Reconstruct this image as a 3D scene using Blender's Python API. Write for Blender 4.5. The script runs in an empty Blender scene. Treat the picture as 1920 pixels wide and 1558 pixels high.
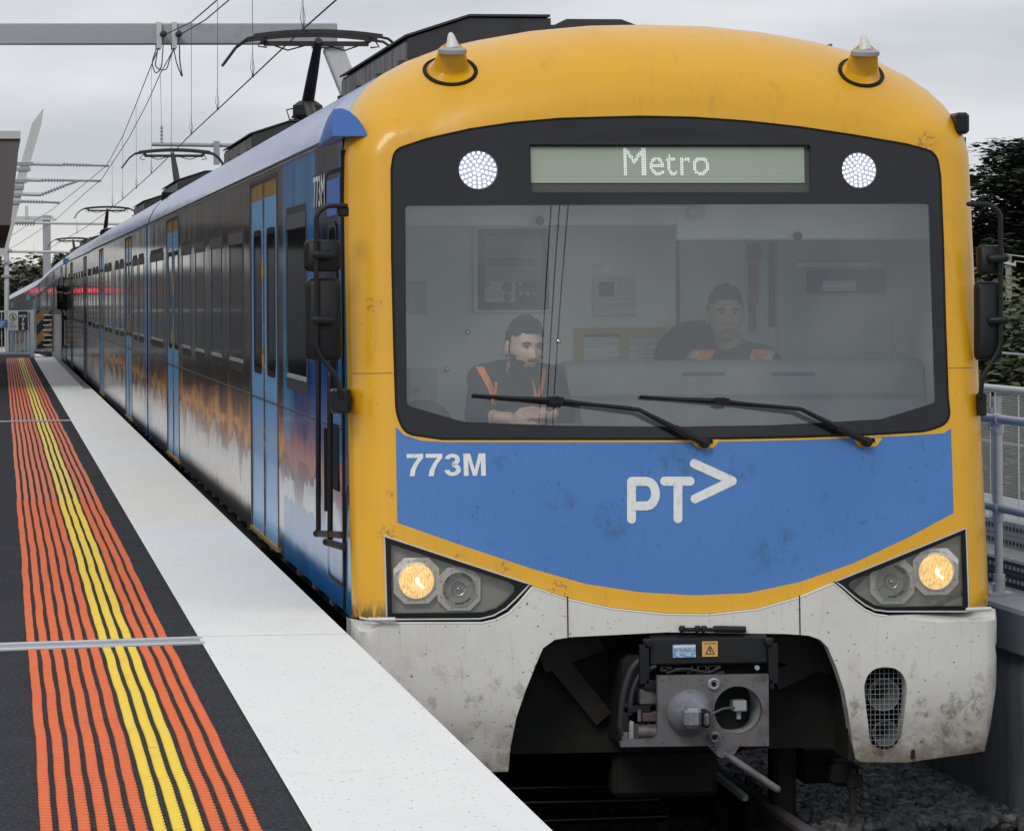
import bpy, bmesh, math, random
import numpy as np
from mathutils import Vector, Matrix, Quaternion
from mathutils.geometry import delaunay_2d_cdt
random.seed(7)
S = bpy.context.scene
COL = S.collection
R = math.radians
# ------------------------------------------------------------------ camera
EYE = 1.57
FPX = 7000.0; PSI = math.atan(975/7000); RHO = 0.005
def _cam_const():
    c, s = math.cos(RHO), math.sin(RHO)
    u, v = -math.tan(PSI), 0.0
    u, v = u*c - v*s, v*c + u*s
    return -15 - FPX*u, 556 + FPX*v
SX, SY = _cam_const()
cd = bpy.data.cameras.new('camera'); cam = bpy.data.objects.new('camera', cd); COL.objects.link(cam)
cd.sensor_width = 36; cd.lens = 36*FPX/1920
cd.clip_start = 0.1; cd.clip_end = 6000
cd.shift_x = -(SX-960)/1920; cd.shift_y = (SY-779)/1920
# forward = (sin psi, cos psi, 0), rolled about the view axis
fwd = Vector((math.sin(PSI), math.cos(PSI), 0)); up = Vector((0, 0, 1)); right = fwd.cross(up)
M = Matrix((right, up, -fwd)).transposed().to_4x4()
cam.matrix_world = Matrix.Translation((0, 0, EYE)) @ M @ Matrix.Rotation(-RHO, 4, 'Z')
S.camera = cam
S.render.resolution_x = 1024; S.render.resolution_y = 830
# ------------------------------------------------------------------ world: overcast over a clear-sky model
SUN_EL, SUN_AZ = R(38), R(205)      # azimuth clockwise from +Y: high behind the camera, a little to the left
w = bpy.data.worlds.new('World'); S.world = w; w.use_nodes = True
nt = w.node_tree; nt.nodes.clear()
def wn(t, **k):
    n = nt.nodes.new(t)
    for a, b in k.items(): setattr(n, a, b)
    return n
sky = wn('ShaderNodeTexSky', sky_type='NISHITA', sun_disc=False, sun_elevation=SUN_EL, sun_rotation=SUN_AZ)
bg1 = wn('ShaderNodeBackground'); bg1.inputs[1].default_value = 0.08
nt.links.new(sky.outputs[0], bg1.inputs[0])
tc = wn('ShaderNodeTexCoord'); sp = wn('ShaderNodeSeparateXYZ'); nt.links.new(tc.outputs['Generated'], sp.inputs[0])
mp = wn('ShaderNodeMapping'); mp.inputs['Scale'].default_value = (8, 8, 34); mp.inputs['Location'].default_value = (.3, .1, .65)
nt.links.new(tc.outputs['Generated'], mp.inputs[0])
nz = wn('ShaderNodeTexNoise'); nz.inputs['Scale'].default_value = 1.0; nz.inputs['Detail'].default_value = 6; nz.inputs['Roughness'].default_value = .5
nt.links.new(mp.outputs[0], nz.inputs['Vector'])
cr = wn('ShaderNodeValToRGB')
cr.color_ramp.elements[0].position = .36; cr.color_ramp.elements[0].color = (.56, .59, .64, 1)
cr.color_ramp.elements[1].position = .66; cr.color_ramp.elements[1].color = (.80, .82, .86, 1)
nt.links.new(nz.outputs[0], cr.inputs[0])
# warmer, paler band at the horizon
hz = wn('ShaderNodeMapRange'); hz.inputs[1].default_value = .0; hz.inputs[2].default_value = .035
nt.links.new(sp.outputs[2], hz.inputs[0])
mxh = wn('ShaderNodeMixRGB'); mxh.inputs[1].default_value = (.88, .865, .80, 1)
nt.links.new(hz.outputs[0], mxh.inputs[0]); nt.links.new(cr.outputs[0], mxh.inputs[2])
# overcast sky is brighter towards the zenith
zz = wn('ShaderNodeMapRange'); zz.inputs[1].default_value = 0; zz.inputs[2].default_value = 1; zz.inputs[3].default_value = 1.0; zz.inputs[4].default_value = 1.4
nt.links.new(sp.outputs[2], zz.inputs[0])
bg2 = wn('ShaderNodeBackground'); nt.links.new(mxh.outputs[0], bg2.inputs[0]); nt.links.new(zz.outputs[0], bg2.inputs[1])
ms = wn('ShaderNodeMixShader'); ms.inputs[0].default_value = .93
nt.links.new(bg1.outputs[0], ms.inputs[1]); nt.links.new(bg2.outputs[0], ms.inputs[2])
wo = wn('ShaderNodeOutputWorld'); nt.links.new(ms.outputs[0], wo.inputs[0])
sl = bpy.data.lights.new('sun', 'SUN'); sl.energy = 1.1; sl.angle = R(18); sl.color = (1, .97, .92)
so = bpy.data.objects.new('sun', sl); COL.objects.link(so)
sd = Vector((math.sin(SUN_AZ)*math.cos(SUN_EL), math.cos(SUN_AZ)*math.cos(SUN_EL), math.sin(SUN_EL)))
so.rotation_euler = sd.to_track_quat('Z', 'Y').to_euler()
S.view_settings.view_transform = 'Standard'; S.view_settings.look = 'None'; S.view_settings.exposure = 0.0; S.view_settings.gamma = 1
try: S.view_settings.use_curve_mapping = False
except Exception: pass
S.render.engine = 'CYCLES'
S.cycles.max_bounces = 8; S.cycles.transparent_max_bounces = 12

# ------------------------------------------------------------------ surveying: photograph pixel -> point on a known plane
def ray(px, py):
    u = (px-SX)/FPX; v = (SY-py)/FPX
    c, s = math.cos(RHO), math.sin(RHO)
    u, v = u*c + v*s, v*c - u*s
    c, s = math.cos(PSI), math.sin(PSI)
    return c*u+s, -s*u+c, v
def onY(px, py, Y):
    d = ray(px, py); t = Y/d[1]; return Vector((d[0]*t, Y, EYE+d[2]*t))
def onX(px, py, X):
    d = ray(px, py); t = X/d[0]; return Vector((X, d[1]*t, EYE+d[2]*t))
def onZ(px, py, Z):
    d = ray(px, py); t = (Z-EYE)/d[2]; return Vector((d[0]*t, d[1]*t, Z))

# ------------------------------------------------------------------ materials
class E:
    """tiny expression wrapper for math nodes"""
    def __init__(s, nt, v): s.nt, s.v = nt, v
    def _op(s, op, *o, clamp=False):
        n = s.nt.nodes.new('ShaderNodeMath'); n.operation = op; n.use_clamp = clamp
        for i, q in enumerate((s,)+o):
            q = q.v if isinstance(q, E) else q
            if isinstance(q, (int, float)): n.inputs[i].default_value = q
            else: s.nt.links.new(q, n.inputs[i])
        return E(s.nt, n.outputs[0])
    def __add__(s, o): return s._op('ADD', o)
    def __sub__(s, o): return s._op('SUBTRACT', o)
    def __mul__(s, o): return s._op('MULTIPLY', o)
    def __truediv__(s, o): return s._op('DIVIDE', o)
    def gt(s, o): return s._op('GREATER_THAN', o)
    def lt(s, o): return s._op('LESS_THAN', o)
    def max(s, o): return s._op('MAXIMUM', o)
    def min(s, o): return s._op('MINIMUM', o)
    def frac(s): return s._op('FRACT')
    def abs(s): return s._op('ABSOLUTE')
    def clamp(s): return s._op('ADD', 0.0, clamp=True)
    def step(s, a, b):       # smooth 0..1 between a and b
        n = s.nt.nodes.new('ShaderNodeMapRange'); n.interpolation_type = 'SMOOTHSTEP'
        s.nt.links.new(s.v, n.inputs[0])
        for i, q in ((1, a), (2, b)):
            if isinstance(q, E): s.nt.links.new(q.v, n.inputs[i])
            else: n.inputs[i].default_value = q
        return E(s.nt, n.outputs[0])
class Mat:
    def __init__(s, name, color, rough=.6, metal=0., ior=1.45, coat=0., emis=None, es=1.):
        s.m = bpy.data.materials.new(name); s.m.use_nodes = True; s.nt = s.m.node_tree
        s.b = s.nt.nodes['Principled BSDF']; s.c = (*color, 1)
        s.b.inputs['Base Color'].default_value = s.c; s.b.inputs['Roughness'].default_value = rough
        s.b.inputs['Metallic'].default_value = metal; s.b.inputs['IOR'].default_value = ior
        s.b.inputs['Coat Weight'].default_value = coat; s.b.inputs['Coat Roughness'].default_value = .06
        if emis: s.b.inputs['Emission Color'].default_value = (*emis, 1); s.b.inputs['Emission Strength'].default_value = es
        s._oc = None
    def oc(s):
        if not s._oc: s._oc = s.nt.nodes.new('ShaderNodeTexCoord').outputs['Object']
        return s._oc
    def xyz(s):
        n = s.nt.nodes.new('ShaderNodeSeparateXYZ'); s.nt.links.new(s.oc(), n.inputs[0])
        return [E(s.nt, o) for o in n.outputs]
    def noise(s, scale=1., detail=3, rough=.5, vec=(1, 1, 1), off=(0, 0, 0)):
        m = s.nt.nodes.new('ShaderNodeMapping'); m.inputs['Scale'].default_value = vec; m.inputs['Location'].default_value = off
        s.nt.links.new(s.oc(), m.inputs[0])
        n = s.nt.nodes.new('ShaderNodeTexNoise'); n.inputs['Scale'].default_value = scale; n.inputs['Detail'].default_value = detail; n.inputs['Roughness'].default_value = rough
        s.nt.links.new(m.outputs[0], n.inputs['Vector']); return E(s.nt, n.outputs[0])
    def voro(s, scale=1., vec=(1, 1, 1), rnd=1., out='Color', feature='F1'):
        m = s.nt.nodes.new('ShaderNodeMapping'); m.inputs['Scale'].default_value = vec; s.nt.links.new(s.oc(), m.inputs[0])
        n = s.nt.nodes.new('ShaderNodeTexVoronoi'); n.feature = feature; n.inputs['Scale'].default_value = scale; n.inputs['Randomness'].default_value = rnd
        s.nt.links.new(m.outputs[0], n.inputs['Vector']); return n.outputs[out]
    def mix(s, fac, a, b):
        n = s.nt.nodes.new('ShaderNodeMixRGB')
        for i, q in ((0, fac), (1, a), (2, b)):
            if isinstance(q, E): q = q.v
            if isinstance(q, (int, float)): n.inputs[i].default_value = q
            elif isinstance(q, tuple): n.inputs[i].default_value = (*q[:3], 1)
            else: s.nt.links.new(q, n.inputs[i])
        return n.outputs[0]
    def col(s, sock):
        s.nt.links.new(sock, s.b.inputs['Base Color']); s.cs = sock; return s
    def rgh(s, e): s.nt.links.new(e.v, s.b.inputs['Roughness']); return s
    def bump(s, e, st=.2, dist=.01):
        n = s.nt.nodes.new('ShaderNodeBump'); n.inputs['Strength'].default_value = st; n.inputs['Distance'].default_value = dist
        s.nt.links.new(e.v, n.inputs['Height']); s.nt.links.new(n.outputs[0], s.b.inputs['Normal']); return s
    def dirt(s, amount=.25, dark=(.06, .05, .04), scale=6, vec=(1, 1, 1), base=None, lo=.5, hi=.75):
        n = s.noise(scale, 5, .6, vec)
        s.col(s.mix(n.step(lo, hi)*amount, base if base is not None else s.c, dark)); return s

def spots(m, x, z, L, lo, hi, vec):
    n = m.noise(1, 5, .75, vec).step(lo, hi); tot = None
    for a, b, r in L:
        d = ((x-a)*(x-a)+(z-b)*(z-b)).step(r*r, r*r*.15); tot = d if tot is None else tot.max(d)
    return n*tot
m_yellow = Mat('yellow_paint', (.70, .375, .014), .33, coat=.25)
m = m_yellow; x, y, z = m.xyz()
c = m.mix(m.noise(2.2, 4, .6).step(.35, .8)*.35, (.71, .365, .010), (.61, .31, .015))
st = m.noise(1, 4, .6, (38, 2, 3.0)).step(.60, .74) * m.noise(1.3, 2).step(.45, .7)      # streaks running down
c = m.mix(st*.35, c, (.24, .11, .01))
sc = m.noise(1, 6, .75, (55, 30, 26)).step(.66, .70) * m.noise(3.4, 3, .5, off=(3, 1, 2)).step(.54, .66)    # scuffs
c = m.mix(sc*.75, c, (.10, .07, .05))
# worn patch at the lower corner, above the skirt
wr = m.noise(1, 5, .7, (40, 20, 9)).step(.42, .50) * z.step(.085, -.01) * x.step(-1.36, -1.42)
c = m.mix(wr*.85, c, (.13, .085, .05))
c = m.mix((m.noise(1, 5, .7, (6, 6, 1.1)).step(.56, .72))*.30, c, (.36, .20, .03))
c = m.mix((m.noise(1, 4, .6, (90, 30, 20)).step(.70, .73))*.7, c, (.10, .07, .04))
c = m.mix(spots(m, x, z, ((-1.458, .39, .06), (-.89, .232, .05), (-1.10, .269, .04), (1.35, 2.33, .07), (-1.50, 1.52, .05), (-1.44, .58, .03), (-.62, .10, .08), (.9, .30, .04)), .50, .58, (40, 30, 40))*.6, c, (.11, .075, .04))
m.col(c).rgh(m.noise(5, 3)*.25+.22)
m_blue = Mat('blue_panel_paint', (.050, .175, .46), .34, coat=.2)
m = m_blue
c = m.mix(m.noise(1.6, 3).step(.3, .75)*.5, (.047, .165, .44), (.068, .205, .50))
c = m.mix((m.noise(1, 5, .7, (13, 8, 8)).step(.56, .70)*m.noise(2.5, 2).step(.38, .62))*.6, c, (.026, .065, .14))
c = m.mix((m.noise(1, 3, .6, (60, 30, 30)).step(.66, .70))*.55, c, (.03, .05, .09))
x, y, z = m.xyz(); c = m.mix(spots(m, x, z, ((.05, .75, .13), (-.11, .69, .10), (-.86, .76, .09), (.30, .70, .10), (.95, .72, .10), (-.35, .45, .12), (.5, .28, .15), (-.6, .5, .12)), .46, .66, (12, 10, 7))*.5, c, (.025, .055, .11))
m.col(c).rgh(m.noise(7, 3)*.3+.22)
m_white = Mat('dirty_white_skirt', (.66, .655, .62), .42)
m = m_white; x, y, z = m.xyz()
c = m.mix(m.noise(2.0, 5, .65).step(.35, .8)*.5, (.69, .68, .63), (.53, .51, .45))
c = m.mix((m.noise(1, 5, .75, (10, 8, 9)).step(.52, .66)*z.step(-.05, -.70))*.85, c, (.19, .13, .08))
c = m.mix((m.noise(1, 3, .6, (45, 30, 3)).step(.58, .74))*.22, c, (.28, .24, .18))
c = m.mix((m.noise(1, 4, .7, (9, 8, 14), (5, 2, 1)).step(.66, .69))*.35, c, (.33, .30, .23))
c = m.mix((m.noise(1, 3, .55, (55, 30, 48)).step(.685, .70))*.8, c, (.05, .045, .04))
c = m.mix(z.step(-.42, -.78)*m.noise(5, 4, .7).step(.3, .55)*.7, c, (.20, .13, .08))
m.col(c)
m_whiteprint = Mat('white_lettering', (.72, .72, .70), .45).dirt(.4, (.30, .30, .30), 30)
m_mask = Mat('black_glass_mask', (.011, .011, .014), .10, ior=1.45)
m_seal = Mat('black_rubber', (.007, .007, .007), .6); m_seal.b.inputs['Specular IOR Level'].default_value = .25
m_black = Mat('black_plastic', (.012, .012, .013), .42); m_black.b.inputs['Specular IOR Level'].default_value = .3
m_black.rgh(m_black.noise(14, 3)*.25+.30)
m_dark = Mat('dark_underframe', (.010, .0095, .009), .8).dirt(.6, (.025, .02, .016), 8)
m_roofdark = Mat('sooty_roof_equipment', (.045, .043, .040), .75).dirt(.7, (.015, .014, .013), 4)
m_roofside = Mat('streaked_grey_shroud', (.20, .19, .18), .7).dirt(.8, (.05, .045, .04), 1, (9, 9, 2), lo=.4, hi=.7)
m_steel = Mat('coupler_steel', (.15, .145, .15), .5, .35).dirt(.6, (.075, .042, .030), 7, lo=.5, hi=.68)
m_galv = Mat('galvanised_steel', (.54, .545, .53), .5, .1)
m_galv.dirt(.5, (.38, .385, .38), 14)
m_galvd = Mat('dull_galvanised_steel', (.33, .345, .36), .6, .2).dirt(.5, (.24, .25, .27), 3)
m_alu = Mat('aluminium', (.55, .56, .57), .38, .6).dirt(.4, (.25, .25, .25), 12)
m_bezel = Mat('lamp_bezel', (.62, .61, .58), .5, .1).dirt(.4, (.3, .27, .22), 20)
m_chrome = Mat('lamp_reflector', (.62, .63, .64), .14, 1.0)
m_reflo = Mat('glass_reflector', (.5, .5, .5), .12, .8); m_reflo.col(m_reflo.mix(m_reflo.noise(1, 2, .5, (16, 16, 30)).step(.38, .62), (.07, .07, .075), (.85, .85, .83)))  # bright and dark reflections put into the colour by noise
m_housing = Mat('lamp_housing', (.30, .285, .25), .55).dirt(.6, (.09, .07, .05), 10)
m_wire = Mat('overhead_wire', (.10, .105, .115), .6, .3)
m_insul = Mat('grey_insulator', (.33, .34, .35), .4)
m_skin = Mat('skin', (.60, .40, .32), .5); m_skin.b.inputs['Subsurface Weight'].default_value = .08
m_skin2 = Mat('tan_skin', (.40, .27, .21), .5)
m_lip = Mat('lips', (.30, .11, .09), .5)
m_hair = Mat('dark_hair', (.012, .009, .008), .8); m_hair.b.inputs['Specular IOR Level'].default_value = .2
m_hair.bump(m_hair.noise(1, 4, .7, (160, 60, 60)), .7, .004)
m_cloth = Mat('navy_cloth', (.013, .015, .024), .85); m_cloth.bump(m_cloth.noise(14, 3), .5, .01)
m_hivis = Mat('orange_vest_cloth', (.80, .24, .06), .8); m_hivis.bump(m_hivis.noise(18, 3), .4, .008)
m_screen = Mat('dark_screen_panel', (.035, .035, .037), .7)
m_reflect = Mat('grey_reflective_tape', (.50, .52, .50), .4)
m_eyew = Mat('eye_white', (.6, .58, .55), .2); m_eyed = Mat('eye_iris', (.02, .012, .008), .15)
m_cabwall = Mat('cab_wall_panel', (.80, .84, .80), .6).dirt(.2, (.6, .62, .6), 2)
m_cabwall2 = Mat('cab_door_panel', (.52, .56, .57), .6)
m_cablight = Mat('cab_ceiling_panel', (.84, .87, .85), .6)
m_dash = Mat('dashboard', (.12, .135, .14), .65).dirt(.4, (.17, .19, .19), 4)
m_cabdark = Mat('cab_dark_fitting', (.03, .032, .04), .6)
m_seat = Mat('navy_seat_cloth', (.018, .018, .045), .9)
m_paper = Mat('paper', (.70, .71, .70), .8)
m_paper.col(m_paper.mix(m_paper.noise(1, 2, .5, (3, 3, 90)).step(.5, .56)*.5, (.70, .71, .70), (.30, .31, .33)))
m_cabyellow = Mat('yellow_board', (.50, .36, .08), .7)
m_red = Mat('dull_red', (.35, .03, .03), .6)
m_redbtn = Mat('red_button', (.6, .04, .03), .4)

def glass_mat(name, tint, gloss, veil, dcol=(.3, .32, .32), rough=0.0):
    m = bpy.data.materials.new(name); m.use_nodes = True; n = m.node_tree; n.nodes.clear()
    tr = n.nodes.new('ShaderNodeBsdfTransparent'); tr.inputs[0].default_value = (*tint, 1)
    gl = n.nodes.new('ShaderNodeBsdfGlossy'); gl.inputs['Roughness'].default_value = rough; gl.inputs[0].default_value = (.95, 1, .99, 1)
    lw = n.nodes.new('ShaderNodeFresnel'); lw.inputs[0].default_value = 1.5
    ad = n.nodes.new('ShaderNodeMath'); ad.operation = 'ADD'; ad.use_clamp = True; ad.inputs[1].default_value = gloss
    n.links.new(lw.outputs[0], ad.inputs[0])
    mx = n.nodes.new('ShaderNodeMixShader'); n.links.new(ad.outputs[0], mx.inputs[0]); n.links.new(tr.outputs[0], mx.inputs[1]); n.links.new(gl.outputs[0], mx.inputs[2])
    df = n.nodes.new('ShaderNodeBsdfDiffuse'); df.inputs[0].default_value = (*dcol, 1)
    m2 = n.nodes.new('ShaderNodeMixShader'); m2.inputs[0].default_value = veil
    n.links.new(mx.outputs[0], m2.inputs[1]); n.links.new(df.outputs[0], m2.inputs[2])
    o = n.nodes.new('ShaderNodeOutputMaterial'); n.links.new(m2.outputs[0], o.inputs[0])
    class W: pass
    w_ = W(); w_.m = m; return w_
m_windscreen = glass_mat('windscreen_glass', (.97, .985, .975), .088, .024)  # pale diffuse share stands in for sky glare over the cab
m_lampglass = glass_mat('lamp_cover_glass', (.90, .90, .87), .03, .04, (.4, .37, .3))
m_sideglass = Mat('dark_window_glass', (.020, .021, .022), .07, ior=1.42)
m_mirrorback = Mat('mirror_housing', (.009, .009, .010), .42); m_mirrorback.b.inputs['Specular IOR Level'].default_value = .28

# livery of the carriage sides
def side_mat(name, cab):
  m = Mat(name, (.06, .055, .05), .2, ior=1.40); x, y, z = m.xyz()
  def spikes(fr, off, sharp=.5):
      a = m.noise(1, 0, .5, (0.001, fr, 0.001), (0, off, 0)); b = m.noise(1, 1, .5, (0.001, fr*1.9, 0.001), (0, off*2, 0))
      return a*.62 + b*.38
  sp1, sp2, sp3 = spikes(1.25, 3.1), spikes(1.5, 9.7), spikes(1.15, 5.5)
  cen = m.noise(1, 1, .5, (.001, .55, .001), (0, 1.3, 0))*.16 + .56
  up_ = cen + (sp1-.47).max(0)*1.5 + .04
  lo_ = cen - (sp2-.47).max(0)*.7 - .03
  dlo = lo_ - .05 - (sp3-.45).max(0)*1.3
  pale = m.mix(m.noise(1.2, 3), (.60, .59, .565), (.50, .49, .46))
  dk = m.mix(m.noise(1, 4, .6, (2, 6, .8)).step(.3, .75), (.060, .056, .052), (.095, .088, .082))
  fl = m.mix(m.noise(1, 3, .7, (4, 6, 16)).step(.40, .56), (.45, .15, .05), (.72, .44, .11))
  fl = m.mix(z.step(cen+.02, up_)*.8, fl, (.26, .09, .045))
  body = m.mix(z.step(up_-.02, up_+.005), fl, dk)
  body = m.mix(z.lt(lo_), body, (.075, .07, .07))
  body = m.mix(z.lt(dlo), body, pale)
  bot = (spikes(6, 2.2)-.3)*.16 + .10
  body = m.mix(z.lt(bot), body, (.07, .067, .065))
  # blue facets near the carriage ends
  fac = m.voro(1, (.001, 1.15, .33), 1, 'Color')
  sr = m.nt.nodes.new('ShaderNodeSeparateColor'); m.nt.links.new(fac, sr.inputs[0]); fr_ = E(m.nt, sr.outputs[0])
  ramp = m.nt.nodes.new('ShaderNodeValToRGB'); m.nt.links.new(fr_.v, ramp.inputs[0]); cr = ramp.color_ramp; cr.interpolation = 'CONSTANT'
  cr.elements[0].position = 0; cr.elements[0].color = (.012, .06, .26, 1); cr.elements[1].position = .25; cr.elements[1].color = (.03, .22, .50, 1)
  for p_, c_ in ((.45, (.012, .02, .07)), (.6, (.06, .33, .62)), (.8, (.02, .11, .40))):
      e = cr.elements.new(p_); e.color = (*c_, 1)
  bl = m.mix(z.gt(up_), m.mix(.72, fl, (.10, .13, .36)), ramp.outputs[0])
  bl = m.mix(z.lt(lo_), bl, (.03, .05, .16))
  bl = m.mix(z.lt(dlo), bl, m.mix(fr_, (.50, .52, .60), (.36, .55, .70)))
  bl = m.mix(z.lt(bot+.22), bl, m.mix(fr_, (.015, .10, .34), (.02, .24, .50)))
  up2 = m.mix(y.lt(2.3), m.mix(m.noise(1, 3, .5, (.01, 3, .5)).step(.4, .65), (.035, .26, .58), (.02, .15, .46)), m.mix(m.noise(1, 2, .5, (.01, 5, 1)).step(.5, .6), (.012, .016, .045), (.03, .05, .15)))
  bl = m.mix(z.gt(1.35)*y.lt(4.7)*y.gt(.9), bl, up2)
  near = y.lt(4.62).max(y.gt(23.6)) if cab else y.lt(1.0).max(y.gt(22.9))
  m.col(m.mix(near, body, bl))
  m.bump(m.noise(1, 2, .5, (1, .9, .7)), .12, .05)
  m.rgh(m.noise(6, 3)*.10+.07)
  return m
m_side = side_mat('printed_side_wrap', True); m_side_mid = side_mat('printed_side_wrap_middle', False)
m_door = Mat('sky_blue_door', (.12, .34, .66), .3, coat=.2)
m = m_door; x, y, z = m.xyz()
c = m.mix(z.gt(2.20), m.mix(m.noise(3, 3)*.4, (.20, .48, .84), (.15, .40, .74)), m.mix(m.noise(9, 3), (.42, .25, .04), (.26, .17, .04)))
m.col(m.mix((m.noise(1, 3, .6, (30, 30, 3)).step(.6, .75))*.25, c, (.05, .1, .18)))
m_doorrub = Mat('worn_door_rubber', (.07, .05, .04), .7).dirt(.8, (.40, .24, .07), 5, (1, 1, 3))
m_roof = Mat('blue_roof_paint', (.10, .20, .44), .15, ior=1.40)
m = m_roof; m.bump(m.noise(1, 3, .5, (1.6, .55, 2.5)), .30, .05)
m.col(m.mix(m.noise(1, 4, .6, (3, .5, 3)).step(.35, .7)*.8, (.040, .100, .32), (.09, .16, .38)))
m_eyebrow = Mat('blue_fairing_paint', (.085, .19, .52), .4, ior=1.3).dirt(.3, (.05, .09, .2), 9)
m_navy = Mat('navy_print', (.018, .02, .045), .25)
m_sillgold = Mat('rusty_gold_sill', (.30, .19, .05), .6).dirt(.8, (.05, .04, .03), 9)

# ------------------------------------------------------------------ mesh helpers
def link(o): COL.objects.link(o); return o
def mesh_obj(name, verts, faces, mat, parent=None, smooth=False, origin=None):
    me = bpy.data.meshes.new(name)
    if origin is not None: verts = [(v[0]-origin[0], v[1]-origin[1], v[2]-origin[2]) for v in verts]
    me.from_pydata([tuple(v) for v in verts], [], faces); me.update()
    if mat is not None: me.materials.append(mat.m if hasattr(mat, 'm') else mat)
    if smooth: me.polygons.foreach_set('use_smooth', [True]*len(me.polygons))
    o = bpy.data.objects.new(name, me); link(o)
    if parent is not None: o.parent = parent
    return o
class MB:
    def __init__(s): s.v, s.f = [], []
    def add(s, v, f):
        b = len(s.v); s.v += [tuple(q) for q in v]; s.f += [tuple(i+b for i in q) for q in f]; return s
    def box(s, x0, x1, y0, y1, z0, z1, bev=0):
        if bev:
            b = bev
            # chamfered box: hull of three slimmed boxes
            v = []
            for (a, c_, e) in ((0, b, b), (b, 0, b), (b, b, 0)):
                for X in (x0+a, x1-a):
                    for Y in (y0+c_, y1-c_):
                        for Z in (z0+e, z1-e): v.append((X, Y, Z))
            bm = bmesh.new(); [bm.verts.new(q) for q in v]; bmesh.ops.convex_hull(bm, input=bm.verts)
            bm.verts.index_update(); s.add([q.co for q in bm.verts], [[w.index for w in f.verts] for f in bm.faces]); bm.free(); return s
        v = [(x0, y0, z0), (x1, y0, z0), (x1, y1, z0), (x0, y1, z0), (x0, y0, z1), (x1, y0, z1), (x1, y1, z1), (x0, y1, z1)]
        return s.add(v, [(0, 3, 2, 1), (4, 5, 6, 7), (0, 1, 5, 4), (1, 2, 6, 5), (2, 3, 7, 6), (3, 0, 4, 7)])
    def obox(s, c, ax, ay, az, hx, hy, hz):
        c, ax, ay, az = map(Vector, (c, ax, ay, az)); v = []
        for k in (-1, 1):
            for (i, j) in ((-1, -1), (1, -1), (1, 1), (-1, 1)): v.append(c+ax*hx*i+ay*hy*j+az*hz*k)
        return s.add(v, [(0, 3, 2, 1), (4, 5, 6, 7), (0, 1, 5, 4), (1, 2, 6, 5), (2, 3, 7, 6), (3, 0, 4, 7)])
    def bar(s, a, b, w, h, up=(0, 0, 1)):
        a, b = Vector(a), Vector(b); d = (b-a); L = d.length; d.normalize()
        u = Vector(up); r = d.cross(u)
        if r.length < 1e-4: r = d.cross(Vector((0, 1, 0)))
        r.normalize(); u = r.cross(d)
        return s.obox((a+b)/2, r, d, u, w/2, L/2, h/2)
    def tube(s, pts, rad, n=8, cap=True, rcap=False):
        pts = [Vector(p) for p in pts]; k = len(pts)
        rs = list(rad) if hasattr(rad, '__len__') else [rad]*k
        if rcap:   # rounded ends
            d0 = (pts[0]-pts[1]).normalized(); d1 = (pts[-1]-pts[-2]).normalized()
            P = [pts[0]+d0*rs[0]*math.cos(a) for a in (.15, .6, 1.1)]; Q = [pts[-1]+d1*rs[-1]*math.cos(a) for a in (1.1, .6, .15)]
            rr = [rs[0]*math.sin(a) for a in (.15, .6, 1.1)]; qq = [rs[-1]*math.sin(a) for a in (1.1, .6, .15)]
            pts = P+pts+Q; rs = rr+rs+qq; k = len(pts)
        v, f = [], []; pr = None
        for i, p in enumerate(pts):
            t = (pts[min(i+1, k-1)]-pts[max(i-1, 0)]).normalized()
            if pr is None:
                pr = t.cross(Vector((0, 0, 1)))
                if pr.length < .05: pr = t.cross(Vector((0, 1, 0)))
            pr = (pr - t*pr.dot(t)).normalized(); q = t.cross(pr)
            for j in range(n):
                a = 2*math.pi*j/n; v.append(p + (pr*math.cos(a)+q*math.sin(a))*rs[i])
        for i in range(k-1):
            for j in range(n):
                f.append((i*n+j, i*n+(j+1) % n, (i+1)*n+(j+1) % n, (i+1)*n+j))
        if cap: f.append(tuple(range(n))[::-1]); f.append(tuple(range((k-1)*n, k*n)))
        return s.add(v, f)
    def lathe(s, prof, c, axis=(0, -1, 0), n=24):
        """prof: (radius, distance along axis)"""
        c = Vector(c); ax = Vector(axis).normalized(); u = ax.cross(Vector((0, 0, 1)))
        if u.length < .05: u = Vector((1, 0, 0))
        u.normalize(); w_ = ax.cross(u); v, f = [], []
        for (r, h) in prof:
            for j in range(n):
                a = 2*math.pi*j/n; v.append(c+ax*h+(u*math.cos(a)+w_*math.sin(a))*r)
        for i in range(len(prof)-1):
            for j in range(n): f.append((i*n+j, i*n+(j+1) % n, (i+1)*n+(j+1) % n, (i+1)*n+j))
        f.append(tuple(range(n))[::-1]); f.append(tuple(range((len(prof)-1)*n, len(prof)*n)))
        return s.add(v, f)
    def ell(s, c, r, rot=None, nu=20, nv=14):
        c = Vector(c); v, f = [], []
        Rm = rot or Matrix.Identity(3)
        for i in range(nv+1):
            th = math.pi*i/nv
            for j in range(nu):
                ph = 2*math.pi*j/nu
                v.append(c + Rm @ Vector((r[0]*math.sin(th)*math.cos(ph), r[1]*math.sin(th)*math.sin(ph), r[2]*math.cos(th))))
        for i in range(nv):
            for j in range(nu): f.append((i*nu+j, (i+1)*nu+j, (i+1)*nu+(j+1) % nu, i*nu+(j+1) % nu))
        return s.add(v, f)
    def prism(s, poly, fa, fb):
        """poly: 2D points, fa/fb: functions 2D->3D of the two faces"""
        n = len(poly); v = [fa(p) for p in poly]+[fb(p) for p in poly]
        f = [tuple(range(n))[::-1], tuple(range(n, 2*n))]+[(i, (i+1) % n, n+(i+1) % n, n+i) for i in range(n)]
        return s.add(v, f)
    def out(s, name, mat, parent=None, smooth=False, origin=None): return mesh_obj(name, s.v, s.f, mat, parent, smooth, origin)
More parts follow.
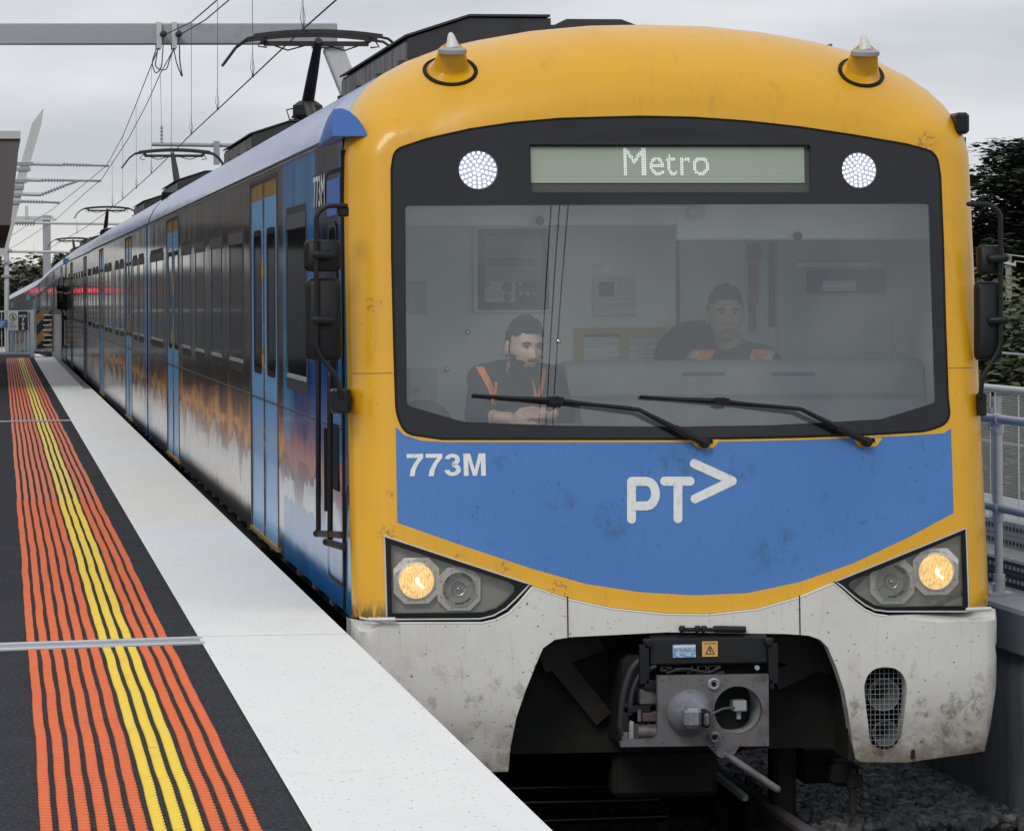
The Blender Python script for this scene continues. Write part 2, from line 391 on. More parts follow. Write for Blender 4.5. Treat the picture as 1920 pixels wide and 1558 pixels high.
def bevel(o, w_=.004, seg=2, ang=35):
    b = o.modifiers.new('bevel', 'BEVEL'); b.width = w_; b.segments = seg; b.limit_method = 'ANGLE'; b.angle_limit = R(ang)
    o.data.polygons.foreach_set('use_smooth', [True]*len(o.data.polygons))
    try:
        ws = o.modifiers.new('wn', 'WEIGHTED_NORMAL'); ws.keep_sharp = True
    except Exception: pass
    return o
def autosmooth(o, ang=40):
    me = o.data; me.polygons.foreach_set('use_smooth', [True]*len(me.polygons))
    bm = bmesh.new(); bm.from_mesh(me)
    for e in bm.edges:
        if len(e.link_faces) == 2 and e.calc_face_angle(0) > R(ang): e.smooth = False
    bm.to_mesh(me); bm.free(); return o
def tag(o, label, cat, group=None, kind=None):
    o['label'] = label; o['category'] = cat
    if group: o['group'] = group
    if kind: o['kind'] = kind
    return o
def empty(name, loc, label=None, cat=None, group=None):
    o = bpy.data.objects.new(name, None); o.empty_display_size = .2; o.location = loc; link(o)
    if label: tag(o, label, cat, group)
    return o
def struct(o): o['kind'] = 'structure'; return o
def copy_tree(o, parent=None):
    c = o.copy(); link(c)
    if parent is not None: c.parent = parent
    for ch in list(o.children): copy_tree(ch, c)
    return c
def smooth_poly(pts, r=.03, n=4):
    """round the corners of a closed 2D polygon"""
    out = []; k = len(pts)
    for i in range(k):
        p0, p, p1 = Vector(pts[i-1]), Vector(pts[i]), Vector(pts[(i+1) % k])
        a, b = (p0-p), (p1-p); ra = min(r, a.length*.45, b.length*.45)
        if a.angle(b) > R(170): out.append(tuple(p)); continue
        A, B = p+a.normalized()*ra, p+b.normalized()*ra
        for j in range(n+1):
            t = j/n; q = A*(1-t)**2+p*2*t*(1-t)+B*t*t; out.append(tuple(q))
    return out
def resample(pts, step, closed=True):
    out = []; k = len(pts)
    for i in range(k if closed else k-1):
        a, b = Vector(pts[i]), Vector(pts[(i+1) % k]); n = max(1, int(round((b-a).length/step)))
        for j in range(n): out.append(tuple(a.lerp(b, j/n)))
    if not closed: out.append(tuple(pts[-1]))
    return out
def inside(poly, P):
    """vectorised even-odd test"""
    P = np.asarray(P); x, y = P[:, 0], P[:, 1]; r = np.zeros(len(P), bool); k = len(poly); A = np.asarray(poly)
    for i in range(k):
        x0, y0 = A[i-1]; x1, y1 = A[i]
        c_ = ((y0 > y) != (y1 > y))
        with np.errstate(divide='ignore', invalid='ignore'):
            r ^= c_ & (x < (x1-x0)*(y-y0)/(y1-y0+1e-18)+x0)
    return r
def dist_poly(poly, P, closed=True):
    P = np.asarray(P, float); A = np.asarray(poly, float); B = np.roll(A, -1, 0)
    if not closed: A, B = A[:-1], B[:-1]
    best = np.full(len(P), 1e9); bp = np.zeros((len(P), 2))
    for a, b in zip(A, B):
        ab = b-a; t = np.clip(((P-a)@ab)/max(ab@ab, 1e-12), 0, 1); q = a+t[:, None]*ab; d = np.hypot(*(P-q).T)
        mk = d < best; best[mk] = d[mk]; bp[mk] = q[mk]
    return best, bp
def region(outer, holes=(), pts=(), margin=.012):
    """triangulate a 2D region with holes and extra inner points"""
    vs = []; es = []
    for lp in [outer]+list(holes):
        b = len(vs); vs += [Vector(p) for p in lp]; es += [(b+i, b+(i+1) % len(lp)) for i in range(len(lp))]
    if len(pts):
        P = np.asarray(pts, float); ok = inside(outer, P)
        for h in holes: ok &= ~inside(h, P)
        for lp in [outer]+list(holes): ok &= dist_poly(lp, P)[0] > margin
        vs += [Vector(p) for p in P[ok]]
    v, e, f, *_ = delaunay_2d_cdt(vs, es, [], 0, 1e-6)
    V = np.array([tuple(p) for p in v]); C = np.array([V[list(t)].mean(0) for t in f])
    ok = inside(outer, C)
    for h in holes: ok &= ~inside(h, C)
    F = []
    for t, k in zip(f, ok):
        if not k: continue
        a, b, c_ = V[list(t)]
        ar = (b[0]-a[0])*(c_[1]-a[1])-(b[1]-a[1])*(c_[0]-a[0])
        if abs(ar) < 1e-9: continue
        F.append(tuple(t) if ar > 0 else tuple(t)[::-1])
    return V, F
def sheet(name, outer, holes, fn, mat, parent, pts=(), back=0, smooth=True, margin=.012, backvec=(0, 1, 0), flip=False):
    """flat region mapped onto a surface by fn (array of 2D points -> list of 3D), with its rim turned back"""
    V, F = region(outer, holes, pts, margin)
    verts = [Vector(q) for q in fn(np.asarray(V))]
    if flip: F = [t[::-1] for t in F]
    if back:
        cnt = {}
        for t in F:
            for i in range(3):
                k = frozenset((t[i], t[(i+1) % 3])); cnt[k] = cnt.get(k, 0)+1
        bv = Vector(backvec)*back; m_ = {}; ef = []; n0 = len(verts)
        for t in F:
            for i in range(3):
                a, b = t[i], t[(i+1) % 3]
                if cnt[frozenset((a, b))] == 1:
                    for q in (a, b):
                        if q not in m_: m_[q] = len(verts); verts.append(verts[q]+bv)
                    ef.append((b, a, m_[a], m_[b]))
        F = list(F)+ef
    o = mesh_obj(name, verts, F, mat, parent, False)
    if smooth: autosmooth(o, 38)
    return o
def text_mesh(txt, height, bold=0., spacing=1.):
    """returns verts 2D and faces of a text, baseline at 0, cap height = height"""
    cu = bpy.data.curves.new('t', 'FONT'); cu.body = txt; cu.offset = bold; cu.space_character = spacing; cu.resolution_u = 4
    o = bpy.data.objects.new('t', cu); COL.objects.link(o)
    dg = bpy.context.evaluated_depsgraph_get(); me = bpy.data.meshes.new_from_object(o.evaluated_get(dg))
    V = np.array([v.co[:2] for v in me.vertices]); F = [tuple(p.vertices) for p in me.polygons]
    bpy.data.objects.remove(o); bpy.data.curves.remove(cu); bpy.data.meshes.remove(me)
    V[:, 0] -= V[:, 0].min(); sc = height/(V[:, 1].max()-V[:, 1].min()); V[:, 1] -= V[:, 1].min()
    return V*sc, F
# ================================================================== SETTING
def Xedge(Y): return 1.600 + .0011*min(Y, 60) - (0.0 if Y < 63.5 else 0)
def Xwhite(Y): return .903 + .0016*Y
# materials of the setting
m_asph = Mat('asphalt', (.030, .031, .036), .75); m_asph.b.inputs['Specular IOR Level'].default_value = .25
mm = m_asph
c = mm.mix(mm.noise(1, 5, .7, (60, 60, 1)).step(.50, .66)*.8, (.018, .019, .023), (.115, .12, .13))
c = mm.mix(mm.noise(1, 4, .6, (1.2, 2.6, 1)).step(.40, .72)*.6, c, (.040, .042, .048))
mm.col(c).bump(mm.noise(1, 4, .7, (50, 50, 1)), 1.0, .015); mm.rgh(mm.noise(3, 3)*.2+.75)
m_edge = Mat('white_platform_edge', (.74, .75, .75), .6)
mm = m_edge
c = mm.mix(mm.noise(1, 4, .6, (3, .7, 1)).step(.35, .75)*.4, (.81, .80, .765), (.735, .73, .71))
c = mm.mix(mm.noise(1, 3, .6, (60, 26, 1)).step(.64, .67)*.7, c, (.25, .24, .22))
c = mm.mix(mm.noise(1, 3, .6, (6, 3, 1)).step(.50, .75)*.12, c, (.50, .50, .47))
c = mm.mix(mm.noise(1, 4, .6, (1.2, 30, 1)).step(.60, .72)*.18, c, (.52, .52, .50))
mm.col(c).bump(mm.noise(1, 4, .6, (9, 60, 1)), .35, .004)
m_cop = Mat('grey_coping', (.20, .21, .22), .7).dirt(.5, (.08, .08, .08), 2)
m_conc = Mat('concrete', (.27, .28, .29), .8)
mm = m_conc
c = mm.mix(mm.noise(1, 5, .6, (2, 1.2, 5)).step(.3, .8)*.6, (.33, .335, .335), (.22, .225, .23))
mm.col(c).bump(mm.noise(30, 4), .3, .004)
m_concd = Mat('dark_stained_concrete', (.09, .095, .105), .8)
mm = m_concd
c = mm.mix(mm.noise(1, 5, .65, (6, 6, 1.2)).step(.35, .75)*.8, (.48, .49, .51), (.22, .225, .24))
c = mm.mix(mm.noise(1, 3, .6, (9, 14, 5)).step(.62, .74)*.5, c, (.30, .305, .31))
mm.col(c)
m_ground = Mat('grassy_ground', (.06, .07, .03), .95).dirt(.6, (.09, .08, .05), .3)
m_orange = Mat('orange_tactile', (.71, .138, .032), .6); m_orange.dirt(.3, (.30, .09, .05), 3, (4, 1, 1)); m_orange.bump(m_orange.noise(60, 3), .2, .002)
m_yel = Mat('yellow_tactile', (.86, .60, .045), .55); m_yel.dirt(.25, (.45, .28, .04), 3, (4, 1, 1)); m_yel.bump(m_yel.noise(60, 3), .2, .002)

g = MB(); g.add([(-1500, -400, -7.2), (1500, -400, -7.2), (1500, 3500, -7.2), (-1500, 3500, -7.2)], [(0, 1, 2, 3)])
struct(g.out('ground', m_ground))
# platform: slab with asphalt top
Ys = [-12]+[2+i*2.0 for i in range(48)]+[98.2]
def strip_mesh(xa, xb, z, Ya, Yb, step=2.0):
    n = max(1, int((Yb-Ya)/step)); v, f = [], []
    for i in range(n+1):
        Y = Ya+(Yb-Ya)*i/n; v += [(xa(Y), Y, z), (xb(Y), Y, z)]
    for i in range(n): f.append((2*i, 2*i+1, 2*i+3, 2*i+2))
    return v, f
plat = MB(); plat.add(*strip_mesh(lambda Y: -14, lambda Y: Xedge(Y)-.004, 0.0, -12, 98.2))
plat.box(-14, 1.55, -12, 98.2, -7, -.30); plat = struct(plat.out('platform', m_asph))
m_wallface = MB()
v, f = [], []
for Y in Ys: v += [(Xedge(Y)-.004, Y, 0), (Xedge(Y)-.004, Y, -.30), (1.55, Y, -.30)]
for i in range(len(Ys)-1):
    for k in (0, 1): f.append((3*i+k, 3*i+3+k, 3*i+4+k, 3*i+1+k))
m_wallface.add(v, f); m_wallface.out('platform_face', m_concd, plat)
e = MB(); e.add(*strip_mesh(Xwhite, Xedge, .005, -12, 17.18)); e.out('white_edge_strip', m_edge, plat)
e = MB(); e.add(*strip_mesh(Xwhite, Xedge, .004, 17.20, 63.5)); e.out('white_edge_strip', m_edge, plat)
e = MB(); e.add(*strip_mesh(Xwhite, lambda Y: 1.53+.0012*(Y-63.5), .004, 63.52, 97.0)); e.out('white_edge_strip', m_edge, plat)
e = MB(); e.add(*strip_mesh(lambda Y: 1.533+.0012*(Y-63.5), Xedge, .006, 63.52, 97.0)); e.out('coping_strip', m_cop, plat)
# expansion joint covers across the asphalt
def joint(Y, x1, w_, name):
    sk = .17
    j = MB()
    def stripe(a, b, z, mb):
        mb.add([(-12, Y+a+sk*(-12-.9), z), (x1, Y+a, z), (x1, Y+b, z), (-12, Y+b+sk*(-12-.9), z),
                (-12, Y+a+sk*(-12-.9), .001), (x1, Y+a, .001), (x1, Y+b, .001), (-12, Y+b+sk*(-12-.9), .001)], [(0, 1, 2, 3), (0, 4, 5, 1), (1, 5, 6, 2), (2, 6, 7, 3)])
    stripe(-w_*.5, -w_*.20, .007, j); stripe(w_*.22, w_*.5, .008, j)
    o = j.out(name, m_alu, plat)
    k = MB(); stripe(-w_*.19, w_*.21, .004, k); k.out('joint_seal', m_galvd, o)
joint(17.00, .945, .34, 'expansion_joint_cover'); joint(47.4, .978, .30, 'expansion_joint_cover')
# tactile strips
ph = [random.uniform(0, 6) for _ in range(6)]
def wander(Y): return .0010*math.sin(Y*1.9+ph[0])+.0009*math.sin(Y*4.3+ph[1])+.0028*math.sin(Y*.71+ph[2])+.0006*math.sin(Y*9+ph[3])
def tactile(i, Ya, Yb, fine):
    mb = MB(); own = random.uniform(0, 6)
    def cx(Y): return .137+.0167+.0553*i+.00255*(Y-11)*(1-.35*i/11)+wander(Y)+.0012*math.sin(Y*3+own)
    hw = .0172
    if fine:
        p = .066; n = int((Yb-Ya)/p); rows = []
        for k in range(n+1):
            for (dy, w_, z) in ((0, hw-.0075, .0010), (.10, hw+.001, .0078), (.50, hw+.001, .0078), (.62, hw-.0075, .0010)):
                rows.append((Ya+(k+dy)*p, w_, z))
    else:
        n = max(2, int((Yb-Ya)/.5)); rows = [(Ya+(Yb-Ya)*k/n, hw-.001, .0062) for k in range(n+1)]
    for (Y, w_, z) in rows:
        c_ = cx(Y); mb.v += [(c_-w_, Y, .0008), (c_-w_, Y, z), (c_+w_, Y, z), (c_+w_, Y, .0008)]
    for k in range(len(rows)-1):
        for q in range(3): mb.f.append((4*k+q, 4*k+q+1, 4*k+5+q, 4*k+4+q)[::-1])
    mb.f.append((3, 2, 1, 0)[::-1]); b = 4*(len(rows)-1); mb.f.append((b+3, b+2, b+1, b))
    mb.out('tactile_strip', m_yel if 6 <= i <= 8 else m_orange, plat)
breaks = {1: [16.1, 15.25, 12.9], 3: [16.1, 13.1], 6: [16.35], 7: [12.95], 8: [13.05], 10: [15.7], 4: [20.2], 5: [19.1], 2: [21.0]}
for i in range(12):
    j = 17.0+(.17*(.15+.0553*i-.9))
    ys = [9.5]+sorted(b for b in breaks.get(i, []) if b < 16.7)+[j-.21]
    for a, b in zip(ys[:-1], ys[1:]): tactile(i, a+.006, b-.006, True)
    ys = [j+.21]+sorted(b for b in breaks.get(i, []) if b > 17)+[29.0]
    for a, b in zip(ys[:-1], ys[1:]): tactile(i, a+.006, b-(.006 if b < 29 else 0), True)
    tactile(i, 29.0, 46.9, False); tactile(i, 47.5, 95.9, False)

# viaduct trough: track bed, ballast, walls
bed = MB(); bed.box(1.56, 5.50, -12, 110, -2.2, -1.36); bed.box(-6, 5.5, 110, 420, -3.2, -2.4)
struct(bed.out('track_bed', m_concd))
m_stone = Mat('ballast_stone', (.085, .083, .082), .85)
mm = m_stone; mm.col(mm.mix(mm.noise(1, 3, .6, (14, 14, 14)).step(.35, .7), (.09, .09, .095), (.30, .295, .29)))
m_stonedark = Mat('oily_shaded_ballast', (.02, .019, .018), .6).dirt(.6, (.05, .046, .04), 9)  # oily stones, painted darker still for the shade beneath the train
def stone_mesh(rng):
    bm = bmesh.new(); bmesh.ops.create_icosphere(bm, subdivisions=1, radius=1)
    for q in bm.verts: q.co *= rng.uniform(.65, 1.15)
    bm.verts.index_update(); r = ([tuple(q.co) for q in bm.verts], [[w.index for w in f.verts] for f in bm.faces]); bm.free(); return r
rng = random.Random(3); kinds = [stone_mesh(rng) for _ in range(8)]
def ballast(name, x0, x1, y0, y1, n, mat, hfun, smin=.022, smax=.042):
    mb = MB()
    for _ in range(n):
        X, Y = rng.uniform(x0, x1), rng.uniform(y0, y1); s_ = rng.uniform(smin, smax)
        q = Quaternion((rng.gauss(0, 1), rng.gauss(0, 1), rng.gauss(0, 1), rng.gauss(0, 1))).normalized().to_matrix()
        c_ = Vector((X, Y, hfun(X, Y)+rng.uniform(-.02, .02))); k = rng.choice(kinds)
        mb.add([c_+q @ (Vector(p)*Vector((s_, s_*.8, s_*.6)).length/1.5*Vector((1, .8, .62)).length/1.2) if False else c_+q @ Vector((p[0]*s_, p[1]*s_*.8, p[2]*s_*.65)) for p in k[0]], k[1])
    o = mb.out(name, mat); o['kind'] = 'stuff'; return o
def hb(X, Y):  # shoulder of ballast rising a little towards the wall
    return -1.26 + .05*math.sin(X*3+Y)*.5 + .06*max(0, min(1, (X-4.5)/.8))
ballast('ballast', 4.25, 5.36, 19.0, 24.5, 6500, m_stone, hb, .035, .066)
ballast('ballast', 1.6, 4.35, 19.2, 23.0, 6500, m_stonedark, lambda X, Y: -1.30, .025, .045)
bsh = MB()
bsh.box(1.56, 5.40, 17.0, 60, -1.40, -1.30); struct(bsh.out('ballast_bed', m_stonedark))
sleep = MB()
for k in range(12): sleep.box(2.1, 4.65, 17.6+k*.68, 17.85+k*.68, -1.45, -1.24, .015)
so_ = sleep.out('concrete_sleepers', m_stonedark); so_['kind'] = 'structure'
for X in (2.40, 3.98):
    r_ = MB()
    r_.box(X-.035, X+.035, 10, 100, -1.115, -1.075, .008); r_.box(X-.008, X+.008, 10, 100, -1.21, -1.11); r_.box(X-.07, X+.07, 10, 100, -1.235, -1.21)
    tag(r_.out('rail', m_steel), 'steel running rail on the %s side of the track under the train' % ('platform' if X < 3 else 'far'), 'rail')
# right-hand wall of the trough, with overhanging lip
wall = empty('viaduct_wall', (5.4, 20, -1.3), 'dark grey concrete trough wall beside the track with a pale top ledge', 'wall')
W0 = Vector((5.4, 20, -1.3))
mb = MB(); mb.box(5.37, 5.62, -5, 110, -1.6, -.34); mb.out('wall_face', m_concd, wall, origin=W0)
for k in range(18):
    mb = MB(); y0 = -6+k*6.5
    mb.prism([(5.33, -.335), (5.33, -.125), (5.345, -.105), (8.2, -.105), (8.2, -.335)], lambda p: (p[0], y0+.004, p[1]), lambda p: (p[0], y0+6.49, p[1])); mb.out('ledge_slab', m_conc, wall, origin=W0)
# walkway deck boards beyond
m_deck = Mat('weathered_deck', (.30, .30, .29), .85)
mm = m_deck; mm.col(mm.mix(mm.noise(1, 4, .6, (9, 60, 1)).step(.4, .75)*.8, (.33, .33, .32), (.17, .17, .165)))
wd = MB()
for k in range(66): wd.box(5.78, 6.52, 12+k*.26, 12+k*.26+.245, -.10, -.085)
wd = wd.out('walkway_deck', m_deck); wd['kind'] = 'structure'

# cable tray (perforated, two tiers)
m_tray = Mat('dark_tray', (.05, .052, .056), .6); m_hole = Mat('pale_tray_hole', (.55, .56, .56), .7)
def tray(X, z0, z1, label, y0=14, y1=46, lt=False):
    t = empty('cable_tray', (X, 20, z0), label, 'cable tray'); o = Vector((X, 20, z0)); h = (z1-z0)
    for (a, b) in ((z0, z0+h*.46), (z0+h*.54, z1)):
        mb = MB(); mb.box(X-.012, X+.012, y0, y1, a, b); mb.box(X-.012, X+.05, y0, y1, b, b+.004)
        p_ = mb.out('tray_rail', m_galvd if lt else m_tray, t, origin=o)
        mb = MB(); n = int((y1-y0)/.085)
        for i in range(n):
            Y = y0+i*.085; mb.box(X-.016, X-.0125, Y, Y+.042, a+(b-a)*.36, a+(b-a)*.70)
        hh = mb.out('tray_slots', m_cabdark if lt else m_hole, p_, origin=o); hh['kind'] = 'stuff'
tray(5.72, -.10, .035, 'dark perforated cable tray along the near edge of the walkway')
tray(6.50, -.09, .08, 'grey perforated cable tray along the far edge of the walkway below the mesh fence', lt=True)

# near handrail
hr = empty('handrail', (5.5, 20, -.1), 'galvanised two-rail pipe handrail on the ledge beside the track', 'handrail'); HO = Vector((5.5, 20, -.1))
for zz_, nm in ((.865, 'top_rail'), (.375, 'middle_rail')):
    mb = MB(); mb.tube([(5.5, 12, zz_), (5.5, 46, zz_)], .0235, 14); autosmooth(mb.out(nm, m_galv, hr, origin=HO))
for k in range(9):
    Y = 17.6+2.35*k+.05 if k else 17.65
    Y = 20.05+2.4*(k-1)
    mb = MB(); mb.tube([(5.5, Y, -.10), (5.5, Y, .865)], .0235, 14); p_ = autosmooth(mb.out('post', m_galv, hr, origin=HO))
    mb = MB(); mb.lathe([(.034, 0), (.034, .11)], (5.5, Y, -.10), (0, 0, 1)); mb.box(5.43, 5.57, Y-.06, Y+.06, -.104, -.088)
    mb.tube([(5.465, Y-.03, -.04), (5.45, Y-.03, -.04)], .008, 8); autosmooth(mb.out('base_flange', m_galv, p_, origin=HO))
    for zz_ in (.865, .375):
        mb = MB(); mb.tube([(5.5, Y-.05, zz_), (5.5, Y+.05, zz_)], .032, 14); mb.tube([(5.5, Y, zz_-.075), (5.5, Y, zz_-.02)], .031, 14); mb.tube([(5.468, Y, zz_-.05), (5.455, Y, zz_-.05)], .008, 8)
        autosmooth(mb.out('clamp', m_galv, p_, origin=HO))
# far mesh fence
mf = empty('mesh_fence', (6.6, 24, -.1), 'galvanised fence of fine wire mesh panels behind the walkway', 'fence'); MO = Vector((6.6, 24, -.1))
for k in range(7):
    Y = 16.9+k*2.4-.1 + 2.4*0
    Y = 24.1+2.4*(k-2)
    mb = MB(); mb.box(6.575, 6.625, Y-.03, Y+.03, -.10, .84); mb.box(6.56, 6.64, Y-.05, Y+.05, -.10, -.09)
    mb.lathe([(.03, 0), (.038, .03), (.038, .05)], (6.6, Y, .82), (0, 0, 1)); mb.box(6.55, 6.565, Y-.05, Y+.05, .70, .80)
    mb.out('post', m_galvd, mf, origin=MO)
    mb = MB()
    for i in range(50): zz_ = .035+i*.0172; mb.bar((6.58, Y+.06, zz_), (6.58, Y+2.34, zz_), .002, .0026)
    for i in range(120): yy = Y+.06+i*.019; mb.bar((6.577, yy, .02), (6.577, yy, .90), .0013, .0013, (0, 1, 0))
    for i in range(5): yy = Y+.06+i*.57; mb.bar((6.574, yy, .02), (6.574, yy, .90), .008, .008, (0, 1, 0))
    q = mb.out('mesh_panel', m_galv, mf, origin=MO); q['kind'] = 'stuff'
mb = MB(); mb.tube([(6.6, 16, .925), (6.6, 46, .925)], .026, 12); autosmooth(mb.out('top_rail', m_galv, mf, origin=MO))
mb = MB(); mb.tube([(6.58, 16, .01), (6.58, 46, .01)], .018, 10); autosmooth(mb.out('bottom_rail', m_galv, mf, origin=MO))
mb = MB(); mb.tube([(6.66, 16, .56), (6.66, 46, .56)], .010, 8); autosmooth(mb.out('middle_rail', m_galvd, mf, origin=MO))
# ================================================================== CARRIAGE
XC, Y0 = 3.38, 18.15
ORG = Vector((XC, Y0, 0)); HW = 1.62; CL = 24.75
TOP = [(0, 2.97), (.3, 2.963), (.6, 2.935), (.886, 2.885), (1.08, 2.84), (1.25, 2.775), (1.38, 2.705), (1.47, 2.635), (1.54, 2.55), (1.585, 2.46), (1.61, 2.37), (1.62, 2.27)]
SIDE = [(1.62, z_) for z_ in np.linspace(2.27, -.03, 24)[1:]]
half = TOP+SIDE
OPEN = [(-a, b) for a, b in half[::-1]]+half[1:]           # open outline, left foot -> crown -> right foot
OPEN = resample(OPEN, .06, False)
def sstep(t): t = np.clip(t, 0, 1); return t*t*(3-2*t)
def rD(z_):
    s_ = sstep((z_-2.25)/.55); return .17+.27*s_, .20+.40*s_
def rake(z_): return np.where(z_ > 0, .155*z_, .0)
def Ff(P):
    P = np.asarray(P, float).reshape(-1, 2); x_, z_ = P[:, 0], P[:, 1]
    d, bp = dist_poly(OPEN, P, False); r_, D_ = rD(bp[:, 1])
    t = np.clip(1-d/r_, 0, 1)
    return rake(z_)+.10*(x_/1.6)**2+D_*(1-np.sqrt(np.clip(1-t*t, 0, 1)))
def FS(off): return lambda P: [(p[0], y_+off, p[1]) for p, y_ in zip(P, Ff(P))]
def Fk(P):      # white skirt surface
    P = np.asarray(P, float).reshape(-1, 2); x_, z_ = P[:, 0], P[:, 1]
    d = np.clip(1.635-np.abs(x_), 0, 9); t = np.clip(1-d/.10, 0, 1)
    return -.035+.10*(x_/1.6)**2+.14*(1-np.sqrt(np.clip(1-t*t, 0, 1)))+.45*np.clip(-.30-z_, 0, 1)**2
def KS(off): return lambda P: [(p[0], y_+off, p[1]) for p, y_ in zip(P, Fk(P))]
def pf(px, py, F=Ff, off=0.):
    """photograph pixel -> (x,z) on the nose surface"""
    y_ = .3
    for _ in range(8):
        p = onY(px, py, Y0+y_+off); xz = (min(max(p.x-XC, -1.6), 1.6), p.z); y_ = y_*.3+.7*float(F([xz])[0])
    return (xz[0], xz[1])
def pfs(L, F=Ff, off=0.): return [pf(*q, F, off) for q in L]
def loc(p): return (p[0]-XC, p[1]-Y0, p[2])
def py_(px, py, y_):        # pixel -> local point on the plane local y
    p = onY(px, py, Y0+y_); return (p.x-XC, y_, p.z)

car = empty('train_carriage', ORG, 'leading train carriage with yellow cab front, blue panel and two men behind the windscreen', 'train carriage', 'carriages of the train')

# ---- outlines on the nose
arc = [(993, 1096), (1062, 1120), (1150, 1139), (1250, 1149), (1330, 1150), (1420, 1140), (1500, 1117), (1566, 1090)]
hlL_top = [(720.6, 1005), (993, 1096)]; hlR_top = [(1566, 1090), (1811, 990)]
yout = [(-1.62, -.03)]+resample([pf(668, 1157), pf(725, 1161)], .06, False)+resample(pfs([(725, 1161), (720.6, 1005)]), .05, False)[1:]
yout += resample(pfs([(720.6, 1005), (993, 1096)]), .05, False)[1:]+resample(pfs(arc), .05, False)[1:]
yout += resample(pfs(hlR_top), .05, False)[1:]+resample(pfs([(1811, 990), (1816, 1146)]), .05, False)[1:]+[(1.62, -.03)]
right = [q for q in OPEN[::-1] if q[1] > -.029]
yout += right
yout.append((-1.62, -.029)) if False else None
mask = smooth_poly(pfs([(735, 318), (740, 282), (800, 262), (880, 244), (960, 232), (1050, 224), (1200, 220), (1300, 222), (1400, 229), (1500, 240), (1600, 255), (1700, 272), (1755, 287), (1762, 330), (1767, 450), (1771, 600), (1776, 740), (1781, 790), (1740, 807), (1640, 813), (1500, 818), (1300, 822), (1000, 822), (830, 822), (760, 812), (744, 775), (740, 650), (736, 480)]), .07, 5)
mask = resample(mask, .03)
def grow(poly, d):
    P = [Vector(p) for p in poly]; out = []; n = len(P)
    ar = sum(P[i-1].x*P[i].y-P[i].x*P[i-1].y for i in range(n)); sg = 1 if ar > 0 else -1
    for i in range(n):
        t = (P[(i+1) % n]-P[i-1]).normalized(); out.append(tuple(P[i]+Vector((t.y, -t.x))*d*sg))
    return out
blue = pfs([(745, 980), (850, 1017), (1000, 1067), (1100, 1095), (1200, 1110), (1300, 1116), (1400, 1112), (1500, 1091), (1600, 1056), (1700, 1009), (1788, 962), (1786, 880), (1783, 803), (1770, 812), (1700, 817), (1500, 825), (1300, 829), (1000, 829), (835, 829), (790, 826), (757, 815), (742, 800), (743, 880)])
blue = resample(blue, .04)
lvl = [.015, .05, .11, .19, .3, .43, .6, .8, 1.0]
def ringpts():
    out = []; P = np.array(OPEN); T = np.gradient(P, axis=0); T /= np.hypot(*T.T)[:, None]; N = np.stack([T[:, 1], -T[:, 0]], 1)
    for l in lvl:
        for p, n_ in zip(P, N): r_, _ = rD(p[1]); q = p+n_*r_*l; out.append(q)
    return out
gridp = [(a, b) for a in np.arange(-1.6, 1.61, .06) for b in np.arange(-.2, 2.95, .06)]
dd, _ = dist_poly(OPEN, gridp, False)
gridp = [p for p, d_ in zip(gridp, dd) if d_ > .20]
sheet('front_shell', yout, [grow(mask, .004), blue], FS(0), m_yellow, car, ringpts()+gridp, margin=.006)
sheet('blue_panel', blue, [], FS(0.0005), m_blue, car, gridp)
# ---- glazed mask
clear = smooth_poly(pfs([(760, 386), (1742, 382), (1748, 560), (1754, 755), (1652, 786), (1450, 797), (1260, 800), (1050, 798), (870, 791), (763, 760), (761, 560)]), .02, 4)
clear = resample(clear, .05)
disp = smooth_poly(pfs([(992, 271), (1519, 272), (1521, 361), (995, 361)]), .012, 3)
def circ(px, py, r_px, n=24):
    c_ = Vector(pf(px, py)); r_ = r_px/FPX*(Y0+float(Ff([tuple(c_)])[0]))/1.0
    return c_, r_, [(c_.x+r_*math.cos(2*math.pi*i/n), c_.y+r_*math.sin(2*math.pi*i/n)) for i in range(n)]
mk1 = circ(896.5, 319, 37); mk2 = circ(1611, 319.5, 34.5)
mk = sheet('windscreen_mask', mask, [clear, disp, mk1[2], mk2[2]], FS(-.004), m_mask, car, gridp, back=.03)
gl = sheet('windscreen', clear, [], FS(.002), m_windscreen, car, gridp)
def bead(name, poly, F, off, rad, mat, parent, n=6):
    P = resample(poly, .03); pts = [(p[0], y_+off, p[1]) for p, y_ in zip(P, F(P))]; mb = MB(); mb.tube(pts+[pts[0], pts[1]], rad, n, cap=False)
    return autosmooth(mb.out(name, mat, parent))
bead('mask_seal', grow(mask, .001), Ff, -.001, .007, m_seal, car)
# display
D0 = [pf(996, 276), pf(1510, 276), pf(1511, 343), pf(997, 343)]
mb = MB(); a, b, c_, d_ = [Vector(p) for p in pfs([(990, 268), (1523, 269), (1524, 364), (992, 364)])]
yd = float(Ff([tuple((a+c_)/2)])[0])+.055
def planar(P, off=0): return [(p[0], .155*p[1]+PD+off, p[1]) for p in P]
PD = yd-.155*((a+c_)/2).y
m_recess = Mat('display_recess', (.060, .068, .062), .5)
rc = mesh_obj('destination_display', planar([a, b, c_, d_]), [(0, 3, 2, 1)][:1], m_recess, car)
m_lcd = Mat('display_screen', (.27, .33, .25), .35)
mm = m_lcd; x, y, z = mm.xyz()
ln = (z*95).frac().gt(.62)*.35+((x*95).frac().gt(.7))*.12
mm.col(mm.mix(ln, mm.mix(mm.noise(1.3, 2).step(.3, .7), (.33, .37, .30), (.285, .33, .265)), (.16, .19, .155)))
mm.b.inputs['Emission Color'].default_value = (.5, .62, .45, 1); mm.b.inputs['Emission Strength'].default_value = .045
mesh_obj('display_screen', planar(D0, -.006), [(0, 3, 2, 1)], m_lcd, rc)
mb = MB()
for (u, v_) in ((D0[0], D0[1]), (D0[1], D0[2])):
    pass
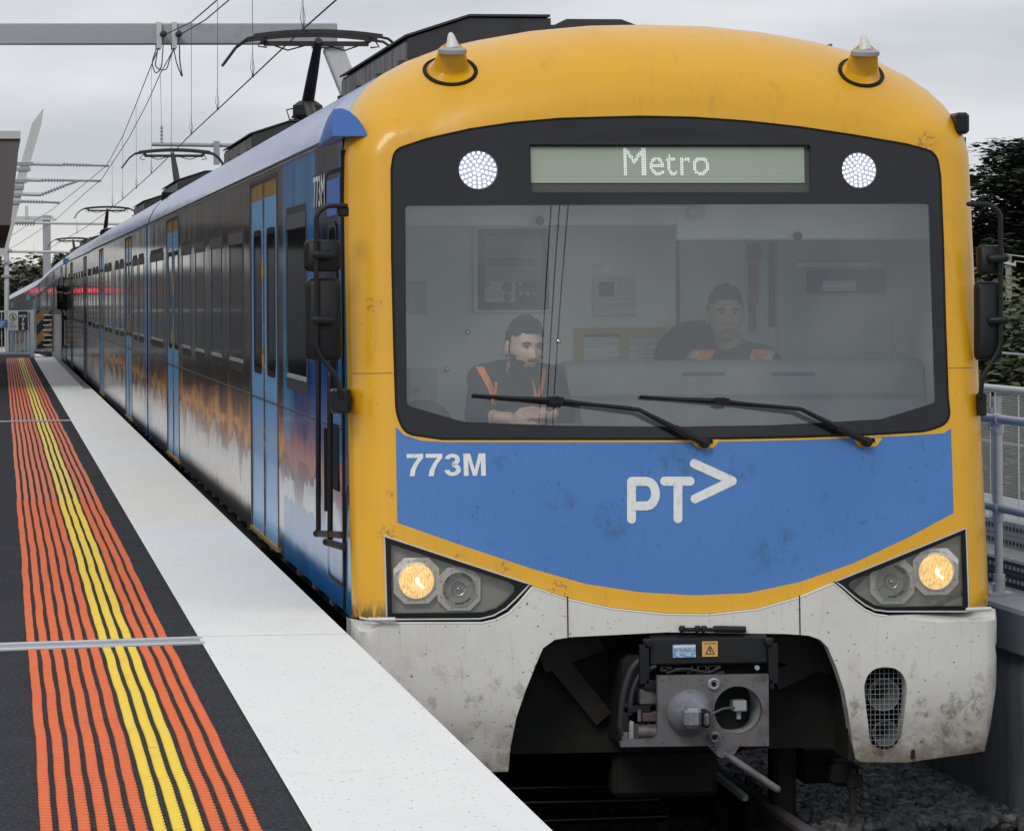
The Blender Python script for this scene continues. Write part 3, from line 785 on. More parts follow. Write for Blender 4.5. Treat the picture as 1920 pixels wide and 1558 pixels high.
V, F = text_mesh('Metro', 1., 0., 1.03)
A = Vector(pf(1171, 277)); Bq = Vector(pf(1333, 329)); tw, th = Bq.x-A.x, A.y-Bq.y
V2 = V*[tw/V[:, 0].max(), th]
tri = [V2[list(f)] for f in F]; pts = []; pit = th/17.0
gx = [(i+.5)*pit for i in range(int(tw/pit)+1)]; gz = [(j+.5)*pit for j in range(17)]
G = np.array([(a_, b_) for a_ in gx for b_ in gz]); on = np.zeros(len(G), bool)
for t in tri: on |= inside(t, G)
mb = MB()
for (u, v_), o_ in zip(G, on):
    if not o_: continue
    h_ = pit*.40; q = [(A.x+u-h_, Bq.y+v_-h_), (A.x+u+h_, Bq.y+v_-h_), (A.x+u+h_, Bq.y+v_+h_), (A.x+u-h_, Bq.y+v_+h_)]
    mb.add(planar(q, -.010), [(0, 1, 2, 3)])
m_lit = Mat('lit_display_dots', (.7, .75, .7), .5, emis=(.86, .95, .86), es=.30)
lt_ = mb.out('display_lettering', m_lit, rc); lt_['kind'] = 'stuff'
# white LED marker lights
m_led = Mat('white_led', (.8, .8, .8), .3, emis=(.90, .93, 1), es=3.0)
m_ledback = Mat('led_reflector', (.35, .36, .42), .3, emis=(.50, .52, .78), es=.22)
for (c2, r2, pl) in (mk1, mk2):
    yy = float(Ff([tuple(c2)])[0])
    mb = MB(); mb.lathe([(r2*1.0, -.02), (r2*1.0, .0), (r2*.99, .002)], (c2.x, yy+.012, c2.y), (0, -1, .155), 32); ml = autosmooth(mb.out('marker_light', m_ledback, car))
    mb = MB(); k = 0
    rings = [(0, 1), (.24, 6), (.47, 11), (.69, 16), (.90, 21)]
    for rr, nn in rings:
        for i in range(nn):
            a_ = 2*math.pi*i/nn+rr*3; cx_, cz_ = c2.x+rr*r2*math.cos(a_)*.98, c2.y+rr*r2*math.sin(a_)*.98
            mb.lathe([(r2*.066, 0), (r2*.05, .004)], (cx_, yy+.009+.155*(cz_-c2.y), cz_), (0, -1, .155), 8)
    ll = mb.out('led_dots', m_led, ml); ll['kind'] = 'stuff'

# ---- headlight clusters
m_lampon = bpy.data.materials.new('lit_headlamp'); m_lampon.use_nodes = True
_b = m_lampon.node_tree.nodes['Principled BSDF']; _n = m_lampon.node_tree
_t = _n.nodes.new('ShaderNodeTexCoord'); _mp = _n.nodes.new('ShaderNodeMapping'); _mp.inputs['Scale'].default_value = (75, 75, 26); _n.links.new(_t.outputs['Object'], _mp.inputs[0])
_z = _n.nodes.new('ShaderNodeTexNoise'); _z.inputs['Detail'].default_value = 5; _z.inputs['Roughness'].default_value = .75; _z.inputs['Scale'].default_value = 1.6; _n.links.new(_mp.outputs[0], _z.inputs['Vector'])
_r = _n.nodes.new('ShaderNodeValToRGB'); _r.color_ramp.elements[0].position = .36; _r.color_ramp.elements[0].color = (.50, .25, .06, 1); _r.color_ramp.elements[1].position = .62; _r.color_ramp.elements[1].color = (1.0, .80, .38, 1)
_e = _r.color_ramp.elements.new(.49); _e.color = (.92, .56, .18, 1)
_n.links.new(_z.outputs[0], _r.inputs[0]); _n.links.new(_r.outputs[0], _b.inputs['Emission Color']); _b.inputs['Emission Strength'].default_value = 1.05; _b.inputs['Base Color'].default_value = (.3, .2, .08, 1); _b.inputs['Roughness'].default_value = .2
m_hot = Mat('hot_filament', (1, .9, .7), .3, emis=(1, .88, .55), es=5)
m_reflo1 = Mat('bright_reflector', (.75, .75, .74), .22, .9); m_reflo2 = Mat('painted_dark_reflector', (.07, .07, .075), .15, .9)
def headlight(outer, clearp, lamp_on, lamp_off, tip, left):
    O = resample(pfs(outer), .03); Cq = resample(pfs(clearp), .03)
    fr_ = sheet('headlight', O, [Cq], FS(-.004), m_seal, car, (), back=.05)
    fr_['label'] = 'headlight cluster in black frame, lit warm lamp beside an unlit one'
    bead('metal_trim', O, Ff, -.005, .0045, m_alu, fr_)
    sheet('cover_glass', Cq, [], FS(.004), m_lampglass, fr_)
    depth = .075
    def back(P): return [(p[0], y_+depth, p[1]) for p, y_ in zip(P, Ff(P)*0+float(np.mean(Ff(Cq)))*.5+Ff(P)*.5)]
    sheet('housing', grow(O, .0), [], back, m_housing, fr_)
    # turned-in wall of the recess
    Pw = O; A1 = FS(.004)(Pw); A2 = back(Pw); n = len(Pw); mesh_obj('housing_rim', A1+A2, [(i, (i+1) % n, n+(i+1) % n, n+i) for i in range(n)], m_housing, fr_)
    for (px, py, rp, on_) in ((*lamp_on, 1), (*lamp_off, 0)):
        c_ = Vector(pf(px, py, Ff, .04)); yy = float(np.mean(Ff(Cq)))+.035; rr = rp/FPX*(Y0+yy)
        b_ = rr*1.24; k = b_*.52
        oct_ = [(b_, -k), (b_, k), (k, b_), (-k, b_), (-b_, k), (-b_, -k), (-k, -b_), (k, -b_)]
        circ_ = [(rr*math.cos(2*math.pi*i/28), rr*math.sin(2*math.pi*i/28)) for i in range(28)]
        sh = sheet('bezel', oct_, [circ_], lambda P: [(c_.x+p[0], yy, c_.y+p[1]) for p in P], m_bezel, fr_, back=.03, smooth=False)
        mb = MB()
        for i in range(8):
            a_ = math.pi/8+i*math.pi/4; mb.lathe([(.005, 0), (.004, .004)], (c_.x+rr*1.13*math.cos(a_), yy-.0005, c_.y+rr*1.13*math.sin(a_)), (0, -1, 0), 8)
        q = mb.out('screws', m_galvd, fr_); q['kind'] = 'stuff'
        mb = MB(); mb.lathe([(rr*1.03, 0), (rr*1.03, .012), (rr*.96, .014), (rr*.95, 0.0)], (c_.x, yy+.004, c_.y), (0, -1, 0), 28); 
        # ring only: drop the caps
        mb.f = mb.f[:-2]; autosmooth(mb.out('lamp_ring', m_galv, fr_))
        if on_:
            mb = MB(); mb.lathe([(rr*.99, -.004), (rr*.85, .006), (rr*.5, .012), (rr*.1, .014)], (c_.x, yy+.004, c_.y), (0, -1, 0), 28)
            mesh_obj('lit_lamp', mb.v, mb.f, type('w', (), {'m': m_lampon})(), fr_, True)
            mb = MB(); mb.ell((c_.x+.004, yy-.012, c_.y+.004), (.011, .004, .013)); mb.tube([(c_.x+.006, yy-.012, c_.y-.012), (c_.x+.034, yy-.010, c_.y-.034)], .0045, 6); mb.out('filament', m_hot, fr_)
        else:
            mb = MB(); mb.lathe([(rr*.99, .004), (rr*.93, -.012), (rr*.75, -.034), (rr*.5, -.050), (rr*.30, -.056), (rr*.28, -.046), (rr*.1, -.044)], (c_.x, yy+.004, c_.y), (0, -1, 0), 28); mb.f = mb.f[:-2]+mb.f[-1:]; ro = mb.out('reflector', m_reflo1, fr_); ro.data.materials.append(m_reflo2.m); ro.data.materials.append(m_housing.m)
            for p_ in ro.data.polygons:
                an = math.atan2(p_.center.z-c_.y, p_.center.x-c_.x) % 6.283; rad_ = math.hypot(p_.center.z-c_.y, p_.center.x-c_.x)/rr
                p_.material_index = 0 if rad_ > .9 else (1 if (.5 < an < 1.35 or 2.3 < an < 2.7 or 3.3 < an < 3.9 or 4.5 < an < 5.5 or (rad_ < .5 and an > 3.1)) else 0)  # dark sectors are reflections painted into the bowl
            autosmooth(ro)
            mb = MB(); mb.lathe([(rr*.40, 0), (rr*.42, .006), (rr*.36, .010)], (c_.x, yy-.004+.03, c_.y), (0, -1, 0), 20); mb.f = mb.f[:-2]; mb.ell((c_.x, yy+.02, c_.y), (.016, .012, .010)); autosmooth(mb.out('bulb', m_chrome, fr_))
            mb = MB()
            for q_ in (.4, 2.0, 3.6, 5.1): mb.bar((c_.x+rr*.42*math.cos(q_), yy+.022, c_.y+rr*.42*math.sin(q_)), (c_.x+rr*.97*math.cos(q_), yy+.004, c_.y+rr*.97*math.sin(q_)), .004, .004)
            mb.out('reflector_ribs', m_housing, fr_)
    return fr_
headlight([(720.6, 1005), (850, 1048), (993, 1095), (985, 1104), (968, 1122), (948, 1141), (925, 1154), (900, 1160), (725, 1161)],
          [(733, 1020), (850, 1058), (952, 1090), (964, 1098), (965, 1108), (950, 1125), (932, 1140), (905, 1148), (735, 1150)], (780, 1088, 35), (861, 1104, 33), None, True)
headlight([(1811, 990), (1816, 1146), (1664, 1146), (1640, 1143), (1622, 1134), (1603, 1120), (1580, 1100), (1566, 1090)],
          [(1803, 1001), (1807, 1136), (1660, 1138), (1640, 1134), (1612, 1117), (1593, 1101), (1591, 1095), (1600, 1087), (1700, 1046)], (1753, 1071, 36), (1674, 1090, 35), None, False)

for sg_, pxs in ((-1, [(656, 700), (700, 700), (736, 699)]), (1, [(1776, 690), (1800, 690), (1822, 689)])):
    P_ = resample(pfs(pxs), .02, False); mb = MB(); mb.tube([(p[0], y_-.0002, p[1]) for p, y_ in zip(P_, Ff(P_))], .0022, 5); mb.out('shell_seam', m_sillgold, car)
# ---- white skirt
kp = lambda L: pfs(L, Fk, 0.)
sk = [(668, 1158), (725, 1168), (905, 1168), (930, 1162), (955, 1149), (975, 1129), (999, 1101)]+[(px, py+3) for px, py in arc[1:-1]]+[(1563, 1094), (1582, 1110), (1604, 1130), (1622, 1143), (1642, 1152), (1664, 1155)]
skp = kp(sk[1:]); skp = [(-1.635, -.035)]+resample(skp, .05, False)+[(1.635, -.035), (1.635, -.22), (1.62, -.42), (1.585, -.62), (1.56, -.745)]
ap = kp([(1700, 1429), (1614, 1428), (1604, 1422), (1598, 1390), (1592, 1345), (1583, 1295), (1568, 1250), (1552, 1213), (1538, 1199), (1515, 1191), (1470, 1188), (1250, 1185), (1070, 1194), (1040, 1199), (1018, 1215), (1003, 1250), (985, 1295), (968, 1345), (957, 1400), (953, 1446), (900, 1447)])
skp += resample(ap, .05, False)+[(-1.56, -.775), (-1.585, -.62), (-1.62, -.42), (-1.635, -.22)]
grl = kp([(1658, 1250), (1678, 1252), (1692, 1262), (1700, 1280), (1700, 1300), (1696, 1340), (1690, 1380), (1683, 1395), (1670, 1404), (1655, 1405), (1640, 1400), (1631, 1388), (1628, 1360), (1622, 1310), (1620, 1285), (1626, 1266), (1640, 1253)])
kg = [(a_, b_) for a_ in list(np.arange(-1.6, 1.61, .08))+[-1.632, -1.628, -1.62, -1.605, -1.585, -1.56, -1.545, 1.632, 1.628, 1.62, 1.605, 1.585, 1.56, 1.545] for b_ in np.arange(-.8, 0, .06)]
skirt = sheet('front_skirt', skp, [smooth_poly(grl, .02, 3)], KS(0), m_white, car, kg, back=.10, margin=.005)
lipP = resample(kp(sk), .04, False); mb = MB(); mb.tube([(p[0], y_+.003, p[1]) for p, y_ in zip(lipP, Fk(lipP))], .006, 6); autosmooth(mb.out('skirt_lip', m_white, skirt))
for px_ in (1064, 1499):    # panel joints
    a_, b_ = kp([(px_, 1118 if px_ < 1200 else 1116)]), kp([(px_+1, 1194)])
    P_ = resample([a_[0], b_[0]], .03, False); mb = MB(); mb.tube([(p[0], y_-.001, p[1]) for p, y_ in zip(P_, Fk(P_))], .0035, 5); mb.out('panel_joint', m_seal, skirt)
m_hornmat = Mat('grimy_horn', (.17, .165, .16), .55, .2)
# horn grille
gx0, gx1 = min(p[0] for p in grl), max(p[0] for p in grl); gz0, gz1 = min(p[1] for p in grl), max(p[1] for p in grl)
mb = MB(); yg = float(Fk([((gx0+gx1)/2, (gz0+gz1)/2)])[0])+.035
for xx in np.arange(gx0, gx1, .0235):
    zs = [z_ for z_ in np.arange(gz0, gz1, .005) if inside(grl, [(xx, z_)])[0]]
    if zs: mb.bar((xx, yg, zs[0]), (xx, yg, zs[-1]), .0018, .0018, (0, 1, 0))
for z_ in np.arange(gz0, gz1, .0255):
    xs = [x_ for x_ in np.arange(gx0, gx1, .005) if inside(grl, [(x_, z_)])[0]]
    if xs: mb.bar((xs[0], yg+.003, z_), (xs[-1], yg+.003, z_), .0018, .0018)
grille = mb.out('horn_grille', m_galvd, skirt); grille['kind'] = 'stuff'
for (px, py, r_) in ((1652, 1300, .083), (1655, 1372, .066)):
    c_ = py_(px, py, .13); mb = MB(); mb.lathe([(r_*.94, -.004), (r_, 0), (r_*.97, .004), (r_*.92, .002), (r_*.80, -.03), (r_*.50, -.08), (r_*.36, -.13), (r_*.16, -.2)], (c_[0], .075, c_[2]), (0, -1, 0), 24); mb.f = mb.f[:-2]+mb.f[-1:]; hn_ = autosmooth(mb.out('horn', m_hornmat, car)); mb = MB(); mb.lathe([(r_*.34, -.11), (r_*.30, -.105)], (c_[0], .075, c_[2]), (0, -1, 0), 16); mb.out('horn_throat_shade', m_seal, hn_)  # flat black disc put in as the shade of the throat
mb = MB(); mb.box(gx0-.06, gx1+.06, .36, .40, gz0-.05, gz1+.05); mb.box(gx0-.06, gx0-.04, .1, .40, gz0-.05, gz1+.05); mb.box(gx1+.04, gx1+.06, .1, .40, gz0-.05, gz1+.05); mb.out('horn_box', m_dark, car)
# little brackets where shell and skirt meet
for sgn in (-1, 1):
    mb = MB(); mb.tube([(sgn*1.56, .03, -.018), (sgn*1.44, .012, -.018)], .011, 8, rcap=True); mb.out('hinge_pin', m_bezel, skirt)
# skirt returns along the sides
mb = MB()
for sgn in (-1, 1):
    prof = [(1.635, -.035), (1.635, -.22), (1.62, -.42), (1.585, -.62), (1.56, -.76)]
    v = [(sgn*a_, .20 if b_ > -.3 else .24, b_) for a_, b_ in prof]+[(sgn*a_, .42, b_) for a_, b_ in prof]
    mb.add(v, [(i, i+1, i+6, i+5) if sgn < 0 else (i+1, i, i+5, i+6) for i in range(4)])
mb.out('skirt_return', m_white, skirt)

# ---- lettering on the blue panel
def stroke(pts, w_, n=8, cap=True):
    """closed outline (list of quads) of a thick polyline with round ends and joints"""
    V, F = [], []
    for i in range(len(pts)-1):
        a_, b_ = Vector(pts[i]), Vector(pts[i+1]); d = (b_-a_).normalized(); m_ = Vector((-d.y, d.x))*w_/2
        k = len(V); V += [tuple(a_-m_), tuple(b_-m_), tuple(b_+m_), tuple(a_+m_)]; F.append((k, k+1, k+2, k+3))
    for i, p in enumerate(pts):
        k = len(V); p = Vector(p); N = 20
        for j in range(N): V.append((p.x+w_/2*math.cos(2*math.pi*j/N), p.y+w_/2*math.sin(2*math.pi*j/N)))
        F.append(tuple(range(k, k+N)))
    return V, F
def print_on(name, V, F, fn, mat, parent):
    """flat print laid on a surface; each face sits a hair above the last so none coincide"""
    v, f = [], []
    for i, t in enumerate(F):
        P = [V[j] for j in t]
        c3 = fn(P); k = len(v); v += [(p[0], p[1]-.00012*i, p[2]) for p in c3]; f.append(tuple(range(k, k+len(t))))
    return mesh_obj(name, v, f, mat, parent)
lw_ = 17/FPX*18.3
def bold773():
    """773M with flat-cut bold strokes, cap height 1"""
    V, F = [], []
    def poly(P, ox):
        k = len(V); V.extend([(ox+p[0], p[1]) for p in P]); F.append(tuple(range(k, k+len(P))))
    def seven(ox):
        poly([(0, .82), (.62, .82), (.66, .80), (.66, 1.0), (0, 1.0)], ox); poly([(.47, .82), (.66, .82), (.36, .42), (.30, 0), (.10, 0), (.16, .38)][::1], ox) if False else None
        pts = [((.56, .90), .0), ((.36, .58), 0), ((.24, .30), 0), ((.20, 0), 0)]
        L = [(.46, .82), (.28, .56), (.15, .28), (.10, 0)]; Rr = [(.66, .82), (.47, .56), (.345, .28), (.30, 0)]
        for i in range(3): poly([L[i+1], Rr[i+1], Rr[i], L[i]], ox)
    def three(ox):
        for (cx, cz, r, a0, a1, w) in ((.32, .73, .185, 170, -90, .17), (.32, .29, .205, 95, -175, .17)):
            n = 16
            for i in range(n):
                t0, t1 = R(a0+(a1-a0)*i/n), R(a0+(a1-a0)*(i+1)/n)
                q = lambda t, rr: (cx+(rr*1.12)*math.cos(t), cz+rr*math.sin(t))
                poly([q(t0, r-w/2), q(t1, r-w/2), q(t1, r+w/2), q(t0, r+w/2)], ox)
    seven(0); seven(.76); three(1.50)
    o = 2.26
    poly([(0, 0), (.19, 0), (.19, 1), (0, 1)], o); poly([(.69, 0), (.88, 0), (.88, 1), (.69, 1)], o)
    poly([(.19, 1), (.19, .70), (.365, 0), (.44, 0), (.44, .28), (.27, 1)], o); poly([(.69, 1), (.61, 1), (.44, .28), (.44, 0), (.515, 0), (.69, .70)], o)
    return np.array(V), F
def union_print(name, polys_px, mat, parent, w_px):
    for q in polys_px: pass
def logo(name, paths):
    V, F = [], []
    for pth in paths:
        v, f = stroke(pfs(pth), lw_); k = len(V); V += v; F += [tuple(i+k for i in t) for t in f]
    return print_on(name, V, F, FS(-.002), m_whiteprint, car)
arcP = [(1212+17*math.sin(a_), 925.5-23*math.cos(a_)) for a_ in np.linspace(0, math.pi, 9)]
logo('logo_letter_p', [[(1184, 973), (1184, 902.5), (1205, 902.5)]+arcP+[(1192, 948.5)]])
logo('logo_letter_t', [[(1246, 902), (1294, 902)], [(1271, 908), (1271, 972)]])
logo('logo_arrow', [[(1301.5, 869), (1373, 901.5), (1303, 935)]])
V, F = bold773()
A = Vector(pf(763, 893)); Bq = Vector(pf(910, 850)); V2 = V*[(Bq.x-A.x)/V[:, 0].max(), Bq.y-A.y]+[A.x, A.y]
num = mesh_obj('number_773m', FS(-.002)([tuple(p) for p in V2]), F, m_whiteprint, car)

# ---- wipers
def wiper(blade0, blade1, clip, elbow, pivot, flipn=0):
    def at(px, py, off): x_, z_ = pf(px, py); return Vector((x_, float(Ff([(x_, z_)])[0])-off, z_))
    pv = at(*pivot, .05); el = at(*elbow, .075); cl = at(*clip, .055); b0, b1 = at(*blade0, .03), at(*blade1, .03)
    mb = MB(); mb.tube([pv, pv.lerp(el, .35), el, cl], [.020, .017, .012, .009], 6)
    arm = autosmooth(mb.out('wiper', m_black, car))
    mb = MB(); mb.bar(pv+Vector((.02, 0, -.01)), pv.lerp(el, .45), .028, .035); bevel(mb.out('wiper_arm_cover', m_black, arm), .006)
    mb = MB(); mid = b0.lerp(b1, .5); up_v = Vector((0, 0, 1)); q = (b1-b0).normalized()
    L = (b1-b0).length
    mb.tube([b0, b0.lerp(b1, .25)+up_v*.0, mid+Vector((0, -.014, .006)), b0.lerp(b1, .75), b1], [.008, .011, .016, .011, .008], 6)
    mb.bar(b0+Vector((0, .014, -.004)), b1+Vector((0, .014, -.004)), .006, .012)
    autosmooth(mb.out('wiper_blade', m_black, arm))
    mb = MB(); mb.obox(cl, q, (0, 1, 0), q.cross(Vector((0, 1, 0))), .035, .016, .018); mb.tube([cl+Vector((0, -.02, .022)), cl+Vector((0, -.02, -.022))], .007, 6); bevel(mb.out('wiper_clip', m_black, arm), .003)
    # yellow pad with bolt
    px, py = pivot; pad = pfs([(px-22, py-7), (px+34, py-7), (px+26, py+2), (px+20, py+9), (px-4, py+12), (px-16, py+6)]); V, F = region(resample(smooth_poly(pad, .012), .02))
    mesh_obj('wiper_pad', FS(-.003)(V), F, m_yellow, arm)
    mb = MB(); p_ = at(px+14, py-3, 0); mb.lathe([(.011, 0), (.011, .016), (.005, .022)], p_, (0, -1, 0), 10); mb.out('washer_jet', m_seal, arm)
    mb = MB(); mb.lathe([(.026, 0), (.026, .05), (.012, .06)], pv+Vector((0, .045, 0)), (0, -1, 0), 14); autosmooth(mb.out('pivot', m_black, arm))
wiper((884, 740), (1182, 764), (1040, 750), (1192, 767), (1318, 830))
wiper((1198, 743), (1480, 764), (1350, 752), (1495, 766), (1622, 828))

# ---- roof horns (cones) with seals
for (px, py) in ((845, 135), (1616, 138)):
    x_, z_ = pf(px, py); y_ = float(Ff([(x_, z_)])[0]); c_ = Vector((x_, y_, z_)); k = 1/FPX*(Y0+y_)
    N = 28; ov = [(x_+46*k*math.cos(2*math.pi*i/N), z_+.005+28*k*math.sin(2*math.pi*i/N)) for i in range(N)]
    b_ = bead('light_seal', ov, Ff, -.003, .011, m_seal, car)
    mb = MB()
    # bulging yellow pod: rings from the oval foot up to a blunt top, leaning back into the roof
    rings = []
    for (s_, lift, dz) in ((1.0, 0, 0), (.86, .020, .002), (.74, .050, .006), (.68, .085, .014), (.62, .120, .024), (.46, .14, .030)):
        P = [(x_+(46*k*s_*.93)*math.cos(2*math.pi*i/N), z_+.005+(28*k*s_)*math.sin(2*math.pi*i/N)+dz) for i in range(N)]
        yy = Ff(P); rings.append([Vector((p[0], (1-min(1, lift/.06))*y1+min(1, lift/.06)*y_-lift*.62+.02*min(1, lift/.06), p[1]+lift*.55)) for p, y1 in zip(P, yy)])
    for r_ in rings: mb.v += r_
    for i in range(len(rings)-1):
        for j in range(N): mb.f.append((i*N+j, i*N+(j+1) % N, (i+1)*N+(j+1) % N, (i+1)*N+j))
    mb.f.append(tuple(range((len(rings)-1)*N, len(rings)*N))); autosmooth(mb.out('tail_light_pod', m_yellow, car))
    top = sum(rings[-1], Vector())/N
    mb = MB(); mb.lathe([(.072, -.012), (.074, .008), (.05, .02)], top+Vector((0, -.01, -.012)), (0, -.15, 1), 20); p1 = autosmooth(mb.out('pod_cap', m_galvd, car))
    mb = MB(); t0 = top+Vector((0, -.01, .015)); mb.tube([t0-Vector((0, 0, .01)), t0+Vector((-.003, 0, .025)), t0+Vector((-.006, .01, .052)), t0+Vector((-.008, .012, .066))], [.036, .025, .017, .008], 12, rcap=False)
    autosmooth(mb.out('pod_fin', m_bezel, p1))
# camera housing at the far top corner
mb = MB(); mb.box(1.53, 1.60, .52, .72, 2.38, 2.49, .015); mb.out('corner_camera', m_black, car)
# blue eyebrow fairings
def eyebrow(sg):
    mb = MB(); secs = []
    prof = [(-1.685, 2.362), (-1.690, 2.43), (-1.682, 2.50), (-1.64, 2.505), (-1.60, 2.49), (-1.56, 2.455), (-1.53, 2.415), (-1.505, 2.362)]
    pe = [(-1.626, 2.366), (-1.625, 2.372), (-1.622, 2.378), (-1.616, 2.385), (-1.60, 2.42), (-1.585, 2.455), (-1.56, 2.42), (-1.55, 2.366)]
    for t, y1 in ((0, .50), (.02, .56), (.18, .95), (.45, 1.35), (.75, 1.75), (1, 2.1)):
        secs.append([(sg*-(a[0]*(1-t)+b[0]*t), y1+(.05 if False else 0), a[1]*(1-t)+b[1]*t) for a, b in zip(prof, pe)])
    n = len(prof)
    for s_ in secs: mb.v += s_
    for i in range(len(secs)-1):
        for j in range(n): mb.f.append((i*n+j, i*n+(j+1) % n, (i+1)*n+(j+1) % n, (i+1)*n+j))
    mb.f.append(tuple(range(n))); mb.f.append(tuple(range((len(secs)-1)*n, len(secs)*n)))
    o = mb.out('roof_fairing', m_eyebrow, car)
    bm = bmesh.new(); bm.from_mesh(o.data); bmesh.ops.recalc_face_normals(bm, faces=bm.faces); bm.to_mesh(o.data); bm.free(); bevel(o, .008, 3, 40)
eyebrow(-1)
# corner front face in front of the shell: the flat quarter disc
# ---- mirrors
def tubeobj(name, pts, r_, mat, parent, n=10, rc=True): 
    mb = MB(); mb.tube(pts, r_, n, rcap=rc); return autosmooth(mb.out(name, mat, parent), 60)
def bend(pts, r_=.04, n=5):
    P = [Vector(p) for p in pts]; out = [P[0]]
    for i in range(1, len(P)-1):
        a_, b_ = P[i-1]-P[i], P[i+1]-P[i]; ra = min(r_, a_.length*.45, b_.length*.45); A_, B_ = P[i]+a_.normalized()*ra, P[i]+b_.normalized()*ra
        for j in range(n+1): t = j/n; out.append(A_*(1-t)**2+P[i]*2*t*(1-t)+B_*t*t)
    return out+[P[-1]]
def mirror_head(name, c_, hx, hz, hy, parent, tiltz=0, trap=.0):
    mb = MB(); rings = []
    for (s_, yy) in ((.96, hy), (1.0, hy*.6), (1.0, -hy*.2), (.93, -hy*.75), (.80, -hy)):
        P = smooth_poly([(-hx, -hz), (hx, -hz), (hx*(1-trap), hz), (-hx, hz)], min(hx, hz)*.42, 5)
        rings.append([(c_[0]+p[0]*s_, c_[1]+yy, c_[2]+p[1]*(s_*.5+.5 if s_ < 1 else 1)) for p in P])
    n = len(rings[0])
    for r_ in rings: mb.v += r_
    for i in range(len(rings)-1):
        for j in range(n): mb.f.append((i*n+j, i*n+(j+1) % n, (i+1)*n+(j+1) % n, (i+1)*n+j)[::-1])
    mb.f.append(tuple(range(n))); mb.f.append(tuple(range((len(rings)-1)*n, len(rings)*n))[::-1])
    return autosmooth(mb.out(name, m_mirrorback, parent), 50)
def mirror_set(side):
    yM = .22
    if side < 0:
        q = lambda px, py, y_=yM-.06: py_(px, py, y_)
        path = [q(648, 386), q(612, 386), q(593, 402), q(593, 655), q(606, 676), q(630, 703), q(640, 745)]
        small, sw, shh = q(605, 480, yM), 35, 30; big, bw, bh = q(607.5, 599, yM), 34, 78
        brs = [(642, 397, 13, 10), (639, 752, 15, 22)]; clamps = [(598, 478), (598, 600)]
    else:
        yM = .30
        q = lambda px, py, y_=yM-.06: py_(px, py, y_)
        path = [q(1816, 383), q(1856, 383), q(1876, 400), q(1876, 650), q(1862, 676), q(1842, 706), q(1838, 745)]
        small, sw, shh = q(1857, 487, yM), 26, 28; big, bw, bh = q(1853, 602, yM), 26, 76
        brs = [(1838, 758, 9, 22)]; clamps = [(1879, 484), (1879, 600)]
    k = 1/FPX*(Y0+yM)
    arm = tubeobj('mirror_arm', bend(path, .035), .0125, m_black, car)
    arm['label'] = 'black tubular mirror arm on the platform side' if side < 0 else 'black tubular mirror arm on the far side'
    mirror_head('small_mirror', small, sw*k, shh*k, .030, arm); mirror_head('large_mirror', big, bw*k, bh*k, .038, arm, trap=.06)
    for (px, py) in clamps:
        c_ = Vector(q(px, py)); s_ = 1 if side < 0 else -1
        mb = MB(); mb.tube([c_+Vector((-.012*s_, -.01, 0)), c_+Vector((.055*s_, .005, -.003))], .022, 12, rcap=True); mb.tube([c_+Vector((.05*s_, 0, 0)), c_+Vector((.05*s_, .05, 0))], .026, 12); autosmooth(mb.out('mirror_clamp', m_black, arm))
    for (px, py, a_, b_) in brs:
        c_ = Vector(py_(px, py, yM)); mb = MB(); mb.box(c_.x-a_*k*.8, c_.x+a_*k*.8, c_.y-.06, c_.y+.02, c_.z-b_*k, c_.z+b_*k, .008); mb.out('mirror_bracket', m_black, arm)
mirror_set(-1); mirror_set(1)
# ---- left handrails by the cab door
hrl = tubeobj('cab_handrail', [Vector(loc(onX(597, 655, 1.68)))]+[Vector(loc(onX(597, 998, 1.68)))], .0135, m_black, car)
rail2 = tubeobj('cab_handrail', [Vector(loc(onX(619, 705, 1.70))), Vector(loc(onX(619, 1010, 1.70)))], .0145, m_black, car)
for (p0, p1) in (((594, 1000), (642, 1003)), ((612, 1016), (647, 1026))):
    a_, b_ = Vector(loc(onX(*p0, 1.68))), Vector(py_(*p1, .33)); mb = MB(); mb.bar(a_, b_, .02, .035); mb.tube([a_+Vector((0, -.02, 0)), a_+Vector((0, .02, 0))], .02, 8); bevel(mb.out('rail_bracket', m_black, hrl), .004)
mb = MB(); a_ = Vector(py_(640, 752, .34)); mb.box(a_.x-.05, a_.x+.045, .30, .44, a_.z-.06, a_.z+.06, .01); mb.out('rail_clamp_block', m_black, rail2)
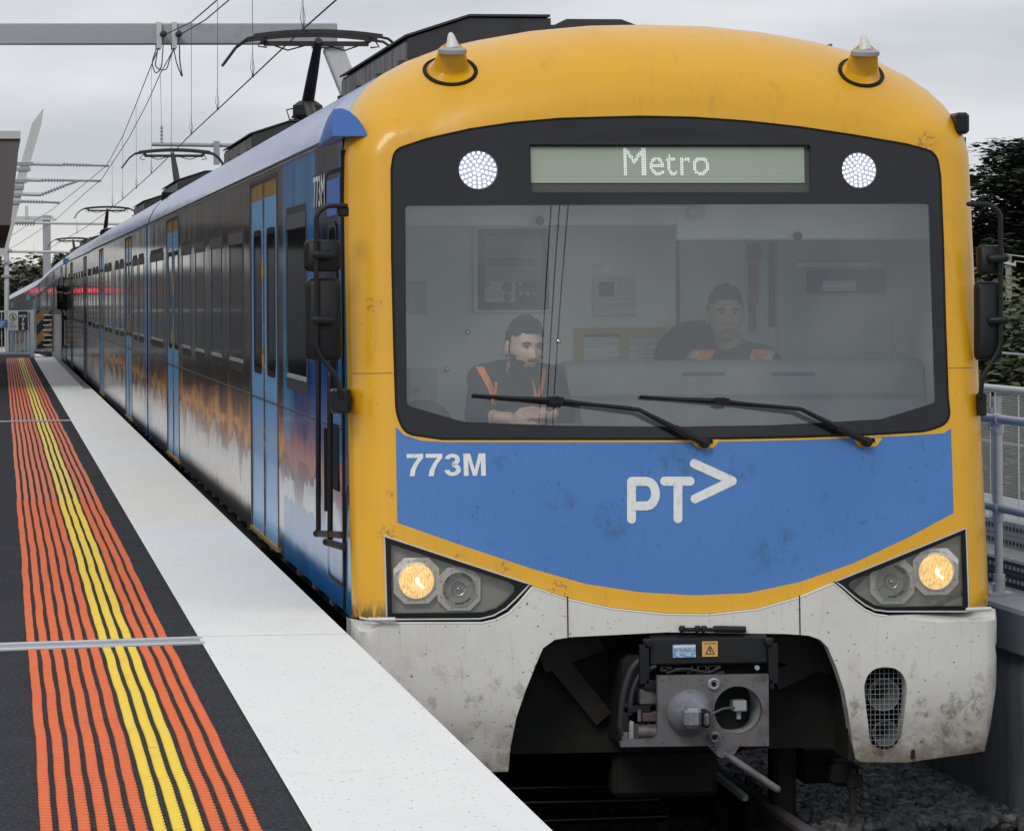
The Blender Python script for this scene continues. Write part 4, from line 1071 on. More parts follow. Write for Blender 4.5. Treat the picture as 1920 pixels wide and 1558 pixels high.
# ---- body of the leading carriage
def rrect(y0_, y1_, z0_, z1_, r_=.06): return smooth_poly([(y0_, z0_), (y1_, z0_), (y1_, z1_), (y0_, z1_)], r_, 4)
def Yl(px): return onX(px, 600, XC-HW).y-Y0
SIDEX = HW
def seam_y(z_): return .155*max(z_, 0)+.303
def sfn(sg, off=0.): return lambda P: [(sg*(SIDEX+off), p[0], p[1]) for p in P]
m_silver = Mat('bright_window_sill', (.52, .53, .53), .35, .4)
m_wframe = Mat('grey_window_frame', (.050, .050, .052), .4)
m_hopper = Mat('grey_hopper_vent', (.10, .10, .105), .4)
m_saloon = Mat('saloon_interior_panel', (.20, .20, .19), .7)
def window(parent, sg, y0_, y1_, z0_, z1_, hopper=True):
    o_ = rrect(y0_-.03, y1_+.03, z0_-.08, z1_+.03, .07); i_ = rrect(y0_+.012, y1_-.012, z0_+.012, z1_-.012, .05)
    fr = sheet('window', o_, [i_], sfn(sg, .002), m_wframe, parent, back=.03, backvec=(-sg, 0, 0), flip=sg < 0, smooth=False)
    sheet('pane', rrect(y0_, y1_, z0_, z1_, .05), [], sfn(sg, -.002), m_sideglass, fr, flip=sg < 0, smooth=False)
    mb = MB(); xx = sg*(SIDEX+.003); mb.box(min(xx-.003, xx+.003), max(xx-.003, xx+.003), y0_+.03, y1_-.03, z0_-.012, z0_+.012); mb.out('sill', m_silver, fr)
    if hopper:
        mb = MB(); xx = sg*(SIDEX+.003); mb.box(min(xx-.008, xx+.003), max(xx-.008, xx+.000), y0_+.02, y1_-.02, z1_-.10, z1_-.015); mb.out('hopper_vent', m_hopper, fr)
    return fr
def door(parent, sg, y0_, y1_):
    """two sliding leaves in a recess, with tall windows"""
    mid = (y0_+y1_)/2; x_ = sg*(SIDEX-.015)
    root = None
    for (a_, b_) in ((y0_+.05, mid-.025), (mid+.025, y1_-.05)):
        w0, w1 = (a_+b_)/2-.27*(b_-a_)*1.15, (a_+b_)/2+.27*(b_-a_)*1.15
        hole = rrect(w0, w1, 1.06, 1.99, .10)
        lf = sheet('door_leaf', [(a_, .0), (b_, .0), (b_, 2.31), (a_, 2.31)], [hole], sfn(sg, -.006), m_door, parent, back=.03, backvec=(-sg, 0, 0), flip=sg < 0, smooth=False)
        sheet('door_seal', rrect(w0-.012, w1+.012, 1.048, 2.002, .10), [rrect(w0+.03, w1-.03, 1.09, 1.96, .07)], sfn(sg, -.003), m_seal, lf, flip=sg < 0, smooth=False)
        sheet('pane', rrect(w0+.028, w1-.028, 1.088, 1.962, .07), [], sfn(sg, -.0075), m_sideglass, lf, flip=sg < 0, smooth=False)
    mb = MB(); a_, b_ = sorted((sg*(SIDEX-.02), sg*(SIDEX+.002)))
    mb.box(a_, b_, mid-.022, mid-.003, 0, 2.31); mb.box(a_, b_, mid+.003, mid+.022, 0, 2.31); dr = mb.out('door_rubber', m_doorrub, parent)
    for zz_ in (1.16, 1.72): mb = MB(); mb.ell((sg*(SIDEX+.004), mid, zz_), (.010, .026, .085), nu=8, nv=8); mb.out('door_handle', m_sillgold, dr, True)
    mb = MB(); a_, b_ = sorted((sg*(SIDEX-.05), sg*(SIDEX+.012))); mb.box(a_, b_, y0_, y1_, -.03, -.004); mb.out('door_sill', m_sillgold, parent)
    mb = MB(); a_, b_ = sorted((sg*(SIDEX-.02), sg*(SIDEX+.004)))
    for yy in (y0_+.02, y1_-.02): mb.box(a_, b_, yy-.022, yy+.022, -.004, 2.335)
    mb.box(a_, b_, y0_+.043, y1_-.043, 2.312, 2.335); mb.out('door_frame', m_wframe, parent)
def body(parent, L, wins, doors, cab):
    zt = 2.30
    for sg in (-1, 1):
        holes = [rrect(a_-.02, b_+.02, z0_-.07, z1_+.02, .06) for a_, b_, z0_, z1_, *_ in wins]+[[(a_, -.004), (b_, -.004), (b_, 2.335), (a_, 2.335)] for a_, b_ in doors]
        if cab: front = [(seam_y(z_)+.006, z_) for z_ in np.linspace(2.27, -.03, 8)]
        else: front = [(.14, 2.37), (.14, -.03)]
        top_ = 2.37
        out_ = ([(seam_y(2.37)+.006, 2.37)] if cab else [])+front+[(L-.14, -.03), (L-.14, top_)]
        gp = [(a_, b_) for a_ in np.arange(.8, L-.3, .8) for b_ in (.5, 2.2)]
        sheet('body_side', out_, holes, sfn(sg), m_side if cab else m_side_mid, parent, gp, flip=sg > 0, smooth=False)
        for wdef in wins: window(parent, sg, *wdef[:4], *(wdef[4:] or ()))
        for a_, b_ in doors: door(parent, sg, a_, b_)
        a_, b_ = sorted((sg*(SIDEX-.002), sg*(SIDEX+.018)))
        mb = MB(); mb.box(a_, b_, 1.0 if cab else .14, L-.14, 2.372, 2.390, .004); mb.out('gutter_strip', m_wframe, parent)
        a_, b_ = sorted((sg*(SIDEX-.002), sg*(SIDEX+.004))); mb = MB(); mb.box(a_, b_, .62 if cab else .14, L-.14, .885, .892); mb.out('waist_strip', m_wframe, parent)
    # roof
    T = [(-a_, b_) for a_, b_ in TOP[::-1]]+TOP[1:]; T = [p for p in T if p[1] > 2.28]
    T[0] = (-1.612, 2.37); T[-1] = (1.612, 2.37); T = resample(T, .05, False)
    ys0 = [float(q) for q in (Ff(T)+.012)] if cab else [.14]*len(T)
    n = len(T); v = []; f = []
    K = int(L/.6)
    for k in range(K+1):
        t = k/K
        for p, ya in zip(T, ys0): v.append((p[0], ya+(L-.14-ya)*t, p[1]))
    for k in range(K):
        for i in range(n-1): f.append((k*n+i, k*n+i+1, (k+1)*n+i+1, (k+1)*n+i))
    rf = mesh_obj('roof', v, f, m_roof, parent, True)
    # ends
    P = [(-1.6, -.03), (1.6, -.03), (1.6, 2.3)]+[p for p in T[::-1]]+[(-1.6, 2.3)]
    mb = MB()
    if not cab: mb.prism(P, lambda p: (p[0], .15, p[1]), lambda p: (p[0], .17, p[1]))
    mb.prism(P, lambda p: (p[0], L-.17, p[1]), lambda p: (p[0], L-.15, p[1])); mb.out('end_wall', m_dark, parent)
    mb = MB(); mb.box(-.9, .9, L-.16, L+.16, -.0, 2.5); mb.box(-1.45, 1.45, L-.05, L+.05, -.1, 2.75); mb.out('gangway', m_seal, parent)
    # underframe
    mb = MB(); y0_ = 1.2 if cab else .3
    mb.box(-1.52, 1.52, .75 if cab else .2, L-.2, -.16, -.032); mb.out('floor_beam', m_dark, parent)
    mb = MB(); mb.box(-1.56, 1.56, 7.5, L-7.5, -.75, -.165); mb.box(-1.2, 1.2, 5.8, L-5.8, -.6, -.165); mb.out('equipment_case', m_dark, parent)
    mb = MB()
    for k in range(int(L/1.1)):
        y_ = .9+k*1.1
        if y_ < L-.5: mb.box(-1.565, -1.53, y_, y_+.16, -.11, -.045); mb.box(1.53, 1.565, y_, y_+.16, -.11, -.045)
    mb.out('sole_bar_brackets', m_galvd, parent)['kind'] = 'stuff'
    for yb in (4.2, L-4.2):
        mb = MB(); mb.box(-1.05, 1.05, yb-1.5, yb+1.5, -.62, -.30, .04); mb.box(-1.15, -.95, yb-1.7, yb+1.7, -.75, -.40); mb.box(.95, 1.15, yb-1.7, yb+1.7, -.75, -.40); bg_ = mb.out('bogie', m_dark, parent)
        for dy in (-1.2, 1.2):
            mb = MB()
            for sx in (-.80, .80):
                mb.lathe([(.42, -.065), (.42, .045), (.455, .050), (.455, .075), (.2, .075)], (sx, yb+dy, -.655), (-1 if sx > 0 else 1, 0, 0), 28)
            mb.tube([(-.8, yb+dy, -.655), (.8, yb+dy, -.655)], .09, 12); autosmooth(mb.out('wheelset', m_dark, bg_))
def roof_unit(parent, y0_, y1_, z0_=2.66):
    k = [(-1.16, z0_), (-1.16, 2.945), (-.83, 3.055), (-.385, 3.055), (-.385, 3.02), (-.36, 3.02), (-.30, 3.052), (.0, 3.052), (.14, 3.00), (1.16, 2.90), (1.16, z0_)]
    mid = (y0_+y1_)/2
    mb = MB(); mb.prism(k, lambda p: (p[0], y0_, p[1]), lambda p: (p[0], y1_, p[1]))
    ru = mb.out('roof_unit', m_roofdark, parent)
    for sx in (-1, 1):
        a_, b_ = sorted((sx*1.161, sx*1.172)); n = 4
        for i in range(n):
            ya, yb = y0_+.02+(y1_-y0_-.04)*i/n, y0_+(y1_-y0_-.02)*(i+1)/n-.02; mb = MB(); mb.box(a_, b_, ya, yb, z0_, 2.925); mb.out('shroud_panel', m_roofside, ru)
    mb = MB()
    for sx in (-1, 1):
        for i in range(4):
            ya = y0_+.1+(y1_-y0_-.2)*i/3; a_, b_ = sorted((sx*1.174, sx*1.20)); mb.prism([(ya-.10, z0_), (ya+.10, z0_), (ya+.05, z0_+.17), (ya-.05, z0_+.17)], lambda p: (a_, p[0], p[1]), lambda p: (b_, p[0], p[1]))
            mb.tube([(sx*1.19, ya, z0_+.12), (sx*1.206, ya, z0_+.12)], .018, 8)
    q = mb.out('lifting_brackets', m_roofdark, ru)
    mb = MB();  mb.prism([(-1.18, 2.95), (-.83, 3.063), (-.39, 3.063), (-.39, 3.075), (-.83, 3.075), (-1.18, 2.962)], lambda p: (p[0], y0_-.015, p[1]), lambda p: (p[0], y1_+.015, p[1])); mb.out('unit_lid', m_roofdark, ru)
    mb = MB()
    for (a_, b_) in ((-1.0, 2.80), (-.6, 2.86), (-.2, 2.98), (.3, 2.98), (.7, 2.86), (-.9, 2.92)): mb.lathe([(.016, 0), (.012, .01)], (a_, y0_, b_), (0, -1, 0), 8)
    mb.out('rivets', m_roofside, ru)
    return ru
def pantograph(parent, yc, zh=4.33):
    m_p = m_panto
    mb = MB(); zb = 3.0
    mb.box(-.55, .55, yc-.75, yc-.68, zb+.18, zb+.26); mb.box(-.55, .55, yc+.9, yc+.97, zb+.18, zb+.26); mb.box(-.52, -.45, yc-.7, yc+.95, zb+.18, zb+.26); mb.box(.45, .52, yc-.7, yc+.95, zb+.18, zb+.26)
    for sx in (-.48, .48):
        for sy in (-.7, .93): mb.lathe([(.05, 0), (.08, .02), (.05, .04), (.08, .07), (.05, .09), (.08, .12), (.04, .18)], (sx, yc+sy, zb), (0, 0, 1), 10)
    pg = autosmooth(mb.out('pantograph', m_p, parent))
    kn = Vector((-.03, yc+.75, 3.62)); hd = Vector((0.02, yc-.05, zh-.10))
    mb = MB(); mb.tube([(-.02, yc-.55, zb+.22), kn], [.07, .055], 10); mb.lathe([(.12, -.09), (.16, -.05), (.16, .05), (.09, .10)], kn+Vector((0, 0, -.08)), (0, 0, 1), 12); mb.prism([(-.2, 3.3), (.2, 3.3), (.13, 3.5), (.05, 3.56), (-.05, 3.56), (-.13, 3.5)], lambda p: (p[0]+kn.x, kn.y-.04, p[1]), lambda p: (p[0]+kn.x, kn.y+.04, p[1])); mb.tube([(-.2, kn.y, 3.46), (-.10, kn.y, 3.52), (.10, kn.y, 3.52), (.2, kn.y, 3.46)], .018, 6)
    for sx in (-1, 1): mb.tube([(sx*.08+kn.x, kn.y-.06, 3.42), (sx*.2+kn.x, kn.y-.06, 3.44), (sx*.23+kn.x, kn.y-.06, 3.54), (sx*.10+kn.x, kn.y-.06, 3.57)], .009, 6)
    autosmooth(mb.out('lower_arm', m_p, pg))
    mb = MB(); mb.tube([kn, kn.lerp(hd, .5), hd], [.068, .058, .042], 10); mb.tube([kn+Vector((.05, .05, .05)), hd+Vector((.02, .08, -.05))], .012, 6); autosmooth(mb.out('upper_arm', m_p, pg))
    h_ = MB()
    for sy in (-.27, .27):
        pts = [Vector((x_, yc+sy, zh-.02-.05*(x_/.67)**2)) for x_ in np.linspace(-.67, .67, 9)]
        for a_, b_ in zip(pts[:-1], pts[1:]): h_.bar(a_, b_, .05, .045)
        for sx in (-1, 1):
            h_.tube([(sx*.64, yc+sy, zh-.075), (sx*.73, yc+sy*.9, zh-.09), (sx*.84, yc+sy*.7, zh-.17), (sx*.98, yc+sy*.4, zh-.36)], .015, 7)
    h_.bar((-.55, yc, zh-.13), (.55, yc, zh-.13), .05, .05)
    for sx in (-1, 1):
        h_.bar((sx*.55, yc-.27, zh-.10), (sx*.55, yc+.27, zh-.10), .04, .035)
        h_.tube([(sx*.12, yc, zh-.15), (sx*.3, yc, zh-.20), (sx*.5, yc, zh-.13)], .009, 6)
        h_.tube([(sx*.58, yc-.3, zh-.10), (sx*.63, yc-.3, zh-.18), (sx*.54, yc-.3, zh-.19)], .01, 6)
    autosmooth(h_.out('collector_head', m_p, pg))
    return pg
m_panto = Mat('sooty_pantograph', (.040, .034, .032), .6, .2).dirt(.5, (.10, .055, .04), 5)
z0w, z1w = 1.10, 2.04
winsA = [(Yl(575), Yl(538), 1.09, 2.06)]+[(Yl(b_), Yl(a_), z0w, z1w) for a_, b_ in ((431, 456), (397, 416), (367, 383), (342, 357), (294, 306))]+[(22.35, 23.75, z0w, z1w)]
doorsA = [(Yl(521), Yl(470)), (Yl(335.5), Yl(313))]
body(car, CL, winsA, doorsA, True)
for a_, b_ in ((1.78, 5.55), (13.9, 17.7)): roof_unit(car, a_, b_)
pantograph(car, 20.9)
mb = MB(); mb.box(-.9, .9, 6.5, 12.9, 2.9, 2.98, .02); mb.out('roof_duct', m_roofdark, car)
# cab side door outline + window + number
def on_side(name, poly, off, mat, parent, holes=()): return sheet(name, poly, list(holes), sfn(-1, off), mat, parent, flip=True, smooth=False)
cy0, cy1 = Yl(640.5), Yl(614)
cab_door = on_side('cab_door_outline', rrect(cy0-.02, cy1+.02, .08, 2.22, .09), .003, m_seal, car, [rrect(cy0, cy1, .10, 2.20, .08)])
cw = on_side('cab_door_window', rrect(Yl(633), Yl(617), 1.0, 1.95, .12), .005, m_wframe, cab_door, [rrect(Yl(633)+.025, Yl(617)-.025, 1.03, 1.92, .10)])
on_side('pane', rrect(Yl(633)+.025, Yl(617)-.025, 1.03, 1.92, .10), .004, m_sideglass, cab_door)
on_side('door_plate', rrect(cy0+.02, cy1-.03, 1.98, 2.17, .04), .004, m_eyebrow, cab_door)
mb = MB(); mb.tube([(-HW-.05, Yl(628), 1.0-.12), (-HW-.05, Yl(628), .45)], .011, 6); mb.box(-HW-.006, -HW-.001, Yl(634), Yl(624), .56, .90); mb.out('door_handle_recess', m_seal, cab_door)
V, F = text_mesh('773M', 1., .01, 1.0)
ya, yb = Yl(590), Yl(611); zt_, zb_ = 2.215, 2.045
V2 = [(ya+(yb-ya)*v_[0]/V[:, 0].max(), zb_+(zt_-zb_)*v_[1]) for v_ in V]
mesh_obj('side_number_773m', sfn(-1, .004)(V2), F, m_whiteprint, car)
# black strip window just behind the nose shell
mb = MB(); mb.box(-HW-.012, -HW+.02, seam_y(1.9)+.02, seam_y(1.9)+.05, -.02, 2.3); mb.out('nose_joint_strip', m_seal, car)
m_ins = Mat('dark_quarter_panel', (.03, .03, .032), .35)

# ---- cavity behind the skirt, coupler
mb = MB(); mb.box(-1.45, 1.45, .50, .60, -1.0+.25, -.02); 
mb.f = mb.f; mb.out('bulkhead', m_dark, car)
def px_bar(name, a_, b_, w_, y1, y2, mat, parent, up_=(0, 1, 0), h_=.06):
    mb = MB(); mb.bar(py_(*a_, y1), py_(*b_, y2), w_, h_, up_); return mb.out(name, mat, parent)
m_brace = Mat('grimy_brace', (.028, .026, .024), .7)
px_bar('brace', (1010, 1232), (1120, 1190), .16, .40, .44, m_brace, car)
px_bar('brace', (1045, 1240), (1130, 1345), .10, .42, .46, m_brace, car)
px_bar('brace', (1440, 1205), (1560, 1235), .16, .40, .44, m_brace, car)
px_bar('brace', (1450, 1275), (1560, 1225), .10, .42, .46, m_brace, car)
YP = -.14
m_coneM = Mat('worn_grey_cone', (.25, .25, .28), .4, .35).dirt(.7, (.09, .09, .10), 12)
def P2(px, py): p = py_(px, py, YP); return (p[0], p[2])
hxy = [P2(1384+45*math.cos(a_), 1331+45*math.sin(a_)) for a_ in np.linspace(0, 2*math.pi, 29)[:-1]]
plate = [P2(*q) for q in [(1233, 1267), (1441, 1264), (1442, 1398), (1386, 1399), (1375, 1417), (1363, 1422), (1346, 1418), (1328, 1398), (1164, 1400), (1164, 1392), (1170, 1387), (1226, 1384), (1233, 1377)]]
cp = sheet('coupler', plate, [hxy], lambda P: [(p[0], YP, p[1]) for p in P], m_steel, car, back=.045, smooth=False)
cp['label'] = 'rusty grey automatic coupler face plate with cone and socket'
# cylinder wall of the socket
v = [(p[0], YP+.02, p[1]) for p in hxy]+[(p[0], YP+.30, p[1]) for p in hxy]; n = len(hxy)
mesh_obj('socket', v+[(hxy[0][0], YP+.30, hxy[0][1])], [(i, (i+1) % n, n+(i+1) % n, n+i) for i in range(n)]+[tuple(range(n, 2*n))], m_galvd, cp, True)
k = 1/FPX*(Y0+YP)
cc = Vector(py_(1293, 1336, YP)); mb = MB()
mb.lathe([(45*k, 0), (44.5*k, .015), (43*k, .035), (40*k, .06), (35*k, .09), (28*k, .125), (20*k, .155), (12*k, .175)], cc, (0, -1, 0), 32); cone = autosmooth(mb.out('coupler_cone', m_coneM, cp), 60)
mb = MB(); c2_ = Vector(py_(1289, 1337, YP)); mb.box(c2_.x-.055, c2_.x+.03, YP-.235, YP-.10, c2_.z-.05, c2_.z+.05, .02); mb.out('cone_boss', m_coneM, cp)
mb = MB(); c3_ = Vector(py_(1307, 1337, YP)); mb.box(c3_.x-.02, c3_.x+.022, YP-.245, YP-.12, c3_.z-.045, c3_.z+.04, .012); mb.out('hook_slot', m_seal, cp)
mb = MB(); mb.box(c3_.x-.012, c3_.x+.014, YP-.262, YP-.2, c3_.z-.035, c3_.z+.028, .008); mb.tube([(c3_.x+.0, YP-.24, c3_.z+.012), (py_(1352, 1326, YP)[0], YP-.05, py_(1352, 1326, YP)[2]), (py_(1385, 1328, YP)[0], YP+.06, py_(1385, 1328, YP)[2])], .006, 8); mb.out('hook_plate', m_steel, cp)
mb = MB(); q = Vector(py_(1391, 1324, YP)); mb.box(q.x-.035, q.x+.035, YP+.04, YP+.14, q.z-.03, q.z+.025, .006); mb.tube([(q.x, YP+.08, q.z), (q.x, YP+.08, q.z-.07)], .012, 8); mb.out('socket_pin', m_galvd, cp)
for (px, py, r_, h_) in ((1338, 1282, 12, .02), (1338, 1381, 11, .05), (1338, 1400, 5.5, .02)):
    c_ = py_(px, py, YP); mb = MB(); mb.lathe([(r_*k, 0), (r_*k, h_*.6), (r_*.75*k, h_), (r_*.70*k, h_*.5), (r_*.45*k, h_*.4)], c_, (0, -1, 0), 20); o = autosmooth(mb.out('air_port', m_galvd, cp), 50)
    mb = MB(); mb.lathe([(r_*.42*k, 0), (r_*.4*k, h_*.5+.002)], c_, (0, -1, 0), 12); mb.out('port_hole', m_seal, cp)
mb = MB()
for (px, py) in ((1241, 1274), (1432, 1271), (1433, 1391), (1242, 1390), (1315, 1273), (1319, 1283), (1357, 1282), (1362, 1272), (1357, 1380), (1319, 1380)): mb.lathe([(.009, 0), (.007, .006)], py_(px, py, YP), (0, -1, 0), 8)
mb.out('bolts', m_steel, cp)
mb = MB(); a_, b_ = Vector(py_(1352, 1408, YP+.01)), Vector(py_(1457, 1479, YP-.05)); mb.tube([a_, b_], .019, 12, rcap=True); mb.lathe([(.03, 0), (.03, .03)], a_+Vector((0, .01, 0)), (0, -1, 0), 12); autosmooth(mb.out('uncoupling_lever', m_steel, cp))
# electric coupler box
YB = -.05
a_, b_ = py_(1218, 1190, YB), py_(1439, 1249, YB)
mb = MB(); mb.prism([(YB+.05, a_[2]+.015), (YB+.0, a_[2]-.02), (YB-.01, b_[2]+.02), (YB+.03, b_[2]), (YB+.42, b_[2]), (YB+.42, a_[2]+.015)], lambda p: (a_[0], p[0], p[1]), lambda p: (b_[0], p[0], p[1]))
eb = bevel(mb.out('electric_coupler_box', m_black, car), .008)
for (x0, x1, y0_, y1_, mt, nm) in ((1262, 1304.5, 1208, 1232.5, 'b', 'blue_sticker'), (1317, 1345.6, 1202, 1231, 'o', 'warning_sticker')):
    p0, p1 = py_(x0, y1_, YB-.018), py_(x1, y0_, YB-.018)
    q = lambda u, v_, o=0.: (p0[0]+(p1[0]-p0[0])*u, YB-.0115+(-.002-.0005)-o - .0*(v_), p0[2]+(p1[2]-p0[2])*v_)
    yf = lambda u, v_, o: (p0[0]+(p1[0]-p0[0])*u, YB-.018-o, p0[2]+(p1[2]-p0[2])*v_)
    if mt == 'b':
        ms_ = Mat('blue_label', (.16, .33, .60), .5); ms_.col(ms_.mix(ms_.noise(60, 4).step(.45, .65), (.14, .30, .58), (.5, .6, .7)))
        st_ = MB(); st_.add([yf(0, 0, 0), yf(1, 0, 0), yf(1, 1, 0), yf(0, 1, 0)], [(0, 1, 2, 3)]); st_.box(p0[0], p1[0], YB-.017, YB-.0, p0[2], p1[2]); so2 = st_.out(nm, ms_, eb)
        st_ = MB(); st_.add([yf(.02, .72, .001), yf(.98, .72, .001), yf(.98, .97, .001), yf(.02, .97, .001)], [(0, 1, 2, 3)]); st_.out('label_band', m_paper, eb)
        st_ = MB()
        for i in range(9): st_.add([yf(.1+i*.09, .30, .001), yf(.16+i*.09, .30, .001), yf(.16+i*.09, .45, .001), yf(.1+i*.09, .45, .001)], [(0, 1, 2, 3)])
        st_.out('label_print', m_paper, eb)
    else:
        st_ = MB(); st_.add([yf(0, 0, 0), yf(1, 0, 0), yf(1, 1, 0), yf(0, 1, 0)], [(0, 1, 2, 3)]); st_.box(p0[0], p1[0], YB-.017, YB-.0, p0[2], p1[2]); st_.out(nm, Mat('orange_label', (.62, .36, .12), .5), eb)
        st_ = MB(); T0, T1, T2 = (.22, .18), (.78, .18), (.5, .72)
        for (A_, B_) in ((T0, T1), (T1, T2), (T2, T0), ((.52, .58), (.46, .42)), ((.46, .42), (.56, .42)), ((.56, .42), (.49, .26))):
            u = Vector(B_)-Vector(A_); m_ = Vector((-u.y, u.x)).normalized()*.028
            st_.add([yf(A_[0]-m_.x, A_[1]-m_.y, .001), yf(B_[0]-m_.x, B_[1]-m_.y, .001), yf(B_[0]+m_.x, B_[1]+m_.y, .001), yf(A_[0]+m_.x, A_[1]+m_.y, .001)], [(0, 1, 2, 3)])
        V_, F_ = text_mesh('CAUTION', 1., 0., 1.); V_ = V_*[.8/V_[:, 0].max(), .12]+[.1, .82]; st_.add([yf(p[0], p[1], .001) for p in V_], F_)
        st_.out('warning_triangle', m_seal, eb)
mb = MB(); q0 = Vector(py_(1275, 1180, YB)); q1 = Vector(py_(1398, 1180, YB)); q2 = Vector(py_(1338, 1179, YB))
mb.tube([q0, q1], .010, 8); mb.tube([q2, q1+Vector((.0, 0, 0))], .017, 8); 
for px in (1279, 1308, 1320): c_ = Vector(py_(px, 1178, YB)); mb.lathe([(.016, -.012), (.018, 0), (.012, .014)], c_, (0, 0, 1), 10); mb.tube([c_, c_+Vector((0, .04, -.05))], .008, 6)
autosmooth(mb.out('latch_rod', m_black, eb))
for (p_a, p_b, p_c, p_d) in (((1216, 1205), (1207, 1208), (1208, 1282), (1233, 1286)), ((1440, 1203), (1448, 1206), (1450, 1281), (1441, 1284))):
    pts = [Vector(py_(*q, YB-.02)) for q in (p_a, p_b, p_c, p_d)]; mb = MB()
    for u_, v_ in zip(pts[:-1], pts[1:]): mb.bar(u_, v_, .05, .030, (0, 1, 0) if False else (0, 1, 0))
    mb.lathe([(.022, 0), (.018, .03)], pts[0]+Vector((0, 0, 0)), (0, -1, 0), 12); bevel(mb.out('support_arm', m_black, eb), .005)
mb = MB(); c_ = py_(1418.5, 1251, YB); mb.lathe([(.012, 0), (.012, .02)], c_, (0, -1, 0), 12); mb.out('cable_gland', m_galvd, eb)
# clutter between box and plate
mb = MB(); rr = random.Random(5)
for i in range(14):
    px = rr.uniform(1240, 1345); c_ = Vector(py_(px, rr.uniform(1250, 1264), YB+.03)); mb.box(c_.x-rr.uniform(.01, .04), c_.x+rr.uniform(.01, .04), c_.y-.02, c_.y+.04, c_.z-.012, c_.z+rr.uniform(.005, .02), .004)
mb.tube(bend([py_(1250, 1262, YB), py_(1280, 1252, YB-.02), py_(1330, 1262, YB), py_(1350, 1250, YB)], .05), .007, 6); mb.out('coupler_fittings', m_brace, cp)
m_hose = Mat('black_hose', (.022, .022, .024), .5)
for pts, r_ in (([(1212, 1228), (1185, 1250), (1168, 1300), (1163, 1360), (1168, 1378)], .020), ([(1230, 1248), (1200, 1262), (1183, 1300), (1180, 1340)], .016), ([(1236, 1300), (1220, 1320), (1214, 1350), (1222, 1378), (1238, 1384)], .007), ([(1215, 1340), (1205, 1352), (1212, 1372), (1225, 1382)], .005), ([(1445, 1225), (1448, 1240), (1440, 1262)], .006)):
    mb = MB(); mb.tube(bend([Vector(py_(*q, -.04)) for q in pts], .2), r_, 10); autosmooth(mb.out('air_hose', m_hose, cp), 60)
for (x0, x1, y0_, y1_, mt) in ((1200, 1234, 1292, 1322, m_steel), (1168, 1222, 1322, 1338, m_black), (1165, 1180, 1318, 1375, m_black), (1203, 1234, 1334, 1354, m_steel), (1180, 1190, 1352, 1388, m_galvd), (1166, 1180, 1368, 1388, m_steel), (1192, 1234, 1358, 1386, m_steel)):
    p0, p1 = py_(x0, y1_, -.06), py_(x1, y0_, -.06); mb = MB(); mb.box(p0[0], p1[0], -.06, .06, p0[2], p1[2], .008); mb.out('valve_block', mt, cp)
mb = MB(); mb.tube([py_(1195, 1372, -.08), py_(1234, 1372, -.08)], .032, 14); mb.tube([py_(1199, 1330, -.08), py_(1199, 1352, -.08)], .010, 8); autosmooth(mb.out('air_cylinder', m_steel, cp))
# draft gear behind
mb = MB(); mb.box(-.30, .34, .05, .6, -.70, -.22, .03); mb.out('draft_gear', m_dark, car)
# hanging things under the nose
for (x0, x1, y0_, y1_, yd_) in ((1150, 1345, 1402, 1496, .55), (1452, 1494, 1365, 1560, .75), (1478, 1520, 1380, 1440, 1.2), (1502, 1600, 1405, 1470, 1.0), (1400, 1475, 1500, 1600, 1.0), (1340, 1400, 1508, 1600, 1.3), (1560, 1612, 1428, 1475, .6)):
    p0, p1 = py_(x0, y1_, yd_), py_(x1, y0_, yd_); mb = MB(); mb.box(p0[0], p1[0], yd_, yd_+.18, p0[2], p1[2], .025); mb.out('undergear', m_dark, car)
mb = MB(); p0, p1 = py_(1594, 1530, .5), py_(1606, 1440, .5); mb.box(p0[0], p1[0], .5, .53, p0[2], p1[2], .004); p0, p1 = py_(1590, 1478, .5), py_(1618, 1452, .5); mb.box(p0[0], p1[0], .49, .54, p0[2], p1[2], .006); mb.out('lifeguard', m_brace, car)
m_gloss = Mat('wet_black_steel', (.012, .012, .013), .22)
mb = MB(); mb.tube([py_(930, 1478, 1.5), py_(1175, 1472, 1.5)], .022, 10); mb.tube([py_(900, 1506, 1.35), py_(1235, 1498, 1.35)], .026, 10); mb.tube([py_(960, 1540, 1.3), py_(1250, 1530, 1.3)], .02, 10); autosmooth(mb.out('brake_rigging', m_gloss, car), 60)
mb = MB(); mb.bar(py_(1343, 1452, 1.0), py_(1398, 1496, .7), .03, .03); mb.out('earth_bar', m_galvd, car)

# ---- cab interior
YW = 2.28
def ibox(name, x0, x1, y0_, y1_, mat, parent, yd=YW, d=.02, bev=.004, off=0.):
    p0, p1 = py_(x0, y1_, yd), py_(x1, y0_, yd); mb = MB(); mb.box(p0[0], p1[0], yd-d-off, yd-off, p0[2], p1[2], bev); return mb.out(name, mat, parent)
mb = MB(); mb.box(-1.54, 1.54, YW, YW+.03, -.02, 2.46); cw_ = mb.out('cab_back_wall', m_cabwall, car)
mb = MB(); mb.box(-1.58, -1.55, .75, YW, -.02, 2.4); mb.box(1.55, 1.58, .75, YW, -.02, 2.4); mb.out('cab_side_wall', m_cabwall, car)
mb = MB(); mb.box(-1.5, 1.5, .62, YW, 2.42, 2.46); mb.out('cab_ceiling', m_cablight, car)
mb = MB(); mb.box(-1.5, 1.5, .55, YW, -.03, -.01); mb.out('cab_floor', m_dash, car)
for (x0, x1, y1_, yd) in ((752, 1268, 424, .95), (1268, 1760, 450, .95)):
    p0, p1 = py_(x0, y1_, yd), py_(x1, 340, yd); mb = MB(); mb.box(p0[0], p1[0], yd, yd+.25, p0[2], 2.40, .01); mb.out('ceiling_valance', m_cablight, car)
